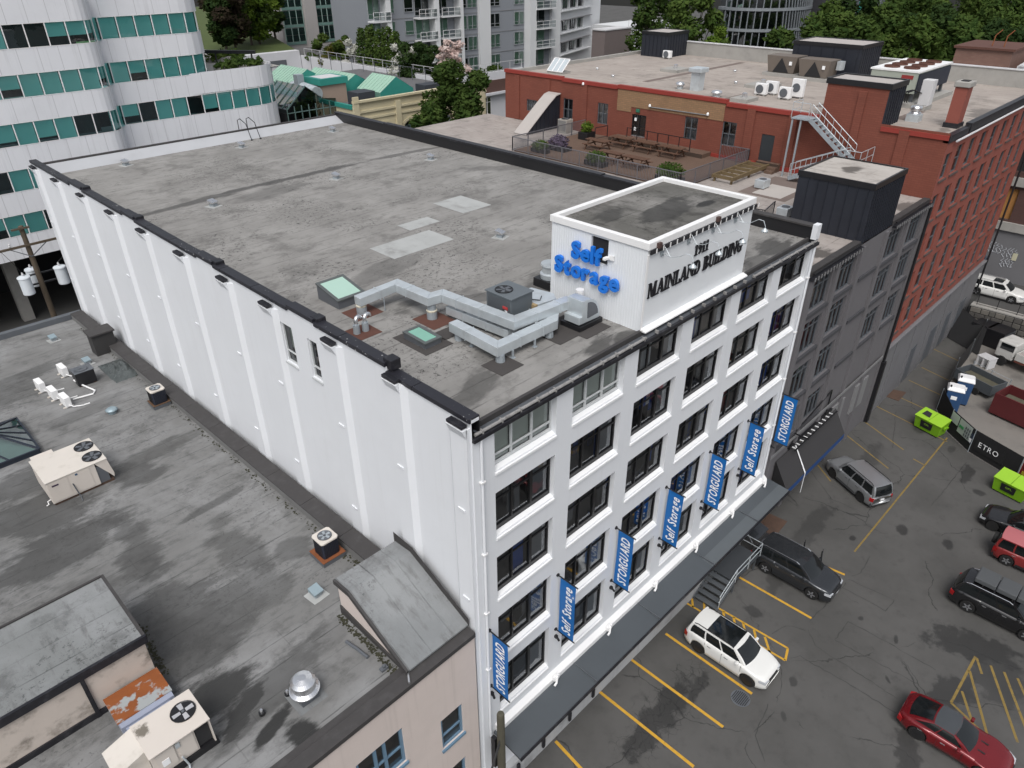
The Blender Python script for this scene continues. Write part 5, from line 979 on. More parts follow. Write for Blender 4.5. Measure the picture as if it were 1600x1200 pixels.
# ------------------------------------------------------------------ the red brick building
QX0, QX1, QZ, QL = 39.92, 63.7, 20.85, 38.6
def brickmat(name, c1, c2, mort, k=1.0):
    m, nt, b, o = newmat(name); g = NT(nt); X_, Y_, Z_ = g.xyz(); cv = g.n('ShaderNodeCombineXYZ'); g.put(cv.inputs[0], g.math('ADD', X_, Y_)); g.put(cv.inputs[1], Z_)
    br = g.n('ShaderNodeTexBrick'); g.put(br.inputs['Vector'], cv.outputs[0]); br.inputs['Color1'].default_value = c4(c1); br.inputs['Color2'].default_value = c4(c2); br.inputs['Mortar'].default_value = c4(mort); br.inputs['Scale'].default_value = 1.0
    br.inputs['Brick Width'].default_value = .42*k; br.inputs['Row Height'].default_value = .14*k; br.inputs['Mortar Size'].default_value = .014
    c = g.mix(g.math('MULTIPLY', g.ramp(g.noise(.5, 5), .45, .75), .35), br.outputs['Color'], tuple(x*.6 for x in c1)); g.put(b.inputs['Base Color'], c); b.inputs['Roughness'].default_value = .85; g.bump(b, br.outputs['Fac'], -.3, .01); return m
REDB = brickmat('red_painted_brick', (.18, .052, .033), (.20, .06, .038), (.15, .044, .029)); REDF = M('red_painted_front', (.25, .072, .052), .7, var=.07, scale=.7, dirt=.15, dirtcol=(.13, .04, .03), bump=.05); REDC = M('bright_red_trim', (.26, .034, .024), .6, var=.1); TAN = brickmat('tan_brick', (.25, .15, .08), (.30, .175, .095), (.20, .13, .08))
rb_ = thing('red_building', 'red painted brick building with rows of narrow windows and a pale flat roof', 'building', (51, 0, 0))
RC = [42.45+2.62*k for k in range(8)]; RRW = [(18.1, 19.95), (15.35, 17.3), (12.55, 14.6), (9.8, 11.85), (7.0, 9.1)]
rh = [(x, z0, x+1.5, z1) for x in RC for z0, z1 in RRW]+[(40.35, z0+.0, 41.6, z1-.2) for z0, z1 in RRW]
MB().wall((QX0, .0, 0), (1, 0, 0), QX1-QX0, 6.2, 20.5, [(a-QX0, b, c-QX0, d) for a, b, c, d in rh], .22, (0, 1, 0)).build('front_wall', REDF, rb_)
BASEG = M('grey_base_paint', (.16, .16, .17), .75, var=.08, scale=.7, dirt=.3, dirtcol=(.09, .09, .09), streak=.25)
MB().box(QX0, -.05, 0, QX1, .2, 6.195).build('base_wall', BASEG, rb_); MB().box(QX0, -.28, 6.0, QX1, -.052, 6.22).build('base_cornice', BASEG, rb_, bevel=.03)
for x in (42.5, 46.5, 50.5, 54.5, 58.5): MB().box(x, -.1, 0, x+.5, -.052, 5.9).build('base_pier', BASEG, rb_)
for x, w in ((47.4, 1.2), (52.0, 1.6), (56.0, 1.3), (59.8, 1.6)): MB().box(x, -.09, .1, x+w, -.052, 3.2).build('base_door', GREYM, rb_)
for i, (a, b, c, d) in enumerate(rh):
    w_ = window(rb_, (a, .2, b), (1, 0, 0), (0, 1, 0), c-a, d-b, (), (.5,), .07, frame=GREYM, glass=GLS); MB().box(a-.06, -.1, b-.12, c+.06, .17, b-.003).build('sill', M('dark_red_sill', (.085, .06, .055), .7), w_)
    MB().quad((a, .6, b), (c, .6, b), (c, .6, d), (a, .6, d)).build('room', DARKIN, w_)
    if rnd.random() < .75: h_ = rnd.choice((.3, .5, .8)); MB().quad((a+.08, .26, d-(d-b)*h_), (c-.08, .26, d-(d-b)*h_), (c-.08, .26, d), (a+.08, .26, d)).build('blind', M('cream_blind', (.42, .38, .28), .8), w_)
# side wall over the terrace with its openings: (y0, z0, y1, z1) measured along y
so = [('door', 22.35, 17.42, 23.75, 19.2), ('window', 17.55, 18.0, 18.7, 19.65), ('window', 14.25, 18.0, 15.4, 19.75), ('steel_door', 11.15, 17.45, 12.15, 19.3), ('window', 26.3, 17.95, 27.4, 19.65), ('window', 30.2, 17.75, 31.3, 19.55), ('window', 34.5, 17.95, 35.8, 18.95)]
MB().wall((QX0, QL, 0), (0, -1, 0), QL, 0, 21.1, [(QL-c, b, QL-a, d) for _, a, b, c, d in so], .15, (1, 0, 0)).build('side_wall', REDB, rb_)
MB().box(QX0-.035, 15.4, 19.72, QX0-.002, 25.35, 20.95).build('tan_brickwork', TAN, rb_); MB().box(QX0-.034, 23.9, 19.3, QX0-.0025, 25.35, 19.719).build('tan_brickwork', TAN, rb_)
for (a, b, z) in [(4.1, 0, 20.95), (15.3, 8.2, 21.1), (25.4, 15.3, 21.28), (31.5, 25.4, 21.2), (QL+.05, 31.5, 21.3)]: MB().box(QX0-.1, b, z-.28, QX0+.3, a-.01, z).build('coping', REDC, rb_)
for y in (2.6, 10.0, 13.2, 28.9, 33.2, 37.0): MB().box(QX0-.12, y-.32, 17.05, QX0-.003, y+.32, 20.9).build('pilaster', REDB, rb_)
MB().box(QX0-.16, 8.6, 17.01, QX0-.003, 11.0, 17.32).build('red_plinth', REDC, rb_); MB().box(QX0-.16, 12.3, 17.01, QX0-.003, 22.2, 17.32).build('red_plinth', REDC, rb_)
for kind, a, b, c, d in so:
    if kind == 'window':
        w_ = window(rb_, (QX0+.13, c, b), (0, -1, 0), (1, 0, 0), c-a, d-b, (.5,), (.5,), .06, frame=GREYM, glass=GLS); MB().box(QX0+.4, a, b, QX0+.42, c, b+(d-b)*.5).build('lower_blind', M('grey_blue_blind', (.16, .19, .21), .7), w_); MB().quad((QX0+.6, c, b), (QX0+.6, a, b), (QX0+.6, a, d), (QX0+.6, c, d)).build('room', DARKIN, w_)
    elif kind == 'door':
        w_ = window(rb_, (QX0+.13, c, b), (0, -1, 0), (1, 0, 0), c-a, d-b, (.5,), (.5,), .08, frame=BLKM, glass=GLS, name='glass_door'); MB().quad((QX0+.5, c, b), (QX0+.5, a, b), (QX0+.5, a, d), (QX0+.5, c, d)).build('room', DARKIN, w_); MB().box(QX0+.02, a, b, QX0+.12, c, b+.1).build('threshold', ALU, w_)
        for z in (b+.5, b+1.25): MB().box(QX0+.02, c-.45, z, QX0+.05, c-.25, z+.25).build('notice', WLET, w_)
    else: MB().box(QX0+.04, a, b, QX0+.1, c, d).build('steel_door', M('door_dark', (.03, .035, .04), .5), rb_)
MB().tube([(QX0-.1, 22.0, 19.95), (QX0-.1, 16.7, 20.0)], .04, 7).build('pipe', GREYL, rb_)
for y, z in ((22.0, 19.98), (16.7, 20.02), (29.0, 20.9)): MB().lathe([(.1, 0), (.1, .12), (.04, .2)], (QX0-.16, y, z), 10).build('wall_lamp', WLET, rb_)
EXITG = M('exit_green', (.03, .16, .10), .5); MB().box(QX0-.12, 23.0, 19.4, QX0-.04, 23.35, 19.65).build('exit_sign', EXITG, rb_)
ROOFR = FELT('red_building_roof_felt', (.335, .295, .265), (.22, .195, .175), (.39, .345, .31), 'X', 1.1, blobs=[PB(1545, 178, 20.9, 3.0, 1.6, .2, .6), PB(1560, 185, 20.9, 3.2, .8, .1, .55), PB(1470, 205, 20.9, 1.5, .5, .1, .6)], wet=.4)
MB().quad((QX0, .1, QZ), (QX1, .1, QZ), (QX1, QL, QZ), (QX0, QL, QZ)).build('roof', ROOFR, rb_)
MB().quad((QX1, 0, 0), (QX1, QL, 0), (QX1, QL, 22.2), (QX1, 0, 22.2)).quad((QX1, QL, 0), (QX0, QL, 0), (QX0, QL, 21.1), (QX1, QL, 21.1)).build('rear_wall', CONC, rb_)
MB().box(QX1-.35, .3, QZ-.1, QX1-.003, QL, 22.15).build('parapet', CONC, rb_); MB().box(QX1-.42, .3, 22.152, QX1+.06, QL, 22.24).build('coping', CONCW, rb_)
MB().box(QX0+.3, QL-.35, QZ-.1, QX1-.35, QL-.003, 21.15).build('parapet', CONC, rb_)
MB().box(QX0, -.06, 20.5, 43.6, .3, 20.95).build('front_coping', BLACK, rb_); MB().box(44.0, -.06, 20.5, QX1, .32, 21.12).build('front_coping', BLACK, rb_); MB().tube([(41.0, -.2, 20.5), (QX1, -.2, 20.55)], .07, 8).build('gutter_pipe', CONCW, rb_)
for a in [(45, 26, 62, 26.6), (44, 9.8, 62, 10.5), (43.5, 3.9, 47.5, 4.6), (41.0, 16.6, 45, 17.0)]: MB().box(a[0], a[1], QZ+.003, a[2], a[3], QZ+.012).build('brown_strip', M('brown_felt', (.16, .125, .11), .85), rb_)
MB().tube([(63.9, -.25, 16), (63.9, -.25, 3)], .08, 8).build('drainpipe', BLKM, rb_)
# stair tower with black metal side
stw = thing('stair_tower', 'red brick stair tower with a black metal flank above the roof', 'roof hut', (42, 6, QZ))
MB().box(QX0-.004, 4.15, 17.3, 42.6, 8.15, 23.3).build('brick_wall', REDB, stw); MB().quad((QX0-.006, 4.1, 23.42), (42.7, 4.1, 23.42), (42.7, 8.2, 23.42), (QX0-.006, 8.2, 23.42)).build('roof', HT, stw)
MB().box(QX0+.01, 4.06, QZ, 42.65, 4.148, 23.3).build('metal_flank', BOXM, stw)
for k in range(7): MB().box(QX0+.1+k*.4, 4.01, QZ, QX0+.15+k*.4, 4.058, 23.25).build('seam', BOXM, stw)
for a in [(QX0-.08, 4.0, 42.75, 4.1), (QX0-.08, 8.16, 42.75, 8.26), (QX0-.08, 4.1, QX0+.05, 8.16), (42.6, 4.1, 42.75, 8.16)]: MB().box(a[0], a[1], 23.15, a[2], a[3], 23.5).build('fascia', BLKM, stw)
for y in (5.7,): MB().box(QX0-.12, y-.25, 17.3, QX0-.008, y+.25, 22.9).build('pilaster', REDB, stw)
# outdoor steel stair on the red wall
es = thing('fire_stair', 'grey steel outdoor stair zigzagging up the red wall to the roof', 'stairs', (39, 7, GZ))
SX = (38.6, 39.5)
def flight(y0, z0, y1, z1):
    for x in SX: MB().bar((x, y0, z0), (x, y1, z1), .06, .25).build('stringer', GALVD, es)
    n = 10
    for k in range(n): t = (k+.5)/n; MB().box(SX[0], y0+(y1-y0)*t-.13, z0+(z1-z0)*t, SX[1], y0+(y1-y0)*t+.13, z0+(z1-z0)*t+.03).build('tread', GALVD, es)
    for x in SX:
        for h in (.55, 1.0): MB().tube([(x, y0, z0+h), (x, y1, z1+h)], .022, 6).build('handrail', GALV, es)
        for k in range(6): t = k/5; p = Vector((x, y0+(y1-y0)*t, z0+(z1-z0)*t)); MB().tube([p, p+Vector((0, 0, 1.0))], .018, 5).build('baluster', GALV, es)
flight(8.3, 20.95, 5.2, 18.7)
SX = (37.6, 38.45); flight(5.2, 18.7, 8.6, 17.2); SX = (37.6, 39.5)
MB().box(37.5, 4.1, 18.62, 39.7, 5.2, 18.7).build('landing', GALVD, es); MB().box(38.5, 8.3, 20.9, 39.9, 9.6, 20.98).build('landing', GALVD, es)
for a, b in [((37.5, 4.1), (39.7, 4.1)), ((37.5, 4.1), (37.5, 5.1))]:
    for h in (.5, 1.0): MB().tube([(*a, 18.7+h), (*b, 18.7+h)], .022, 6).build('handrail', GALV, es)
for a, b in [((38.5, 9.6), (39.9, 9.6)), ((38.5, 8.4), (38.5, 9.6))]:
    for h in (.5, 1.0): MB().tube([(*a, 20.98+h), (*b, 20.98+h)], .022, 6).build('handrail', GALV, es)
for p in [(37.5, 4.1, 18.7), (39.7, 4.1, 18.7), (38.6, 4.1, 18.7), (38.5, 9.6, 20.98), (39.9, 9.6, 20.98), (38.5, 8.4, 20.98)]: MB().tube([p, (p[0], p[1], p[2]+1.0)], .022, 5).build('baluster', GALV, es)
for x, y, z in [(38.6, 9.5, 20.9), (38.6, 8.9, 20.9), (37.6, 4.2, 18.6)]: MB().bar((x, y, GZ), (x, y, z), .1).build('post', GALVD, es)
# chimney
ch = thing('chimney', 'slim red chimney with a stone cap at the roof corner', 'chimney', (43.6, .9, QZ))
MB().box(43.0, .55, QZ-.2, 44.0, 1.3, 23.3).build('shaft', REDF, ch); MB().box(42.9, .45, 23.3, 44.1, 1.4, 23.62).build('cap', CONC, ch, bevel=.04); MB().box(42.92, .47, QZ, 44.08, 1.38, QZ+.3).build('flashing', BLACK, ch); MB().box(43.2, .7, 23.621, 43.8, 1.15, 23.66).build('flue', DARKIN, ch)
roofbox('roof_hut', 'small black sheet metal hut with a hood at the far red roof corner', 59.6, 34.0, 64.0-.5, 37.3, QZ, 23.2, HT, (.5, .5)); roofbox('roof_hut', 'long black sheet metal hut behind the twin brown cooling units', 58.7, 13.4, 63.2, 19.7, QZ, 23.5, HT, (1.1, .45))
def cowl(name, lb, x, y, z, r, h, mat=ALU):
    v = thing(name, lb, 'vent', (x, y, z)); MB().lathe([(r*.7, 0), (r*.7, h*.5)], (x, y, z), 12).build('neck', GALV, v); MB().lathe([(r, h*.5), (r*1.05, h*.6), (r*.95, h*.9), (r*.5, h), (.01, h)], (x, y, z), 14).build('cap', mat, v, smooth=True)
for x, y, r, h, lb in [(43.9, 22.0, .35, .55, 'low silver drum vent beside the tall galvanised exhaust box'), (42.6, 17.8, .42, .5, 'wide silver drum vent near the tan brick panel'), (47.9, 34.0, .14, .2, 'tiny white dome vent on the red roof behind the propped glass panels'), (45.2, 30.0, .15, .2, 'tiny white dome vent on the red roof by the wedge hatch wall'), (55.5, 23.5, .15, .2, 'tiny white dome vent near the concrete parapet'), (49.5, 20.0, .15, .2, 'tiny white dome vent beside the flat square curb')]: cowl('roof_vent', lb, x, y, QZ, r, h)
v = thing('roof_fan', 'stacked silver drum fan beside the stair tower', 'fan', (43.6, 3.4, QZ)); MB().box(43.2, 3.0, QZ, 44.0, 3.8, QZ+.45).build('curb', GALV, v); MB().lathe([(.36, .45), (.38, .55), (.3, .58), (.3, .66), (.36, .68), (.36, .95), (.01, 1.0)], (43.6, 3.4, QZ), 16).build('drum', ALU, v, smooth=True)
v = thing('exhaust_box', 'tall galvanised exhaust box with a flared top on the red roof', 'vent', (44.2, 20.6, QZ)); MB().prism([(43.8, 20.2), (44.6, 20.2), (44.6, 21.0), (43.8, 21.0)], QZ, QZ+1.4).build('shaft', GALV, v); MB().box(43.6, 20.0, QZ+1.4, 44.8, 21.2, QZ+1.75).build('flared_top', GALV, v, bevel=.05)
for x, y, w, lb in [(52.3, 28.0, 1.2, 'flat concrete curb with a small vent in the middle of the red roof'), (49.5, 17.5, 1.3, 'flat square concrete curb near the twin brown units'), (42.6, 15.4, .9, 'flat concrete curb beside the red coping')]:
    v = thing('roof_curb', lb, 'roof curb', (x, y, QZ)); MB().box(x-w, y-w*.8, QZ, x+w, y+w*.8, QZ+.25).build('slab', CONC, v); MB().lathe([(.2, .25), (.2, .55), (.1, .6)], (x, y, QZ), 10).build('vent', ALU, v)
BRU = M('brown_unit', (.15, .125, .105), .6, var=.1)
for i, (x, y, lb) in enumerate([(56.8, 19.2, 'brown tapered cooling unit with a dark triangular opening nearer the far parapet'), (56.2, 15.9, 'brown tapered cooling unit with a dark triangular opening nearer the stair tower')]):
    v = thing('cooling_unit', lb, 'air conditioner', (x, y, QZ), group='twin brown cooling units'); MB().add([(x-.9, y-1.2, QZ+.3), (x+1, y-1.2, QZ+.3), (x+1, y+1.2, QZ+.3), (x-.9, y+1.2, QZ+.3), (x-1.0, y-1.45, QZ+1.7), (x+1, y-1.45, QZ+1.7), (x+1, y+1.45, QZ+1.7), (x-1.0, y+1.45, QZ+1.7)], [(3, 2, 1, 0), (4, 5, 6, 7), (0, 1, 5, 4), (1, 2, 6, 5), (2, 3, 7, 6), (3, 0, 4, 7)]).build('casing', BRU, v)
    MB().ext([(x-.93, y-.75, QZ+.35), (x-1.01, y, QZ+1.55), (x-.93, y+.75, QZ+.35)][::-1], (-.03, 0, 0)).build('opening', DARKIN, v); MB().box(x-1.2, y-1.6, QZ, x+1.2, y+1.6, QZ+.28).build('plinth', CONC, v); MB().box(x-1.04, y-1.0, QZ+1.0, x-.99, y-.75, QZ+1.3).build('label', WLET, v); MB().box(x+.2, y-1.9, QZ+.9, x+.9, y-1.46, QZ+1.6).build('switch_box', GALV, v)
def heatpump(lb, x, y, z, h=.9, rz=0):
    v = thing('heat_pump', lb, 'air conditioner', (x, y, z), rz, 'white heat pumps on the red roof', world=False); MB().box(-.18, -.48, .12, .18, .48, h).build('casing', WHITE2, v, bevel=.02); MB().lathe([(.3, -.01), (.32, -.03), (.25, -.035), (.02, -.03)], (-.18, .08, h*.55), 18, 'X').build('fan_grille', GREYM, v)
    for y_ in (-.35, .35): MB().box(-.22, y_-.06, 0, .22, y_+.06, .12).build('foot', CONC, v)
heatpump('white heat pump with a round dark fan beside a taller black screen', 45.6, 15.6, QZ); heatpump('white heat pump backed against its twin near the steel stair landing', 45.2, 13.4, QZ); heatpump('white heat pump standing behind its twin near the tan panel', 46.5, 15.2, QZ, 1.0); heatpump('tall white heat pump with a louvred black front', 46.4, 13.0, QZ, 1.4); heatpump('small white heat pump at the foot of the far black hut', 59.2, 33.6, QZ, .8)
v = thing('chiller', 'long pale green chiller with dark louvred flank behind the stair tower', 'air conditioner', (52, 6.5, QZ)); CHI = M('pale_green_casing', (.33, .36, .31), .6, var=.06)
MB().box(48.5, 5.3, QZ+.9, 55.5, 8.6, QZ+2.3).build('casing', CHI, v); MB().box(48.6, 5.2, QZ+.95, 55.4, 5.298, QZ+2.2).build('louvre_flank', COIL, v); MB().box(48.45, 5.2, QZ+2.302, 55.6, 8.7, QZ+2.42).build('lid', WHITE2, v)
for k in range(4):
    for y in (6.2, 7.6): MB().lathe([(.55, 0), (.55, .12), (.5, .12), (.5, .02), (.02, .02)], (49.6+k*1.55, y, QZ+2.425), 16).build('fan_ring', RUSTP, v)
MB().box(48.46, 5.6, QZ+1.85, 48.499, 6.4, QZ+2.1).build('badge', M('badge_red', (.25, .03, .03), .5), v)
for x in (48.9, 51, 53, 55.2):
    for y in (5.5, 8.4): MB().box(x-.1, y-.1, QZ+.3, x+.1, y+.1, QZ+.9).build('leg', GREYM, v)
MB().box(48.0, 4.8, QZ, 56.2, 9.0, QZ+.3).build('plinth', CONC, v)
v = thing('control_cabinet', 'white tall control cabinet leaning at the chiller end with bent black hoses', 'cabinet', (48.2, 4.6, QZ)); MB().box(48.0, 4.0, QZ+.3, 48.8, 4.75, QZ+2.0).build('cabinet', CONCW, v, bevel=.03)
for k in range(3): MB().tube([(47.8, 5.4+k*.15, QZ+.4), (47.6, 5.4+k*.15, QZ+1.1), (47.7, 5.0+k*.1, QZ+1.3), (47.95, 4.6, QZ+1.1)], .04, 6).build('hose', BLKM, v)
MB().box(47.5, 4.0, QZ+.0, 49, 4.8, QZ+.3).build('plinth', CONC, v)
v = thing('propped_skylight', 'white framed three pane skylight propped up near the red roof edge', 'skylight', (44.4, 35, QZ)); 
for k in range(3): MB().add([(43.2, 34.4+k*.62, QZ+.2), (43.2, 34.98+k*.62, QZ+.2), (44.3, 34.98+k*.62, QZ+1.2), (44.3, 34.4+k*.62, QZ+1.2)], [(3, 2, 1, 0)]).build('pane', M('milky_pane', (.45, .50, .53), .3, var=.05), v)
for k in range(4): MB().bar((43.18, 34.38+k*.62, QZ+.2), (44.28, 34.38+k*.62, QZ+1.21), .07).build('glazing_bar', WHITE2, v)
MB().bar((43.18, 34.35, QZ+.2), (43.18, 36.27, QZ+.2), .07).build('sill_bar', WHITE2, v); MB().bar((44.28, 34.35, QZ+1.21), (44.28, 36.27, QZ+1.21), .07).build('head_bar', WHITE2, v); MB().box(43.2, 34.4, QZ, 44.4, 36.25, QZ+.19).build('curb', CONC, v)
# ------------------------------------------------------------------ behind: back street, office block, cream building, podium garden, towers, trees
LANE = M('back_lane_asphalt', (.075, .073, .07), .85, var=.2, scale=.5, dirt=.3, dirtcol=(.04, .04, .04))
struct(MB().quad((-80, BL+.5, 3), (63.9, BL+.5, 3), (63.9, 260, 3), (-80, 260, 3)).quad((-80, BL+.5, 0), (63.9, BL+.5, 0), (63.9, BL+.5, 3), (-80, BL+.5, 3)).build('back_street', LANE))
TEAL = GLASS('teal_glass', (.50, .97, .95), .05); BLN = M('office_blind', (.70, .74, .72), .8, var=.05, scale=.6)
PANW = M('office_white_panel', (.74, .75, .78), .55, var=.05, scale=.35, dirt=.1, dirtcol=(.42, .42, .44), streak=.35)
def _joint():
    nt = PANW.node_tree; g = NT(nt); b = [n for n in nt.nodes if n.type == 'BSDF_PRINCIPLED'][0]; s = b.inputs['Base Color'].links[0].from_socket; X_, Y_, Z_ = g.xyz()
    g.put(b.inputs['Base Color'], g.mix(g.math('MULTIPLY', g.lines(X_, 1.42, .035), .45), s, (.30, .30, .31)))
_joint()
ob = thing('office_building', 'white banded office block with teal ribbon windows and rounded corners', 'building', (5, 54, 3))
def arc(cx, cy, r, a0, a1, n): return [(cx+r*math.cos(R(a0+(a1-a0)*k/n)), cy+r*math.sin(R(a0+(a1-a0)*k/n))) for k in range(n+1)]
def path(hi): return [(-26, 54.0), (9.0, 54.0)]+arc(9.0, 55.4, 1.4, -90, 0, 6)[1:]+([(10.4, 55.9), (17.8, 55.9)]+arc(17.8, 58.1, 2.2, -90, 0, 5)[1:]+[(20.0, 75)] if hi else [(10.4, 55.9), (23.6, 55.9)]+arc(23.6, 58.9, 3.0, -90, 0, 6)[1:]+[(26.6, 75)])
def strip(pts, z0, z1, off=0.):
    mb = MB(); m_ = len(pts); P = [Vector((*p, 0)) for p in pts]; Q = []
    for i in range(m_):
        a = (P[i]-P[i-1]).normalized() if i else (P[1]-P[0]).normalized(); b = (P[i+1]-P[i]).normalized() if i < m_-1 else a; t = (a+b).normalized(); Q.append(P[i]+Vector((t.y, -t.x, 0))*off)
    for i in range(m_-1): mb.quad((Q[i].x, Q[i].y, z0), (Q[i+1].x, Q[i+1].y, z0), (Q[i+1].x, Q[i+1].y, z1), (Q[i].x, Q[i].y, z1))
    return mb
def along(pts, step):
    """points every step metres along a path"""
    out = []; P = [Vector((*p, 0)) for p in pts]; acc = 0; out.append(P[0])
    for a, b in zip(P[:-1], P[1:]):
        L = (b-a).length; t = step-acc
        while t <= L: out.append(a.lerp(b, t/L)); t += step
        acc = (acc+L) % step
    return out
WB = [11.42+3.32*k for k in range(6)]; prev = 9.6
for k, z in enumerate(WB):
    hi = k >= 3; pth = path(hi)
    bnd = strip(pth, prev, z, .06); bnd.build('wall_band', PANW, ob)
    if k == 3: # parapet of the lower roof terrace
        tp_ = [p for p in path(False) if p[1] > 55.85 and p[0] > 20] ; tp_ = [(17.4, 55.9)]+tp_; strip(tp_, 19.75, 21.5, .075).build('terrace_parapet', PANW, ob); strip(tp_, 19.75, 21.5, -.2).build('terrace_parapet', PANW, ob)
    ip = [p for p in along(pth, 1.42)]
    for a, b in zip(ip[:-1], ip[1:]):
        if a.x < -9 or a.y > 66 or (k < 2 and a.x > 10.3): continue
        d = (b-a).normalized(); n = Vector((d.y, -d.x, 0)); z1 = z+1.65; s = .05
        q = [a+d*s, b-d*s]; pn = MB().quad((q[0].x, q[0].y, z), (q[1].x, q[1].y, z), (q[1].x, q[1].y, z1), (q[0].x, q[0].y, z1)).build('window_pane', TEAL, ob)
        r_ = rnd.random(); h = 1.65*(1 if r_ < .55 else .62 if r_ < .70 else .8 if r_ < .82 else 0)
        if h: q2 = [a+d*s-n*.14, b-d*s-n*.14]; MB().quad((q2[0].x, q2[0].y, z1-h), (q2[1].x, q2[1].y, z1-h), (q2[1].x, q2[1].y, z1), (q2[0].x, q2[0].y, z1)).build('blind', BLN, pn)
        MB().bar(a+Vector((0, 0, z))+n*.02, a+Vector((0, 0, z1))+n*.02, .07).build('mullion', WHITE2, pn)
    strip(pth, z, z+.05, .075).build('window_sill', WHITE2, ob); strip(pth, z+1.6, z+1.65, .075).build('window_head', WHITE2, ob)
    strip(pth, z-.1, z+1.75, -1.6).build('inner_wall', DARKIN, ob); MB().quad((-26, 57.5, z+.02), (26 if not hi else 19.5, 57.5, z+.02), (26 if not hi else 19.5, 75, z+.02), (-26, 75, z+.02)).build('floor', MATS['interior_floor'], ob)
    prev = z+1.65
strip([p for p in path(False) if p[0] > 10.39 and p[1] < 70], 9.6, 16.5, .08).build('wall_band', PANW, ob)
strip(path(True), prev, prev+1.7, .06).build('wall_band', PANW, ob)
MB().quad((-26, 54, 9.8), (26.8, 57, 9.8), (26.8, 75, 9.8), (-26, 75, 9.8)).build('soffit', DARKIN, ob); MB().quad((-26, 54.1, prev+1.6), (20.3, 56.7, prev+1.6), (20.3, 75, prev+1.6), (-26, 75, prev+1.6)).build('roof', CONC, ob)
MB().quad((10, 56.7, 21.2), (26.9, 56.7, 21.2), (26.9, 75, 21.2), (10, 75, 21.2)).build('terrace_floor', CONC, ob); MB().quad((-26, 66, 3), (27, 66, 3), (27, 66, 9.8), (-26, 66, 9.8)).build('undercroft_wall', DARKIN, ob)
for x in (-6.2, -.7, 4.8, 10.3): MB().box(x-.45, 57.6, 3, x+.45, 58.5, 9.8).build('column', CONC, ob)
for k in range(4): MB().box(-4.4, 59.5+k*.3, 3+.18*k, -2.6, 59.8+k*.3, 3.2+.18*k).build('entrance_step', CONCW, ob)
def bed(name, lb, x0, y0, x1, y1, z, h, leaf, n, size=.22, cat='hedge', base=True):
    t = thing(name, lb, cat, ((x0+x1)/2, (y0+y1)/2, z)); mb = MB(); rn = random.Random(int(x0*13+y0*7))
    for _ in range(max(1, n//70)):
        c = (rn.uniform(x0, x1), rn.uniform(y0, y1), z+h*rn.uniform(.3, .6)); leaves(mb, c, (min(.9, (x1-x0)/2+.2), min(.9, (y1-y0)/2+.2), h*.5), 70, size, rn, .3)
    mb.build('foliage', leaf, t)
    if base: MB().box(x0, y0, z-.1, x1, y1, z+.3).build('trough', CONC, t)
    return t
bed('hedge', 'green hedge along the rounded office terrace parapet', 20.8, 57.2, 25.5, 58.2, 21.25, .9, LM, 700); bed('hedge', 'low green hedge at the back of the office roof terrace', 21.5, 64, 26.5, 65, 21.25, .9, LG, 500); MB().bar((20.6, 63, 22.1), (26.5, 61.5, 22.1), .1, .3)
pg_ = thing('pergola', 'dark timber pergola beam on the office roof terrace', 'pergola', (23, 62, 21.2))
MB().bar((20.7, 66, 22.3), (26.3, 60.2, 22.2), .3, .3).build('beam', BLKM, pg_)
for x, y in ((21.2, 65.5), (23.5, 63.1), (26.0, 60.5)): MB().bar((x, y, 21.2), (x, y, 22.2), .12).build('post', BLKM, pg_)
# utility pole in the lane
up = thing('utility_pole', 'brown timber pole with a crossarm and three white transformers in the lane', 'pole', (-1.25, 43.8, 3))
MB().lathe([(.22, 0), (.16, 12.0), (.05, 12.05)], (-1.25, 43.8, 3), 12).build('shaft', M('pole_timber', (.085, .065, .045), .9, var=.3, scale=4), up); MB().bar((-3.2, 43.6, 13.7), (1.0, 43.6, 13.75), .14).build('crossarm', MATS['pole_timber'], up); MB().bar((-1.9, 43.6, 14.9), (-.8, 43.6, 14.9), .12).build('crossarm', MATS['pole_timber'], up)
for s in (-1, 1): MB().bar((-1.25, 43.62, 12.9), (-1.25+s*1.1, 43.62, 13.65), .05).build('brace', GREYM, up)
for x in (-3.1, -2.3, .8): MB().lathe([(.05, 0), (.09, .08), (.05, .14), (.08, .2), (.03, .28)], (x, 43.6, 13.82), 8).build('insulator', CONCW, up)
TRW = M('transformer_white', (.62, .66, .70), .45, var=.06)
for x, y in ((-2.25, 43.3), (-1.45, 44.6), (.1, 43.6)): q = MB().lathe([(.34, 0), (.38, .05), (.38, 1.15), (.42, 1.2), (.4, 1.28), (.1, 1.34)], (x, y, 10.5), 18).build('transformer', TRW, up, smooth=False); MB().lathe([(.05, 0), (.08, .1), (.04, .25)], (x, y, 11.84), 8).build('bushing', CONCW, q)
MB().bar((-2.3, 43.8, 10.9), (.2, 43.8, 10.9), .1).build('bracket', BLKM, up); MB().bar((-2.3, 43.8, 11.6), (.2, 43.8, 11.6), .1).build('bracket', BLKM, up)
for p in [((-3.1, 43.6, 14.1), (-2.6, 43.4, 13), (-2.25, 43.3, 12.1)), ((.8, 43.6, 14.1), (1.05, 43.5, 12.8), (.1, 43.6, 12.1))]: MB().tube(p, .015, 5).build('wire', BLKM, up)
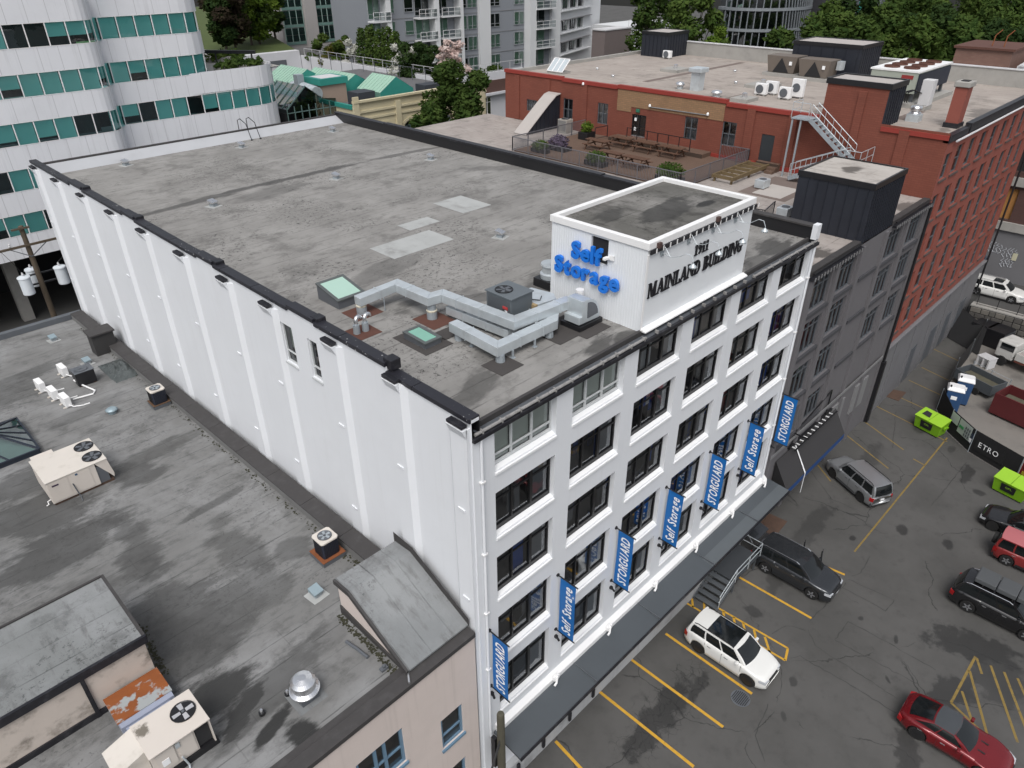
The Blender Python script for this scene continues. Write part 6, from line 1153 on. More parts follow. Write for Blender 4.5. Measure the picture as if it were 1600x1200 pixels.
# glazed atrium and services between office and cream building
at_ = thing('glass_atrium', 'dark green glazed atrium with a pitched glass roof', 'building', (30, 57.5, 3)); ATG = GLASS('atrium_glass', (.10, .17, .16), .12)
apx, apz = 29.6, 18.9
MB().poly([(27.2, 57.4, 3), (33.1, 57.4, 3), (33.1, 57.4, 17.4), (apx+1.8, 57.4, 17.6), (apx, 57.4, apz), (27.2, 57.4, 16.9)]).build('front_glazing', ATG, at_); MB().quad((27.2, 57.2, 16.95), (apx, 57.2, apz+.05), (apx, 63, apz+.05), (27.2, 63, 16.95)).build('roof_glazing', GLASS('roof_pale_glass', (.5, .55, .55), .25), at_); MB().quad((apx, 57.2, apz+.05), (apx+1.8, 57.2, 17.65), (apx+1.8, 63, 17.65), (apx, 63, apz+.05)).build('roof_glazing', MATS['roof_pale_glass'], at_)
MB().box(27.3, 57.9, 3, 33, 63, 16.5).build('core', DARKIN, at_); GRB = M('green_bar', (.10, .16, .15), .5)
for x in [27.2+k*.84 for k in range(8)]: MB().box(x-.04, 57.32, 3, x+.04, 57.39, 17.2).build('glazing_bar', GRB, at_)
for z in (12.4, 13.8, 15.2, 16.6): MB().box(27.2, 57.31, z-.04, 33.1, 57.385, z+.04).build('transom', GRB, at_)
for k in range(6): MB().bar((27.2, 57.3+k*1.1, 17.0), (apx, 57.3+k*1.1, apz+.1), .09).build('roof_bar', GRB, at_)
GRN = M('green_copper', (.30, .46, .37), .6, var=.08, scale=.6); TLT = M('teal_trim', (.03, .24, .20), .55)
for i, (xr, y0, y1, z, hw, lb) in enumerate([(40.2, 56.0, 60.4, 18.9, 2.3, 'short pale green gabled roof nearest the cream facade'), (38.2, 60.8, 69.2, 18.9, 2.6, 'long pale green gabled roof behind the teal edged hut'), (36.2, 67.6, 73.4, 19.0, 2.6, 'far pale green gabled roof beside the rounded office end')]):
    t = thing('green_roof', lb, 'roof', (xr, y0, 16.4), group='pale green gabled roofs')
    MB().quad((xr-hw, y0, z-1.4), (xr, y0, z), (xr, y1, z), (xr-hw, y1, z-1.4)).quad((xr, y0, z), (xr+hw, y0, z-1.4), (xr+hw, y1, z-1.4), (xr, y1, z)).build('roof_slope', GRN, t); MB().poly([(xr-hw, y0, 16.3), (xr+hw, y0, 16.3), (xr+hw, y0, z-1.42), (xr, y0, z-.02), (xr-hw, y0, z-1.42)]).build('gable', TLT, t); MB().quad((xr-hw, y1, 16.3), (xr-hw, y0, 16.3), (xr-hw, y0, z-1.42), (xr-hw, y1, z-1.42)).build('side', M('dull_green', (.13, .26, .21), .6), t)
    k = y0+.4
    while k < y1: MB().bar((xr-hw, k, z-1.37), (xr, k, z+.03), .05).build('standing_seam', GRN, t); k += .6
h_ = thing('roof_hut', 'tan rooftop hut with a teal fascia and a white top', 'roof hut', (34.5, 61, 16)); MB().box(32.9, 59.6, 12, 36.0, 62.4, 18.6).build('wall', M('tan_render', (.33, .25, .20), .8, var=.08), h_); MB().box(32.7, 59.4, 18.4, 36.2, 62.6, 19.05).build('fascia', TLT, h_); MB().quad((33.1, 59.8, 19.06), (35.8, 59.8, 19.06), (35.8, 62.2, 19.06), (33.1, 62.2, 19.06)).build('roof', CONCW, h_)
dd = thing('exhaust_duct', 'fat silver exhaust duct lying beside the tan hut', 'duct', (32, 60, 17)); a, b = PY(458, 134, 63.5), PY(495, 147, 58.8)
MB().tube([a, a.lerp(b, .45), a.lerp(b, .46), b], [.5, .5, .75, .75], 14).build('barrel', GALV, dd, smooth=False); MB().bar(a.lerp(b, .3), a.lerp(b, .3)+Vector((0, 0, 1.4)), .8).build('stack', GALVD, dd)
for t_ in (.2, .8): p = a.lerp(b, t_); MB().bar((p.x, p.y, 3), (p.x, p.y, p.z), .3).build('support', GREYM, dd)
# cream building with arched windows
CRM = M('cream_render', (.56, .50, .34), .75, var=.06, scale=.5, dirt=.12, dirtcol=(.35, .30, .2), streak=.2)
cb = thing('cream_building', 'cream rendered building with arched multi pane windows and a moulded cornice', 'building', (45, 54, 3))
CX0, CX1, CZ = 33.0, 51.9, 17.35
xs = [35.2+k*4.1 for k in range(4)]
MB().wall((CX0, 54, 3), (1, 0, 0), CX1-CX0, 3, CZ, [(x-CX0, 11.6, x-CX0+2.9, 14.6) for x in xs], .25, (0, 1, 0)).build('front_wall', CRM, cb); MB().quad((CX0, 75, 3), (CX0, 54, 3), (CX0, 54, 16.9), (CX0, 75, 16.9)).build('side_wall', CRM, cb); MB().box(CX0-.12, 54.3, 16.6, CX0+.25, 75, 17.0).build('teal_coping', TLT, cb)
MB().quad((CX0, 54.3, 16.4), (CX1, 54.3, 16.4), (CX1, 80, 16.4), (CX0, 80, 16.4)).build('roof', M('dark_roof', (.12, .12, .125), .85, var=.15), cb)
for z, d in ((CZ, .25), (16.3, .14), (15.6, .1)): MB().box(CX0-.1, 54-d, z-.12, CX1, 54.2, z+.1).build('cornice', CRM, cb)
for x in (33.2, 38.6, 42.7, 46.8, 51.2): MB().box(x-.35, 53.8, 3, x+.35, 53.999, CZ+.5 if x < 34 else 16.9).build('pier', CRM, cb)
for x in xs:
    w_ = window(cb, (x, 54.22, 11.6), (1, 0, 0), (0, 1, 0), 2.9, 2.5, (.17, .33, .5, .67, .83), (.33, .66), .05, frame=GRB, glass=GLS); n_ = 8
    MB().ext([(x+1.45-1.5*math.cos(math.pi*k/n_), 53.93, 14.0+.75*math.sin(math.pi*k/n_)) for k in range(n_+1)]+[(x+1.45+1.75*math.cos(math.pi*k/n_), 53.93, 14.05+1.0*math.sin(math.pi*k/n_)) for k in range(n_+1)], (0, .12, 0)).build('arch_moulding', CRM, w_); MB().ext([(x, 53.99, 14.62), (x, 53.99, 14.0)]+[(x+1.45-1.45*math.cos(math.pi*k/n_), 53.99, 14.0+.62*math.sin(math.pi*k/n_)) for k in range(1, n_)]+[(x+2.9, 53.99, 14.0), (x+2.9, 53.99, 14.62)], (0, .2, 0)).build('arch_infill', CRM, w_)
    MB().quad((x, 54.7, 11.6), (x+2.9, 54.7, 11.6), (x+2.9, 54.7, 14.6), (x, 54.7, 14.6)).build('room', DARKIN, w_)
tag(MB().lathe([(.25, 0), (.28, .5), (.12, .6), (.14, .9), (.02, .95)], (CX0+.3, 53.9, CZ+.5), 10).build('stone_finial', CRM, at=(CX0+.3, 53.9, CZ+.5)) if False else MB().box(44.4, 56.2, 16.4, 46.8, 58.0, 17.5).build('roof_plant', M('dark_plant', (.04, .045, .055), .6), at=(45.6, 57.1, 16.4)), 'dark rooftop plant box with white vents behind the cream cornice', 'plant box')
tag(MB().box(34.6, 55.4, 16.4, 36.8, 57.4, 17.9).build('roof_plant', MATS['dark_plant'], at=(35.7, 56.4, 16.4)), 'dark louvred plant box behind the cream corner pier', 'plant box')
# podium with garden
PZ_ = 16.9; gz = 15.3; pod = thing('garden_podium', 'pale concrete podium carrying a railed garden terrace below the towers', 'building', (70, 61.3, 3))
PODW = M('podium_white', (.58, .585, .61), .75, var=.05, scale=.5, dirt=.1, dirtcol=(.4, .4, .4), streak=.15)
MB().quad((52, 96, 3), (52, 61.3, 3), (52, 61.3, PZ_), (52, 96, PZ_)).quad((52, 61.3, 15.9), (66, 61.3, 15.9), (66, 61.3, PZ_), (52, 61.3, PZ_)).build('wall', PODW, pod); MB().quad((52, 61.4, 3), (66, 61.4, 3), (66, 61.4, 14.4), (52, 61.4, 14.4)).build('lower_wall', PODW, pod); MB().box(52.3, 61.1, 14.4, 66, 61.298, 15.9).build('brown_band', M('brown_panel', (.10, .055, .045), .7), pod); MB().box(52.3, 60.8, 14.1, 66, 61.09, 14.4).build('ledge', PODW, pod)
MB().quad((52, 61.3, gz), (66, 61.3, gz), (66, 82, gz), (52, 82, gz)).quad((52, 82, gz), (57, 82, gz), (57, 200, gz), (52, 200, gz)).build('terrace_floor', CONC, pod)
MB().box(52.003, 61.4, gz-.5, 52.3, 96, PZ_).build('parapet', PODW, pod); MB().box(52.3, 61.303, gz-.5, 66, 61.6, PZ_).build('parapet', PODW, pod)
for x in (52.8, 55.2, 57.6): window(pod, (x, 61.38, 11.2), (1, 0, 0), (0, 1, 0), 2.2, 2.7, (.33, .66), (.75,), .07, frame=WHITE2, glass=GLS); MB().quad((x, 61.395, 11.2), (x+2.2, 61.395, 11.2), (x+2.2, 61.395, 13.9), (x, 61.395, 13.9)).build('room', DARKIN, pod)
MB().quad((20, 96, 3), (52, 96, 3), (52, 96, 17.6), (20, 96, 17.6)).quad((20, 96, 17.6), (52, 96, 17.6), (52, 130, 18.5), (20, 130, 18.5)).build('rear_wall', PODW, pod); MB().box(46.5, 95.9, 15.7, 49.5, 95.995, 16.5).build('wall_vent', GREYM, pod)
railing('pale railing with glass infill along the garden terrace edge', [(52.25, 95.0), (52.25, 61.5), (65.9, 61.5)], 1.05, .5, CONCW, PZ_, False, 2.3)
cf = thing('chain_fence', 'tall thin wire fence with dark posts in front of the pale podium wall', 'fence', (51, 62, 16.4))
for k in range(13): MB().tube([(50.6, 61+k*2.7, 15.0), (50.6, 61+k*2.7, 18.0-.1*(k % 3))], .04, 5).build('post', GREYM, cf)
MB().tube([(50.6, 61+k*1.35, 17.95-.06*(k % 2)) for k in range(25)], .025, 4).build('top_wire', GREYM, cf)
# trees and shrubs
def tree(name, lb, base, h, rx, rz, leaf, n, size, trunk=.18, clumps=9, cat='tree', group=None, low=.35, seed=1):
    base = Vector(base); t = thing(name, lb, cat, tuple(base), group=group); rn = random.Random(seed+int(base.x*17+base.y*5)); tk = MB(); top = base+Vector((rn.uniform(-.3, .3), rn.uniform(-.3, .3), h*.75))
    tk.tube([base, base.lerp(top, .4)+Vector((rn.uniform(-.2, .2), rn.uniform(-.2, .2), 0)), top], [trunk, trunk*.7, trunk*.25], 8); mb = MB()
    for k in range(clumps):
        a = 2.4*k+rn.random(); rr = rx*(.25+.62*rn.random())*(1 if k else .1); z = h*low+(h*(1-low))*((k+.5)/clumps)*.92; sc = 1-.55*max(0, ((k+.5)/clumps-.45))
        c = base+Vector((math.cos(a)*rr*sc, math.sin(a)*rr*sc, z)); r_ = rx*(.36+.2*rn.random())*sc; leaves(mb, c, (r_, r_, r_*rz), n//clumps, size, rn, .35)
        s0 = base.lerp(top, min(.95, .25+.6*(k/clumps))); tk.tube([s0, s0.lerp(c, .55)+Vector((0, 0, .15)), c], [trunk*.35, trunk*.22, trunk*.08], 5)
    tk.build('trunk', BARK, t); mb.build('crown', leaf, t); return t
for i, (px, py, h, w, lf, lb) in enumerate([(497, 88, 3.0, 1.6, LG, 'loose pale flowering bush at the far end of the garden railing'), (520, 88, 2.4, 1.6, LY, 'yellowish green clipped bush on the garden terrace'), (534, 87, 3.4, 1.5, LG, 'green bush beside the white blossoming shrub')]):
    p = PX(px, py, 54.0); tree('garden_bush', lb, (54.0, p.y, gz), h+1.6, w*1.4, .8, lf, 1300, .24, .06, 6, 'bush', low=.1)
for i, (px, w) in enumerate([(569, 1.5), (582, 1.4), (596, 1.6), (608, 1.6), (620, 1.5)]):
    p = PX(px, 95, 53.9); t = thing('conifer', ['tall dark columnar conifer standing at the blossom end of the hedge row', 'tall columnar conifer second in the hedge row', 'broad columnar conifer in the middle of the hedge row', 'tall columnar conifer fourth in the hedge row', 'columnar conifer ending the hedge row beside the dark shrubs'][i], 'conifer', (53.9, p.y, gz), group='columnar conifers on the garden terrace'); mb = MB(); rn = random.Random(i+40); H_ = 6.0+.5*(i % 2)
    for k in range(14): z = gz+.2+H_*k/14; leaves(mb, (53.9, p.y, z), (w*(1-.6*k/14), w*(1-.6*k/14), .45), 80, .2, rn, .5)
    mb.build('crown', LG if i else LM, t); MB().tube([(53.9, p.y, gz), (53.9, p.y, gz+H_*.8)], .08, 6).build('trunk', BARK, t)
for i, (px, py, h, w, lf, n, lb) in enumerate([(553, 88, 3.0, 1.3, LWH, 700, 'white blossoming shrub left of the conifer row'), (630, 98, 3.4, 1.5, LWH, 800, 'white blossoming shrub between the conifers and the dark bushes'), (648, 104, 3.6, 2.0, LD, 1200, 'dark green broad bush on the garden terrace'), (668, 108, 3.8, 1.9, LD, 1200, 'dark green bush below the pillar next to the pink blossom')]):
    p = PX(px, py, 54.0); tree('garden_shrub', lb, (54.0, p.y, gz), h+1.6, w*1.4, .8, lf, int(n*1.4), .24, .06, 7, 'shrub', low=.1, seed=i)
p = PX(706, 116, 54.6); tk_ = tree('blossom_tree', 'pink and white blossoming tree at the garden terrace corner', (54.6, p.y, gz), 6.0, 2.2, .55, LP, 1500, .22, .1, 12, seed=5, low=.25); mb = MB(); leaves(mb, (54.6, p.y, gz+1.9), (1.5, 1.5, 1.0), 500, .2, random.Random(3), .3); mb.build('lower_leaves', LM, tk_)
for i, (x, w, lb) in enumerate([(57, 1.2, 'low clipped hedge behind the corner railing'), (61, 1.4, 'low hedge by the far part of the corner railing')]): bed('hedge', lb, x, 62.2, x+2.6, 63.2, gz+1.1, 1.0, LM, 420)
tree('street_tree', 'leafy green street tree in front of the cream arched facade', tuple(Vector((41.6, 47.6, 3))), 18.2, 3.9, .85, LM, 6500, .26, .24, 13, low=.55); tree('street_tree', 'slender leafy tree before the cream facade beside the bigger one', (37.2, 47.4, 3), 14.6, 2.7, .85, LM, 2600, .24, .18, 9, low=.62); tree('street_tree', 'small sparse tree reaching just above the black parapet', (31.6, 46.8, 3), 11.6, 1.4, .8, LG, 500, .26, .12, 6, low=.78)
# trees behind the office end, on the bank
GRS = M('bank_grass', (.06, .085, .02), .9, var=.3, scale=1)
struct(MB().quad((20, 97, 17.62), (52, 97, 17.62), (66, 150, 21), (20, 150, 21)).build('grass_bank', GRS))
for i, (px, py, h, w, lf, lb) in enumerate([(365, 58, 11, 3.8, LPU, 'dark bronze leaved tree beside the office end'), (405, 62, 10.5, 4.2, LB, 'bright green maple tree above the grass bank'), (430, 55, 11, 3.0, LD, 'dark green tree between the maple and the green glazed tower'), (352, 64, 8, 2.6, LD, 'dark tree half hidden behind the office end'), (390, 50, 13, 4.4, LM, 'tall green tree behind the bright maple')]):
    p = PY(px, py, 100+4*(i % 3)); tree('bank_tree', lb, (p.x, p.y, 17.8), h, w, .8, lf, 3600, .34, .2, 12, low=.18, seed=i)
# tower with green glazing
GT = GLASS('tower_green_glass', (.30, .58, .48), .10); CT = M('tower_concrete', (.42, .40, .39), .8, var=.05, scale=.4, dirt=.1, dirtcol=(.3, .29, .28))
t1 = thing('green_glazed_tower', 'concrete tower with green glazed window bays behind the garden', 'building', (70, 112, 17)); X1 = lambda px: PY(px, 40, 112).x
MB().box(X1(440), 112, 16, X1(640), 125, 33).build('wall', CT, t1)
for a, b in ((444, 475), (496.5, 521), (525.5, 549), (568, 590)):
    xa, xb = X1(a), X1(b); n_ = 3
    for fl in range(6):
        z0 = 16.6+2.72*fl; f_ = MB().box(xa, 111.9, z0, xb, 111.995, z0+.45).build('spandrel', M('green_spandrel', (.16, .27, .24), .5), t1)
        for k in range(n_):
            for j in range(2): MB().box(xa+(xb-xa)*k/n_+.07, 111.92, z0+.5+j*1.05, xa+(xb-xa)*(k+1)/n_-.07, 111.96, z0+1.5+j*1.1).build('window_pane', GT, t1)
        for k in range(n_+1): MB().box(xa+(xb-xa)*k/n_-.06, 111.86, z0+.45, xa+(xb-xa)*k/n_+.06, 111.99, z0+2.72).build('mullion', M('pale_green_frame', (.30, .42, .38), .5), f_)
for px in (476, 549): MB().box(X1(px)+.2, 111.6, 16, X1(px+19.5), 111.999, 33).build('pier', CT, t1)
# residential tower with balconies
PAN = M('blue_grey_panel', (.235, .25, .275), .6, var=.06, scale=.4); WTW = M('tower_white', (.62, .63, .64), .65, var=.04, scale=.4, dirt=.06, dirtcol=(.45, .45, .45)); GTP = GLASS('pale_green_glass', (.72, .86, .79), .08); CURT = M('green_curtain', (.40, .50, .44), .8, var=.08, scale=.5)
t2 = thing('balcony_tower', 'blue grey residential tower with white pillars, balconies and green curtained windows', 'building', (75, 78, 17)); YT = 82.; X2 = lambda px: PY(px, 60, YT).x
FZ = [12.97, 16.04, 19.11, 22.18, 25.25, 28.32]
MB().box(X2(600), YT, 3, X2(868), 95, 31.4).build('wall', PAN, t2)
def tbay(a, b, cols, floors=FZ, h0=.75, h1=2.75, yy=YT, nm='window'):
    for z in floors:
        xa, xb = X2(a), X2(b); w_ = window(t2, (xa, yy-.02, z+h0), (1, 0, 0), (0, 1, 0), xb-xa, h1-h0, tuple((k+1)/cols for k in range(cols-1)), (.25,), .07, frame=M('alu_frame', (.36, .38, .40), .5, .3), glass=GTP, name=nm, th=.1)
        MB().quad((xa, yy-.005, z+h0), (xb, yy-.005, z+h0), (xb, yy-.005, z+h1), (xa, yy-.005, z+h1)).build('room', DARKIN if rnd.random() < .25 else CURT, w_)
for a, b, c in ((608, 619, 1), (634, 648, 1), (715, 730, 2), (731, 746, 2), (765, 781, 2), (803, 818, 2), (650, 672, 2), (683, 700, 2), (829, 850, 2), (578, 596, 2)): tbay(a, b, c, h0=.15 if b-a > 16 and a not in (715, 731, 765) else .75)
for a, b in ((598, 605), (672, 679), (711, 716), (747, 764), (819, 828), (858, 872)): MB().box(X2(a), YT-1.5 if b-a < 10 else YT-.5, 3, X2(b), YT-.002, 31.4).build('pillar', WTW, t2)
for a, b in ((577, 604), (648, 675), (683, 711), (828, 858)):
    for z in FZ[1:]:
        xa, xb = X2(a), X2(b); s_ = MB().box(xa, YT-1.6, z-.22, xb, YT-.01, z).build('balcony', WTW, t2)
        for h in (.55, 1.1): MB().bar((xa, YT-1.57, z+h), (xb, YT-1.57, z+h), .05).build('rail', WHITE2, s_)
        for k in range(4): x = xa+(xb-xa)*k/3; MB().bar((x, YT-1.57, z), (x, YT-1.57, z+1.1), .05).build('baluster', WHITE2, s_)
        MB().quad((xa, YT-1.57, z+.05), (xb, YT-1.57, z+.05), (xb, YT-1.57, z+1.05), (xa, YT-1.57, z+1.05)).build('glass_panel', GLASS('balcony_glass', (.75, .8, .8), .08), s_)
for z in FZ: MB().box(X2(606), YT-.05, z-.06, X2(868), YT-.003, z+.02).build('panel_joint', GREYL, t2)
# white wing turned slightly away
D_ = Vector((.944, .329, 0)); N_ = Vector((-.329, .944, 0)); O_ = Vector((X2(868), YT-.3, 0)); LW = 23.
t3 = thing('white_wing', 'white banded residential wing with dark window strips beside the balcony tower', 'building', tuple(O_+Vector((0, 0, 15))))
def wq(a, z0, b, z1, d, mat, name, par=t3):
    p = O_+D_*a+N_*d; q = O_+D_*b+N_*d; return MB().quad((p.x, p.y, z0), (q.x, q.y, z0), (q.x, q.y, z1), (p.x, p.y, z1)).build(name, mat, par)
_p = PY(872, 19, YT).z-PY(872, 54, YT).z; fz = [PY(872, 51, YT).z+_p*k for k in (-1, 0, 1, 2)]
MB().wall(O_+Vector((0, 0, 11)), D_, LW, 11, 31, [(1.6, z, 13.5, z+1.75) for z in fz], .8, N_).build('wall', WTW, t3); wq(LW, 11, LW+.01, 31, 0, WTW, 'end_strip'); q = O_+D_*LW; MB().quad((q.x, q.y, 11), (q.x+N_.x*14, q.y+N_.y*14, 11), (q.x+N_.x*14, q.y+N_.y*14, 31), (q.x, q.y, 31)).build('end_wall', WTW, t3)
for z in fz:
    for k in range(6):
        a = 1.7+k*1.98; w_ = window(t3, O_+D_*a+N_*.75+Vector((0, 0, z)), D_, N_, 1.9, 1.75, (.5,), (), .08, frame=GREYL, glass=GTP); wq(a, z, a+1.9, z+1.75, .79, CURT if rnd.random() < .4 else DARKIN, 'room')
    p = [O_+D_*1.0-N_*.5, O_+D_*17.0-N_*.5, O_+D_*17.0, O_+D_*1.0]; MB().prism([(v.x, v.y) for v in p], z-.35, z-.18).build('ledge', WTW, t3); MB().prism([(v.x, v.y) for v in p], z+1.85, z+1.95).build('ledge', GREYL, t3)
    for a in (1.6, 5.4, 9.5, 13.2): p = [O_+D_*a-N_*.06, O_+D_*(a+.5)-N_*.06, O_+D_*(a+.5)+N_*.3, O_+D_*a+N_*.3]; MB().prism([(v.x, v.y) for v in p], z-.1, z+1.8).build('pier', WTW, t3)
bx = thing('stair_block', 'plain brown block standing in front of the white wing', 'building', (94, 76, 12)); p0 = PY(945, 60, 77); p1 = PY(985, 60, 77); bt_ = PY(965, 45, 78).z; MB().box(p0.x, 77, 3, p1.x, 80, bt_).build('wall', M('brown_render', (.17, .14, .135), .8, var=.06), bx); MB().box(p0.x-.15, 76.9, bt_, p1.x+.15, 80.1, bt_+.2).build('coping', CONCW, bx)
lo = thing('white_terrace_block', 'low white block with a railed terrace beside the brown block', 'building', (104, 80, 10)); p1 = PY(982, 60, 79).x; p2 = PY(1058, 60, 79).x; wt_ = PY(1020, 38, 79).z; MB().box(p1, 79, 3, p2, 88, wt_).build('wall', WTW, lo); MB().box(p1-.1, 78.8, wt_-1.4, p2+.3, 79, wt_-1.1).build('ledge', CONCW, lo)
railing('pale thin railing on the low white terrace block', [(p1, 79.2), (p2, 79.2)], 1.2, .5, CONCW, wt_, False, 2.0)
# dark latticed tower and the park trees
struct(MB().quad((64.2, -200, 2.9), (500, -200, 2.9), (500, 61, 2.9), (64.2, 61, 2.9)).build('park_ground', GRS) if False else MB().quad((90, -120, 3.02), (420, -120, 3.02), (420, 61.2, 3.02), (90, 61.2, 3.02)).build('park_ground', GRS))
lt = thing('lattice_tower', 'grey glass apartment tower with slanted white lattice and red panels', 'building', (110, 48, 3)); LTG = GLASS('lattice_glass', (.45, .50, .52), .30); LTS = M('lattice_steel', (.24, .26, .28), .5, .2)
cx, cy, rr = 113.5, 51.5, 9.
def ell(a, r): return Vector((cx+r*math.cos(R(a)), cy+r*.8*math.sin(R(a)), 0))
angs = [165+8*k for k in range(17)]
for fl in range(5):
    z0 = 10.6+2.95*fl
    for i, (a, b) in enumerate(zip(angs[:-1], angs[1:])):
        p, q = ell(a, rr), ell(b, rr); MB().quad((p.x, p.y, z0+.45), (q.x, q.y, z0+.45), (q.x, q.y, z0+2.7), (p.x, p.y, z0+2.7)).build('window_pane', LTG, lt); s = .5 if i > 7 else 0
        p2, q2 = ell(a+s*4, rr+.1), ell(a, rr+.1); MB().bar((p2.x, p2.y, z0), (q2.x, q2.y, z0+2.95), .13).build('lattice_bar', LTS, lt)
        if i > 8: p3 = ell(a+4, rr+.1); q3 = ell(a+6, rr+.1); MB().bar((q3.x, q3.y, z0), (p3.x, p3.y, z0+2.95), .12).build('lattice_bar', LTS, lt)
        if (i*7+fl*5) % 11 == 0: pm = ell(a, rr+.16); qm = ell(b, rr+.16); MB().quad((pm.x, pm.y, z0+.02), (qm.x, qm.y, z0+.02), (qm.x, qm.y, z0+.42), (pm.x, pm.y, z0+.42)).build('red_panel', M('red_panel', (.35, .02, .03), .5), lt)
    MB().prism([(ell(a, rr+.25).x, ell(a, rr+.25).y) for a in range(150, 330, 9)], z0, z0+.42).build('floor_slab', LTS, lt)
MB().prism([(ell(a, rr-.8).x, ell(a, rr-.8).y) for a in range(0, 360, 15)], 3, 26).build('core', M('lattice_core', (.06, .065, .07), .7), lt)
for a in (190, 225, 255): p = ell(a, rr-.6); MB().lathe([(.7, 0), (.7, 7.7)], (p.x, p.y, 3), 12).build('column', CT, lt)
MB().prism([(117, 41.0), (121, 43.0), (121, 52), (117, 52)], 3, 27).build('dark_fin', M('dark_fin', (.03, .03, .035), .6), lt)
l2 = thing('lattice_wing', 'pale latticed apartment wing with teal panels behind the dark fin', 'building', (128, 46, 3)); MB().box(121.1, 43.5, 3, 145, 58, 27).build('wall', M('lattice_wall', (.10, .11, .12), .6), l2)
for fl in range(6):
    for k in range(16): x = 121.4+k*1.4; z = 9+2.95*fl; MB().bar((x, 43.42, z), (x+.5*(1 if k % 2 else -1), 43.42, z+2.95), .14).build('lattice_bar', LTS, l2)
    MB().box(121.1, 43.3, 9+2.95*fl-.15, 145, 43.49, 9+2.95*fl+.15).build('slab_edge', LTS, l2)
for k in range(7): MB().box(122.5+k*2.6, 43.35, 12+(k*37 % 5)*2.95, 124.0+k*2.6, 43.48, 13.9+(k*37 % 5)*2.95).build('teal_panel', TLT, l2)
TW = ['beside the white terrace block', 'in front of the grey glass tower', 'small and bright before the grey glass tower']
for i, (px, py, dep, h, w, lf) in enumerate([(1015, 10, 112, 15, 4.5, LM), (1085, 40, 92, 16, 4.6, LG), (1112, 72, 88, 8, 2.6, LB), (1060, 5, 120, 17, 4.5, LM)]):
    p = CAM+ray(px, py)*dep; tree('street_tree', 'green street tree '+(TW+['tall and standing behind the others near the white wing'])[i], (p.x, p.y, 3), p.z-3+h*.38, w, .95, lf, 4200, .36, .3, 14, low=.3, seed=i)
nm = 0
park = [(1262, 70, 96), (1300, 50, 100), (1335, 75, 94), (1345, 15, 118), (1380, 55, 104), (1415, 80, 96), (1420, 15, 122), (1455, 50, 108), (1490, 80, 98), (1500, 15, 124), (1530, 50, 110), (1565, 82, 100), (1585, 35, 116), (1605, 70, 104), (1290, 5, 128), (1460, 0, 140), (1560, -10, 142), (1380, -10, 142)]
for i, (px, py, dep) in enumerate(park):
    p = CAM+ray(px, py)*dep; hh = p.z-3+4.2
    tree('park_tree', 'broad green park tree in the dense row behind the red building', (p.x, p.y, 3), hh, 5.6, .85, (LM, LG, LM, LD)[i % 4], 4400, .42, .35, 14, group='park trees behind the red building', low=.32, seed=i)
# ------------------------------------------------------------------ across the side street
gfb = thing('graffiti_building', 'grey and brick warehouse with graffiti across the side street', 'building', (78, -2, 2.5))
GFX = 70.0; GFW = M('graffiti_wall_paint', (.155, .155, .165), .8, var=.06, scale=.5, dirt=.15, dirtcol=(.1, .1, .1)); DBR = brickmat('dark_brick', (.075, .035, .03), (.09, .042, .035), (.07, .05, .045)); PLY = M('plywood', (.36, .17, .05), .75, var=.15, scale=1.5)
MB().quad((GFX, 11, 2), (GFX, -40, 2), (GFX, -40, 7.4), (GFX, 11, 7.4)).build('lower_wall', GFW, gfb); MB().wall((GFX, 11, 0), (0, -1, 0), 51, 7.4, 20.6, [(11-4.0+5.2*k, z, 11-.2+5.2*k, z+2.9) for k in range(-1, 4) for z in (8.4, 12.9, 16.9)], .4, (1, 0, 0)).build('upper_wall', DBR, gfb)
for z in (7.4, 11.6, 15.9, 20.4): MB().box(GFX-.25, -40, z, GFX-.003, 11, z+.8).build('concrete_band', CONC, gfb)
for k in range(-1, 4):
    for z in (8.4, 12.9, 16.9): MB().box(GFX+.25, .2-5.2*k, z, GFX+.3, 4.0-5.2*k, z+2.9).build('boarded_opening', PLY if z < 9 else DARKIN, gfb)
MB().quad((GFX, -40, 20.6), (86, -40, 20.6), (86, 11, 20.6), (GFX, 11, 20.6)).build('roof', CONCW, gfb)
TAGW = M('graffiti_white', (.50, .52, .56), .7); TAGB = M('graffiti_blue', (.03, .09, .18), .7)
rn = random.Random(9)
for (y, z, n, s, mt) in [(1.4, 5.5, 5, .95, TAGW), (-.3, 5.3, 4, .9, TAGW), (-.4, 4.3, 4, .8, TAGW), (1.6, 4.3, 5, .5, TAGB)]:
    for k in range(n):
        yy = y-k*s*.36; pts = [(GFX-.02, yy-s*.15*math.sin(j*2.3+k)-.08*rn.random(), z+s*(.5-j/6)+.1*math.sin(j*3+k)) for j in range(7)]; MB().tube(pts, .025, 4).build('graffiti_stroke', mt, gfb)
MB().box(GFX-.05, -1.55, 4.7, GFX-.003, -1.15, 5.4).build('small_sign', M('sign_cream', (.5, .48, .35), .6), gfb)
rbx = thing('brick_block', 'brick rooftop block with two bent rods on the far warehouse', 'roof hut', (75, 7, 20.6)); MB().box(72.5, 5.0, 20.6, 79, 9.8, 22.6).build('wall', brickmat('brown_brick', (.17, .09, .07), (.20, .11, .085), (.15, .1, .08)), rbx); MB().box(72.3, 4.8, 22.6, 79.2, 10, 22.8).build('coping', RUSTP, rbx)
for y in (6.2, 7.2): MB().tube([(74, y, 22.8), (74.2, y, 23.7), (74.4, y-.4, 24.2)], .05, 5).build('rod', RUSTO, rbx)
cr = thing('corrugated_shed', 'white corrugated roof shed on the far warehouse', 'roof hut', (77, 1, 20.6)); MB().box(73, -6, 20.6, 84, 4.4, 21.4).build('wall', CONCW, cr)
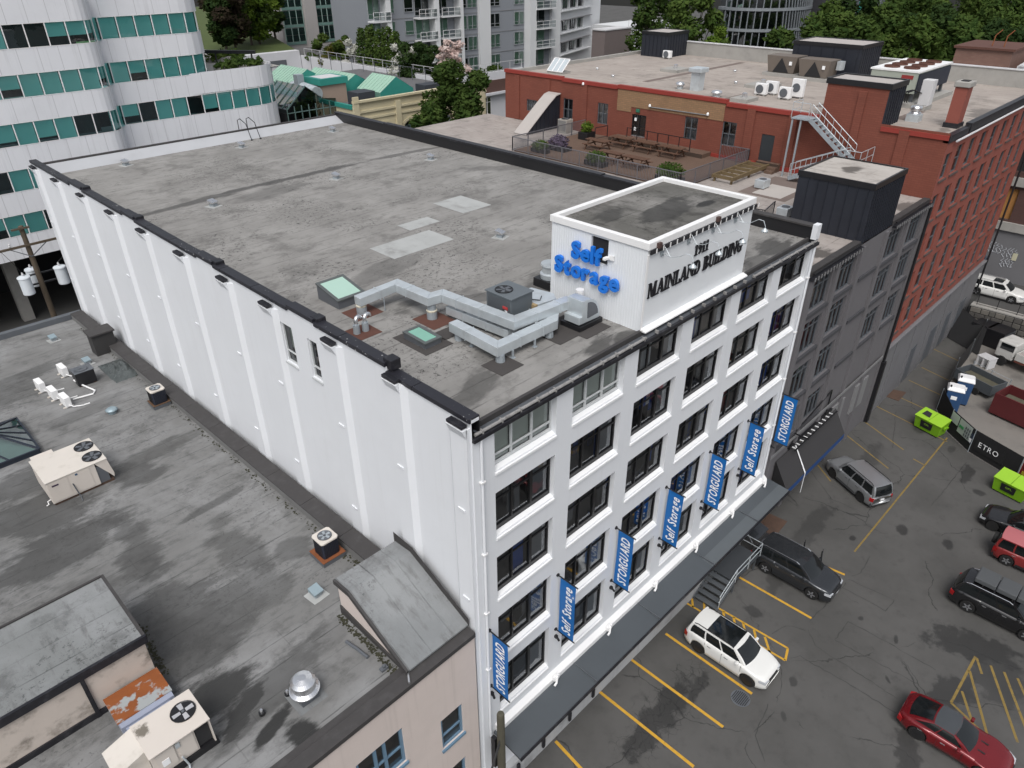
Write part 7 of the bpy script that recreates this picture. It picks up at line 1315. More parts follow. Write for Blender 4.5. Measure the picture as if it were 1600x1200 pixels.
for k in range(14): y = -6+k*.75; MB().prism([(72.8, y), (84.2, y), (84.2, y+.5), (72.8, y+.5)], 21.4, [21.5, 22.2, 22.2, 21.5]).build('roof_rib', CONCW, cr)
# ------------------------------------------------------------------ vehicles
TYRE = M('tyre', (.012, .012, .012), .8); RIM = M('alloy', (.42, .43, .45), .35, .7); RIMD = M('alloy_dark', (.03, .03, .032), .4, .4); AUTOG = M('car_glass', (.008, .01, .011), .08, var=.05, spec=.7); TRIM = M('car_trim', (.014, .014, .015), .6)
HEADL = M('headlamp', (.55, .57, .60), .15, .3, spec=.8); TAILL = M('tail_lamp', (.30, .006, .008), .2, spec=.7); CHROME = M('chrome', (.6, .61, .63), .2, .9)
def lerpl(t, L):
    for (a, x), (b, y) in zip(L[:-1], L[1:]):
        if t <= b: return x+(y-x)*((t-a)/(b-a) if b > a else 0)
    return L[-1][1]
def smooth_l(t, L, e=.02): return (lerpl(max(0, t-e), L)+2*lerpl(t, L)+lerpl(min(1, t+e), L))/4
def car(name, lb, loc, rz, L, Wd, H, wbase, fo, paint, top, gh, rad=.34, wid=None, roofw=.72, rim=RIM, rails=False, roof=None, sun=None, clad=None, hatch_open=False, doors_open=False, plate=True, wsx=.0, rear_flat=True, cat='car', beltw=.93):
    """top: profile of hood, belt and tail (fraction of length from the front, height); gh: windscreen foot, roof front, roof rear, rear glass foot"""
    t = thing(name, lb, cat, loc, rz, world=False); hw = Wd/2; SF, SR = fo, fo+wbase; ra = rad+.05
    wid = wid or [(0, .70), (.03, .86), (.10, .96), (.2, 1), (.85, 1), (.95, .95), (.985, .88), (1, .78)]
    st = sorted(set([i*L/34 for i in range(35)]+[c+s*ra*k for c in (SF, SR) for s in (-1, 1) for k in (.2, .45, .7, .88, .97, 1.0, 1.02)]+[.02, L-.02])); st = [s for s in st if 0 <= s <= L]
    body = MB(); rows = []
    for s in st:
        f = s/L; w = hw*smooth_l(f, wid); zt = smooth_l(f, top, .012); zb = .24+.10*max(0, 1-s/.5)**2+.12*max(0, 1-(L-s)/.5)**2
        d = min(abs(s-SF), abs(s-SR)); zb = max(zb, rad+math.sqrt(max(0, ra*ra-d*d))) if d < ra else zb
        zb = min(zb, zt-.08); h = zt-zb; fl = .012 if d < ra+.12 else 0
        sec = [(w*.93, zb), (w*.985+fl, zb+.05*h), (w+fl, zb+.3*h), (w, zb+.6*h), (w*.985, zb+.82*h), (w*.95, zb+.95*h), (w*.88, zt), (w*.6, zt+.012), (w*.25, zt+.02)]
        rows.append([(L/2-s, y, z) for y, z in sec]+[(L/2-s, -y, z) for y, z in reversed(sec)])
    n = len(rows[0]); body.add([p for r_ in rows for p in r_], [(i*n+k, i*n+k+1, (i+1)*n+k+1, (i+1)*n+k) for i in range(len(rows)-1) for k in range(n-1)]+[(i*n+n-1, i*n, (i+1)*n, (i+1)*n+n-1) for i in range(len(rows)-1)]+[tuple(range(n)), tuple((len(rows)-1)*n+k for k in range(n-1, -1, -1))])
    bo = body.build('body', paint, t, smooth=True)
    # glasshouse
    g0, g1, g2, g3 = [x*L for x in gh]; zt0 = lerpl(gh[0], top); zt3 = lerpl(gh[3], top); wb_ = hw*beltw*.95; wr = hw*roofw
    def gp(u, v, side):
        """a point of the cabin: v up, u along; side F, R, +1, -1"""
        e = math.sin(v*math.pi/2)**.8; bul = .05*math.sin(math.pi*v)
        if side in ('F', 'R'):
            sb, stp, zb = (g0, g1, zt0) if side == 'F' else (g3, g2, zt3); y = (wb_+(wr-wb_)*v)*(2*u-1); cu = (1-(2*u-1)**2); sg = -1 if side == 'F' else 1
            return Vector((L/2-(sb+(stp-sb)*v+sg*(cu*.13*(1-v*.55)+bul)), y, zb+(H-.035-zb)*v+.02*cu*v))
        sF = g0+(g1-g0)*v-bul; sR = g3+(g2-g3)*v+bul; s = sF+(sR-sF)*u; zb = zt0+(zt3-zt0)*u; return Vector((L/2-s, side*((wb_+(wr-wb_)*v)+.02*math.sin(math.pi*v)*(1 if 0 < u < 1 else 0)), zb-.01+(H-.035-zb+.01)*v))
    def patch(name_, side, u0, u1, v0, v1, mat, off, nu=8, nv=5, par=None):
        mb = MB(); g = [[gp(u0+(u1-u0)*i/nu, v0+(v1-v0)*j/nv, side) for j in range(nv+1)] for i in range(nu+1)]; c = Vector((0, 0, zt0)); vs_ = []
        for i in range(nu+1):
            for j in range(nv+1):
                a = g[min(i+1, nu)][j]-g[max(i-1, 0)][j]; b = g[i][min(j+1, nv)]-g[i][max(j-1, 0)]; nn = a.cross(b).normalized(); p = g[i][j]
                if nn.dot(p-Vector((p.x*.5, 0, zt0-.5))) < 0: nn = -nn
                vs_.append(p+nn*off)
        return mb.add(vs_, [(i*(nv+1)+j, (i+1)*(nv+1)+j, (i+1)*(nv+1)+j+1, i*(nv+1)+j+1) for i in range(nu) for j in range(nv)]).build(name_, mat, par or t, smooth=True)
    for sd_ in ('F', 'R', 1, -1): patch('cabin_frame', sd_, 0, 1, 0, 1, paint, 0)
    patch('windscreen', 'F', .05, .95, .04, .97, AUTOG, .012)
    if not hatch_open: patch('rear_window', 'R', .08, .92, .12, .95, AUTOG, .012)
    for sd_ in (1, -1):
        cuts = [(.06, .36), (.39, .66), (.69, .95)] if wid is None or len(gh) == 4 and (gh[3]-gh[0])*L > 2.6 else [(.08, .52), (.55, .9)]
        for a, b in cuts: patch('side_window', sd_, a, b, .10, .92, AUTOG, .012, 5, 4)
    rf = MB(); nn_ = 9; vv = []
    for i in range(nn_+1):
        f = i/nn_; s = g1-.02+(g2-g1+.04)*f
        for j in range(9):
            y = (2*j/8-1); dome = .045*(1-y*y)*(1-.4*(2*f-1)**2); vv.append((L/2-s+(.08*(1-y*y) if i == 0 else -.05*(1-y*y) if i == nn_ else 0), y*(wr+.012), H-.045+dome+.01*math.sin(math.pi*f)))
    rf.add(vv, [(i*9+j, i*9+j+1, (i+1)*9+j+1, (i+1)*9+j) for i in range(nn_) for j in range(8)]).build('roof', roof or paint, t, smooth=True)
    if sun: a, b, w_ = sun; MB().add([(L/2-(g1+(g2-g1)*f), y*wr*w_, H+.006+.036*(1-y*y*w_*w_)*(1-.4*(2*f-1)**2)-.035+.01*math.sin(math.pi*f)) for f in [a+(b-a)*i/5 for i in range(6)] for y in (-1, -.5, 0, .5, 1)], [(i*5+j, i*5+j+1, (i+1)*5+j+1, (i+1)*5+j) for i in range(5) for j in range(4)]).build('glass_roof', AUTOG, t, smooth=True)
    if rails:
        for sd_ in (1, -1): MB().tube([(L/2-g1-.12, sd_*wr*.95, H-.02), (L/2-g1-.3, sd_*wr*.95, H+.05), (L/2-g2+.3, sd_*wr*.95, H+.05), (L/2-g2+.1, sd_*wr*.95, H-.02)], .022, 6).build('roof_rail', TRIM if rails == 'dark' else CHROME, t)
    if clad:
        MB().box(-L/2+.05, -hw*.9, .26, -L/2+.4, hw*.9, .5).build('bumper', clad, t)
        for sd_ in (1, -1): MB().box(L/2-SF-rad-.1, sd_*(hw-.0), .26, L/2-SR+rad+.1, sd_*(hw+.012), .42).build('sill_cladding', clad, t)
    # wheels
    for s in (SF, SR):
        for sd_ in (1, -1):
            c = (L/2-s, sd_*(hw-.13), rad); wh = MB().lathe([(rad*.62, -.10), (rad*.93, -.11), (rad, -.07), (rad, .07), (rad*.93, .11), (rad*.62, .10)], c, 22, 'Y').build('wheel', TYRE, t, smooth=False); o_ = sd_*.085
            MB().lathe([(rad*.64, o_-.03), (rad*.64, o_), (rad*.58, o_-sd_*.03), (.02, o_-sd_*.03)], c, 20, 'Y').build('rim', RIMD, wh); spk = MB()
            for k in range(5): a = 2*math.pi*k/5; e = Vector((math.cos(a), 0, math.sin(a))); f = Vector((-math.sin(a), 0, math.cos(a))); cc = Vector(c)+Vector((0, o_-.01, 0)); MB().ext([cc+e*.04-f*.05, cc+e*rad*.6-f*.03, cc+e*rad*.6+f*.03, cc+e*.04+f*.05], (0, sd_*.022, 0)).build('spoke', rim, wh)
    # lamps, grille, plates, mirrors, handles
    zh = lerpl(.02, top)
    for sd_ in (1, -1):
        MB().add([(L/2-.035, sd_*hw*.80, zh-.06), (L/2-.01, sd_*hw*.45, zh-.08), (L/2-.005, sd_*hw*.45, zh-.21), (L/2-.03, sd_*hw*.82, zh-.19), (L/2-.36, sd_*hw*.955, zh+.01), (L/2-.33, sd_*hw*.965, zh-.12)], [(0, 1, 2, 3), (0, 3, 5, 4), (0, 4, 1), (1, 4, 5, 2), (2, 5, 3)]).build('headlamp', HEADL, t)
        zr = lerpl(.985, top); MB().add([(-L/2+.01, sd_*hw*.66, zr-.08), (-L/2+.005, sd_*hw*.86, zr-.06), (-L/2+.22, sd_*hw*.975, zr-.04), (-L/2+.2, sd_*hw*.99, zr-.3), (-L/2-.0, sd_*hw*.87, zr-.32), (-L/2+.0, sd_*hw*.70, zr-.28)], [(0, 1, 4, 5), (1, 2, 3, 4), (0, 2, 1), (5, 4, 3), (0, 5, 3, 2)]).build('tail_lamp', TAILL, t)
        m_ = MB().box(L/2-g0-.42, sd_*(hw*.95), zt0+.02, L/2-g0-.28, sd_*(hw+.17), zt0+.17).build('mirror', paint, t, bevel=.03)
        for s in (g0+.95, g0+1.9):
            if s < g3-.5: MB().box(L/2-s-.1, sd_*(hw-.005), zt0-.16, L/2-s+.1, sd_*(hw+.02), zt0-.13).build('door_handle', CHROME, t)
        for s in (g0+.16, g0+1.2, g0+2.15):
            if s < SR-.2 and not (doors_open and sd_ < 0): MB().box(L/2-s-.006, sd_*(hw-.03), .34, L/2-s+.006, sd_*(hw+.004), zt0-.05).build('door_gap', TRIM, t)
    MB().box(L/2-.06, -hw*.42, zh-.22, L/2+.012, hw*.42, zh-.08).build('grille', TRIM, t); MB().box(L/2-.1, -hw*.7, .28, L/2-.005, hw*.7, .42).build('air_intake', TRIM, t)
    if plate: MB().box(-L/2-.012, -.15, lerpl(.985, top)-.33, -L/2+.03, .15, lerpl(.985, top)-.22).build('number_plate', WLET, t)
    MB().box(-L/2+.02, -hw*.8, .26, -L/2+.2, hw*.8, .40).build('rear_valance', TRIM, t); MB().box(L/2-SR+rad, -hw*.8, .2, L/2-SF-rad, hw*.8, .3).build('floor_pan', TRIM, t)
    for s in (1, -1): MB().tube([(L/2-g0+.02, s*.1, zt0+.03), (L/2-g0-.1, s*.1+.45, zt0+.1)], .012, 4).build('wiper', TRIM, t)
    return t, L, hw, zt0, (g0, g1, g2, g3), wr
SUVT = [(0, .62), (.015, .84), (.05, .95), (.20, 1.06), (.27, 1.10), (.6, 1.13), (.93, 1.14), (.98, 1.02), (1, .86)]
WPAINT = M('car_white', (.72, .72, .70), .25, var=.02, coat=.7); DGREY = M('car_dark_grey', (.05, .054, .06), .25, .6, var=.05, coat=.6); SILV = M('car_silver', (.42, .435, .45), .32, .7, var=.05, coat=.4); CRED = M('car_deep_red', (.17, .006, .010), .25, .3, var=.05, coat=.8); CBLK = M('car_black', (.008, .008, .009), .25, var=.05, coat=.7); CRED2 = M('car_faded_red', (.20, .022, .022), .35, var=.08, coat=.3)
FACE = -math.pi/2   # nose towards the lot (-y)
car('parked_car', 'white parked crossover car with a black glass roof beside the hatched bay', (13.48, -3.78, 0), FACE, 4.53, 1.84, 1.67, 2.76, .87, WPAINT, SUVT, (.255, .40, .93, .965), .37, roofw=.76, rim=RIMD, rails='dark', sun=(.05, .68, .93))
c_, L, hw, zt0, gg, wr = car('parked_car', 'dark grey parked crossover car with its far doors and tailgate open', (20.97, -3.55, 0), FACE, 4.8, 1.95, 1.73, 2.75, .98, DGREY, [(z, h*1.03) for z, h in SUVT], (.25, .40, .90, .965), .37, roofw=.76, rails='chrome', hatch_open=True, doors_open=True, roof=DGREY)
for s0 in (gg[0]+.2, gg[0]+1.25):   # open doors on the side away from the dock stairs
    p = Vector((L/2-s0, hw-.02, 0)); d = Vector((-.35, .94, 0)); n = Vector((-.94, -.35, 0))*.06; q = p+d*.95
    MB().ext([(p.x, p.y, .42), (q.x, q.y, .42), (q.x, q.y, zt0), (p.x, p.y, zt0)], n).build('open_door', DGREY, c_); MB().ext([(p.x, p.y, zt0), (q.x, q.y, zt0), (q.x-d.x*.25, q.y-d.y*.25-.12, H_ if False else 1.62), (p.x+d.x*.35, p.y+d.y*.35-.1, 1.6)], n*.4).build('door_window', AUTOG, c_)
MB().ext([(-L/2+gg[3]*0+.18, -.7, 1.68), (-L/2+.18, .7, 1.68), (-L/2-.75, .66, 1.95), (-L/2-.75, -.66, 1.95)], (0, 0, .07)).build('open_tailgate', DGREY, c_)
for s in (1, -1): MB().tube([(-L/2+.15, s*.72, 1.2), (-L/2-.4, s*.68, 1.84)], .02, 5).build('gas_strut', CHROME, c_)
MB().box(-L/2+.12, -.66, .75, -L/2+.3, .66, 1.45).build('boot_opening', DARKIN, c_)
car('parked_car', 'silver grey parked off-roader with dark roof bars beside the black awning', (31.42, -2.85, 0), math.atan2(2.26, 1.15), 4.4, 1.78, 1.72, 2.62, .84, SILV, [(0, .66), (.015, .9), (.06, .98), (.20, 1.05), (.26, 1.08), (.6, 1.1), (.95, 1.1), (.99, .95), (1, .82)], (.255, .37, .94, .985), .36, roofw=.78, rails='dark', clad=M('cladding_grey', (.06, .062, .066), .6))
c_, L, hw, zt0, gg, wr = car('parked_car', 'black parked off-roader carrying a grey folded roof tent', (26.0, -12.75, 0), FACE, 4.75, 1.94, 1.72, 2.78, .95, CBLK, SUVT, (.25, .40, .91, .965), .38, roofw=.76, rails='chrome')
rt = thing('roof_tent', 'grey folded tent pack strapped on the roof of the black off-roader', 'roof tent', (26.0, -12.35, 1.8)); TENT = M('tent_canvas', (.07, .075, .08), .8, var=.1)
for a, b in ((-12.15, -11.15), (-13.1, -12.19), (-13.75, -13.13)): MB().box(25.5, a, 1.82, 26.65, b, 2.12).build('canvas_section', TENT, rt, bevel=.05)
for y in (-11.6, -13.0): MB().box(25.45, y-.03, 1.76, 26.7, y+.03, 1.82).build('crossbar', TRIM, rt)
SPT = [(0, .42), (.02, .58), (.08, .72), (.22, .82), (.34, .88), (.55, .92), (.78, .96), (.92, .93), (.98, .84), (1, .72)]
c_, L, hw, zt0, gg, wr = car('parked_car', 'deep red parked sports coupe with a glossy grey roof beside the faded hatching', (16.42, -13.35, 0), FACE, 4.5, 1.92, 1.31, 2.64, .92, CRED, SPT, (.36, .52, .70, .93), .36, roofw=.66, rim=RIMD, roof=M('coupe_roof', (.05, .055, .06), .12, coat=.8), wid=[(0, .60), (.03, .78), (.10, .92), (.2, .99), (.45, .97), (.75, 1.02), (.9, .98), (.97, .86), (1, .70)], beltw=.86)
for y in (.28, -.28): MB().box(.72, y-.035, .845, 1.15, y+.035, .885).build('bonnet_vent', TRIM, c_)
car('parked_car', 'red boxy parked off-roader with a pale roof and a spare wheel behind', (31.2, -13.15, 0), FACE, 4.1, 1.72, 1.7, 2.48, .78, CRED2, [(0, .68), (.015, .92), (.06, .98), (.22, 1.02), (.28, 1.04), (.6, 1.05), (.96, 1.05), (.99, .95), (1, .84)], (.28, .38, .95, .985), .36, roofw=.82, roof=M('faded_roof_red', (.42, .13, .14), .45, var=.06), clad=TRIM)
sw = bpy.data.objects[[o.name for o in bpy.data.objects if o.get('label', '').startswith('red boxy')][0]]
MB().lathe([(.2, -.1), (.34, -.1), (.36, 0), (.34, .1), (.2, .1)], (-2.18, .1, .95), 18, 'X').build('spare_wheel', TYRE, sw)
car('parked_car', 'black parked coupe facing the white building beside the green bin', (33.95, -12.0, 0), math.pi/2, 4.6, 1.86, 1.42, 2.8, .82, CBLK, [(0, .5), (.02, .68), (.06, .78), (.24, .90), (.32, .94), (.7, .98), (.9, .99), (.98, .86), (1, .72)], (.31, .46, .78, .93), .35, roofw=.70)
# ------------------------------------------------------------------ side street, stone wall and the yard
SZ = 2.5
STREET = M('street_asphalt', (.062, .061, .06), .85, var=.15, scale=.6)
struct(MB().box(61.9, -120, 0, 69.9, -.6, SZ).build('side_street', STREET)); struct(MB().box(61.5, -120, 0, 62.4, -.6, SZ+.12).build('pavement', CONC))
wl_ = thing('stone_wall', 'rough stone retaining wall below the side street railing', 'wall', (61.4, -6, 0)); rn = random.Random(4); STN = [M('stone_a', (.10, .095, .085), .9, var=.25, scale=2), M('stone_b', (.14, .13, .115), .9, var=.25, scale=2), M('stone_c', (.075, .07, .065), .9, var=.25, scale=2)]
MB().box(61.42, -40, 0, 61.498, -.6, SZ).build('mortar', DARKIN, wl_)
y = -.7
stones = []
for r_ in range(5):
    y = -.7
    while y > -14:
        w = rn.uniform(.45, 1.0); z0 = r_*.5+.03; stones.append((y, w, z0, rn.uniform(.30, .36), rn.choice(STN))); y -= w
for (y, w, z0, d, mt) in stones: MB().box(61.42-d*.35, y-w+.03, z0, 61.43, y-.02, z0+.45).build('stone', mt, wl_, bevel=.04)
rs = railing('dark street railing on top of the stone wall', [(61.8, -1.0), (61.8, -14)], 1.0, .5, BLKM, SZ+.12, False, 1.6)
car('street_car', 'white estate car on the side street in front of the graffiti', (65.3, -1.6, SZ), FACE, 4.9, 1.9, 1.6, 2.95, .95, WPAINT, [(z, h*.95) for z, h in SUVT], (.26, .38, .92, .97), .36, roofw=.76, rails='chrome', sun=(.1, .4, .8))
YARD = M('yard_concrete', (.19, .178, .163), .85, var=.2, scale=.4, dirt=.55, dirtcol=(.055, .052, .05))
fp = [PZ(*p) for p in ((1640, 790), (1585, 750), (1512, 706), (1478, 674), (1463, 640), (1488, 590), (1512, 560), (1532, 528))]
struct(MB().poly([(p.x, p.y, .004) for p in fp]+[(61.3, -3, .004), (61.3, -40, .004), (fp[0].x, -40, .004)]).build('yard', YARD))
fb = thing('yard_fence', 'black screened fence with printed boards around the building yard', 'fence', (fp[3].x, fp[3].y, 0)); SCR = M('fence_screen', (.010, .010, .011), .85, var=.2); FH = 1.9
for i in range(1, len(fp)-1):
    a, b = fp[i], fp[i+1]; MB().ext([(a.x, a.y, .08), (b.x, b.y, .08), (b.x, b.y, FH), (a.x, a.y, FH)], ((b-a).normalized().cross(Vector((0, 0, 1))))*.02).build('screen_panel', SCR, fb)
for p in fp[1:]: MB().tube([(p.x, p.y, 0), (p.x, p.y, FH+.05)], .03, 6).build('post', GALVD, fb)
def board(i, t0, t1, z0, z1, mat, name, off=-.05):
    a, b = fp[i], fp[i+1]; p, q = a.lerp(b, t0), a.lerp(b, t1); n = (b-a).normalized().cross(Vector((0, 0, 1))); n = n if n.dot(CAM-a) > 0 else -n; n.z = 0; n = n.normalized()*abs(off)
    return MB().ext([(p.x+n.x, p.y+n.y, z0), (q.x+n.x, q.y+n.y, z0), (q.x+n.x, q.y+n.y, z1), (p.x+n.x, p.y+n.y, z1)], n*.3).build(name, mat, fb), p+n*1.32, q+n*1.32, n
BRD = M('board_pale', (.40, .45, .42), .6, var=.1, scale=3); BRG = M('board_green', (.05, .26, .10), .6); BRB = M('board_navy', (.02, .03, .06), .6); BRR = M('board_red', (.18, .015, .015), .6); BRY = M('board_yellow', (.45, .36, .03), .6)
board(2, .10, .62, .75, 1.85, BRD, 'notice_board'); board(2, .66, .98, 1.1, 1.85, BRD, 'notice_board'); board(2, .40, .58, 1.2, 1.4, BRG, 'green_label', -.08)
for k in range(3):
    for j in range(3): board(2, .14+.08*k, .18+.08*k, .85+.28*j, 1.05+.28*j, GREYM, 'pictogram', -.075)
board(2, .0, .09, .7, 1.5, BRB, 'notice_board'); board(2, .01, .08, .8, 1.1, WLET, 'white_label', -.08)
_, p, q, n = board(1, .30, .92, .5, 1.5, SCR, 'banner', -.045); p, q = (p, q) if (q-p).cross(Vector((0, 0, 1))).dot(CAM-p) > 0 else (q, p)
lettering('ETRO', fb, (p.x+(q.x-p.x)*.12+n.x*.4, p.y+(q.y-p.y)*.12+n.y*.4, .85), (q-p), (0, 0, 1), .42, WLET, width=(q-p).length*.66, bold=.0, ext=.004, gap=.16)
board(0, .40, .96, .4, 1.7, BRR, 'warning_board', -.05); board(0, .5, .9, .75, 1.0, BRY, 'yellow_text_strip', -.075); board(0, .5, .85, .5, .62, BRY, 'yellow_text_strip', -.075); board(0, .45, .9, 1.25, 1.5, BLKM, 'black_strip', -.075)
# green rubbish containers
BING = M('bin_green', (.17, .37, .010), .5, var=.08, scale=2, dirt=.12, dirtcol=(.08, .12, .02)); BINL = M('bin_lid_green', (.28, .52, .03), .5, var=.06)
def skip(lb, c, ang, L_=2.0, W_=1.15, open_=False):
    b = thing('waste_container', lb, 'waste container', (c.x, c.y, 0), ang, 'bright green waste containers', world=False); a, w = L_/2, W_/2
    MB().add([(-a+.1, -w+.1, .12), (a-.1, -w+.1, .12), (a-.1, w-.08, .12), (-a+.1, w-.08, .12), (-a, -w, 1.05), (a, -w, 1.05), (a, w, 1.3), (-a, w, 1.3)], [(3, 2, 1, 0), (0, 1, 5, 4), (1, 2, 6, 5), (2, 3, 7, 6), (3, 0, 4, 7), (4, 5, 6, 7)]).build('body', BING, b)
    for s0, s1 in ((-a-.03, -.02), (.02, a+.03)): MB().add([(s0, -w-.05, 1.06), (s1, -w-.05, 1.06), (s1, w, 1.31), (s0, w, 1.31), (s0, -w-.05, 1.10), (s1, -w-.05, 1.10), (s1, w, 1.36), (s0, w, 1.36)], [(3, 2, 1, 0), (4, 5, 6, 7), (0, 1, 5, 4), (1, 2, 6, 5), (2, 3, 7, 6), (3, 0, 4, 7)]).build('lid', BINL, b)
    if open_: MB().add([(-.75, -.25, 1.215), (-.1, -.3, 1.205), (-.25, .2, 1.325), (-.7, .25, 1.335)], [(0, 1, 2, 3)]).build('lid_hole', DARKIN, b)
    n1 = -w+.042; MB().add([(-.45, n1-.02-.045*.0, .38), (.38, n1-.02, .38), (.42, n1-.085, .95), (-.5, n1-.085, .95)], [(0, 1, 2, 3)]).build('black_panel', BLKM, b)
    lettering('GFL', b, (-.2, n1-.072, .66), (1, 0, 0), (0, -.1, .57), .16, BINL, width=.4, ext=.004, join=True, name='printed_letters')
    for s in (-1, 1): MB().box(s*a, -.2, .75, s*(a+.14), .25, .9).build('lifting_pocket', BING, b)
    for x in (-a+.2, a-.2):
        for y in (-w+.2, w-.2): MB().lathe([(.08, -.04), (.1, 0), (.08, .04)], (x, y, .1), 10, 'Y').build('castor', BLKM, b)
    return b
p0, p1 = PZ(1430, 668), PZ(1460, 687); d = (p1-p0); c = (p0+p1)/2+Vector((d.y*-1, d.x, 0)).normalized()*.62
skip('bright green waste container with a hole in its lid beside the blue cabins', Vector((41.75, -4.1, 0)), math.atan2(-1.3, -.35), open_=True); skip('bright green waste container beside the red warning board', Vector((37.75, -10.4, 0)), math.atan2(-1.75, -.35))
# portable toilets
TBLU = M('cabin_blue', (.022, .065, .16), .5, var=.1); TROOF = M('cabin_white_roof', (.72, .73, .74), .5)
for i, (px, py, lb) in enumerate([(1480, 647, 'blue portable toilet cabin nearer the notice boards'), (1496, 632, 'blue portable toilet cabin behind its twin near the open skip trailer')]):
    p = PZ(px, py); b = thing('toilet_cabin', lb, 'toilet cabin', (p.x+.5, p.y+.1, 0), .25, 'blue portable toilet cabins', world=False)
    MB().box(-.55, -.55, .1, .55, .55, 2.05).build('walls', TBLU, b, bevel=.05); MB().box(-.6, -.6, 2.05, .6, .6, 2.14).add([(-.58, -.58, 2.14), (.58, -.58, 2.14), (.58, .58, 2.14), (-.58, .58, 2.14), (-.35, -.5, 2.32), (.35, -.5, 2.32), (.35, .5, 2.32), (-.35, .5, 2.32)], [(4, 5, 6, 7), (0, 1, 5, 4), (1, 2, 6, 5), (2, 3, 7, 6), (3, 0, 4, 7)]).build('roof', TROOF, b, bevel=.04); MB().box(-.5, -.5, 0, .5, .5, .1).build('skid', BLKM, b); MB().box(-.565, -.2, 1.35, -.551, .2, 1.65).build('white_mark', WLET, b); MB().lathe([(.06, 0), (.06, .25)], (-.35, .4, 2.2), 8).build('vent_pipe', BLKM, b); MB().box(-.3, -.57, .2, .4, -.551, 1.95).build('door', TBLU, b)
# open trailer, pallet, skips, truck, lockers, barrel
TRL = M('skip_grey_blue', (.07, .08, .09), .6, var=.2, scale=2, dirt=.3, dirtcol=(.05, .04, .03)); p = PZ(1522, 612)
b = thing('skip_trailer', 'open grey skip trailer with a mesh side and rubble inside', 'trailer', (p.x+.6, p.y, 0), 1.2, world=False)
for a in [(-1.6, -.9, 1.6, -.82), (-1.6, .82, 1.6, .9), (-1.6, -.82, -1.52, .82), (1.52, -.82, 1.6, .82)]: MB().box(a[0], a[1], .45, a[2], a[3], 1.3).build('side_board', TRL, b)
MB().box(-1.55, -.85, .4, 1.55, .85, .5).build('floor', TRL, b); MB().box(-1.4, -.75, .5, 1.4, .75, .85).build('load', M('rubble', (.09, .085, .06), .9, var=.4, scale=4), b)
for x in (-.5, .5):
    for y in (-.95, .95): MB().lathe([(.18, -.08), (.3, -.07), (.3, .07), (.18, .08)], (x, y, .3), 14, 'Y').build('wheel', TYRE, b)
for k in range(4): MB().tube([(-1.6, -.95+k*.0-.3, .5+k*.3), (1.6, -1.25, .5+k*.3)], .02, 4).build('mesh_bar', GALVD, b)
for x in (-1.6, 0, 1.6): MB().tube([(x, -1.25, .0), (x, -1.25, 1.5)], .03, 5).build('mesh_post', GALVD, b)
p = PZ(1538, 572); b = thing('pallet', 'white painted pallet leaning behind the open skip trailer', 'pallet', (p.x, p.y, 0), 1.2, world=False)
for k in range(6): MB().box(-.6, -.5+k*.18, .9, .6, -.38+k*.18, .94).build('slat', CONCW, b)
for x in (-.5, 0, .5): MB().box(x-.05, -.5, .0, x+.05, .52, .9).build('bearer', CONCW, b)
DRD = M('skip_dark_red', (.085, .012, .014), .55, var=.2, scale=2)
p = PZ(1578, 668); b = thing('waste_skip', 'tall dark red open waste skip inside the yard', 'waste skip', (p.x+1.4, p.y-1.0, 0), 1.35, world=False)
for a in [(-2.6, -1.1, 2.6, -1.0), (-2.6, 1.0, 2.6, 1.1), (-2.6, -1.0, -2.5, 1.0), (2.5, -1.0, 2.6, 1.0)]: MB().box(a[0], a[1], .2, a[2], a[3], 1.9).build('side', DRD, b)
MB().box(-2.5, -1, .15, 2.5, 1, .3).build('floor', DRD, b); MB().box(-2.4, -.95, .3, 2.4, .95, 1.2).build('load', MATS['rubble'], b)
for k in range(7): MB().box(-2.4+k*.8, -1.16, .2, -2.3+k*.8, -1.101, 1.9).build('rib', DRD, b)
p = PZ(1575, 590); b = thing('tipper_truck', 'white and rust red tipper truck parked in the yard', 'truck', (p.x+2.2, p.y-1.2, 0), 1.3, world=False); TRR = M('truck_rust', (.16, .045, .03), .7, var=.25, scale=3)
MB().box(-2.2, -1.0, .8, 1.2, 1.0, 1.0).build('bed', TRR, b)
for a in [(-2.2, -1.05, 1.2, -.98), (-2.2, .98, 1.2, 1.05), (1.15, -.98, 1.22, .98)]: MB().box(a[0], a[1], 1.0, a[2], a[3], 1.6).build('side_board', M('truck_white', (.5, .5, .48), .5, var=.1, dirt=.3), b)
MB().box(-2.26, -.98, .7, -2.2, .98, 1.5).build('tailgate', TRR, b); MB().box(1.4, -.95, .7, 2.9, .95, 2.2).build('cab', MATS['truck_white'], b, bevel=.1); MB().box(1.5, -.97, 1.5, 2.6, .97, 2.05).build('cab_window', AUTOG, b)
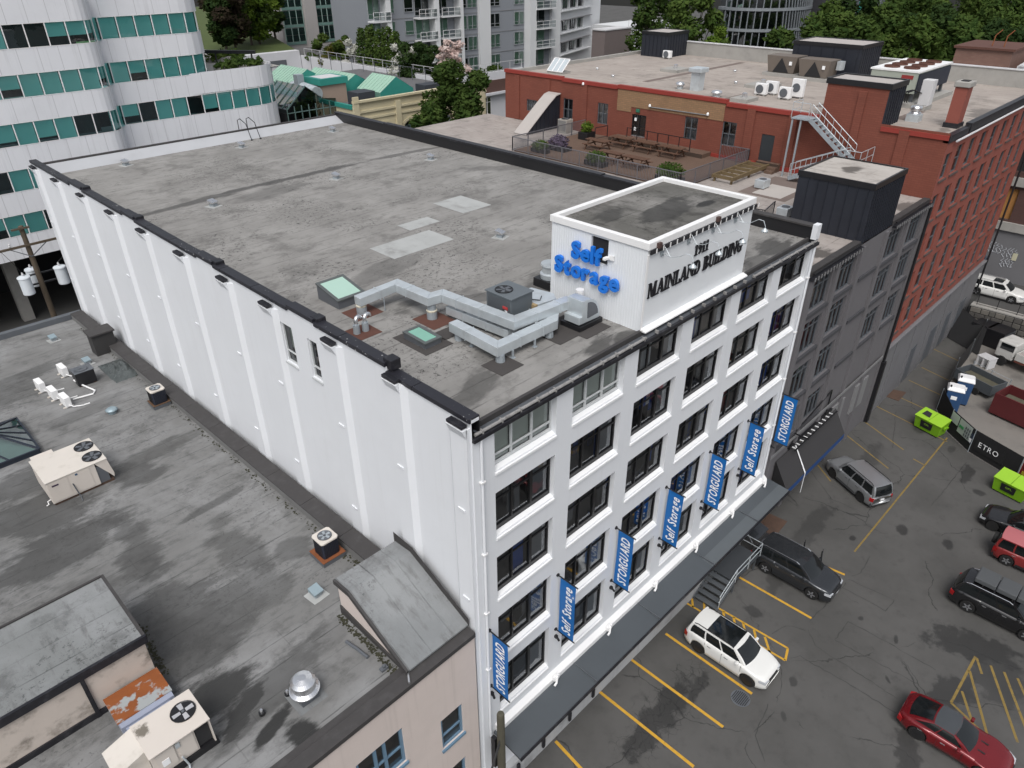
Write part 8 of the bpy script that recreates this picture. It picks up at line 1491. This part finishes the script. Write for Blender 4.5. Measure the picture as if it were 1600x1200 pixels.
MB().tube([(-2.2, -1.0, 1.0), (-2.2, -1.0, 1.9), (-2.2, 1.0, 1.9), (-2.2, 1.0, 1.0)], .06, 6).build('hoop', WHITE2, b)
for x in (-1.4, 2.2):
    for y in (-.95, .95): MB().lathe([(.22, -.12), (.45, -.11), (.45, .11), (.22, .12)], (x, y, .45), 16, 'Y').build('wheel', TYRE, b)
for i, (px, py, lb) in enumerate([(1530, 535, 'black slatted storage locker beside its twin below the stone wall'), (1552, 545, 'black slatted storage locker nearer the blue barrel')]):
    p = PZ(px, py); b = thing('storage_locker', lb, 'locker', (p.x+.9, p.y+.1, 0), 1.35, 'black lockers below the stone wall', world=False); MB().box(-.8, -1.0, .1, .8, 1.0, 1.7).build('cabinet', BLKM, b, bevel=.03); MB().box(-.7, -.9, 0, .7, .9, .1).build('skid', BLKM, b)
    for k in range(5): MB().box(-.83, -.95, .3+k*.28, -.801, .95, .36+k*.28).build('slat', GREYM, b)
    MB().box(-.85, -.25, .9, -.831, .15, 1.15).build('white_label', WLET, b)
p = PZ(1561, 543); b = thing('plastic_barrel', 'blue plastic barrel beside the black lockers', 'barrel', tuple(p)); MB().lathe([(.26, 0), (.3, .1), (.3, .35), (.28, .4), (.3, .45), (.3, .8), (.24, .88), (.01, .88)], p, 16).build('drum', M('barrel_blue', (.02, .05, .16), .5), b); MB().lathe([(.3, .38), (.31, .42), (.3, .46)], p, 16).build('hoop', MATS['barrel_blue'], b)
p = PZ(1495, 545); b = thing('tarpaulin', 'black sheet draped over a boarded corner of the yard fence', 'tarpaulin', (p.x, p.y, 0)); q = [PZ(1480, 528), PZ(1528, 556), PZ(1532, 540), PZ(1490, 505)]
MB().add([(q[0].x, q[0].y, .05), (q[1].x, q[1].y, .05), (q[2].x, q[2].y, 1.7), (q[3].x, q[3].y, 1.9)], [(0, 1, 2, 3)]).build('sheet', SCR, b); MB().box(q[3].x-.1, q[3].y-.1, 0, q[3].x+.1, q[3].y+.1, 2.0).build('orange_board', PLY, b)
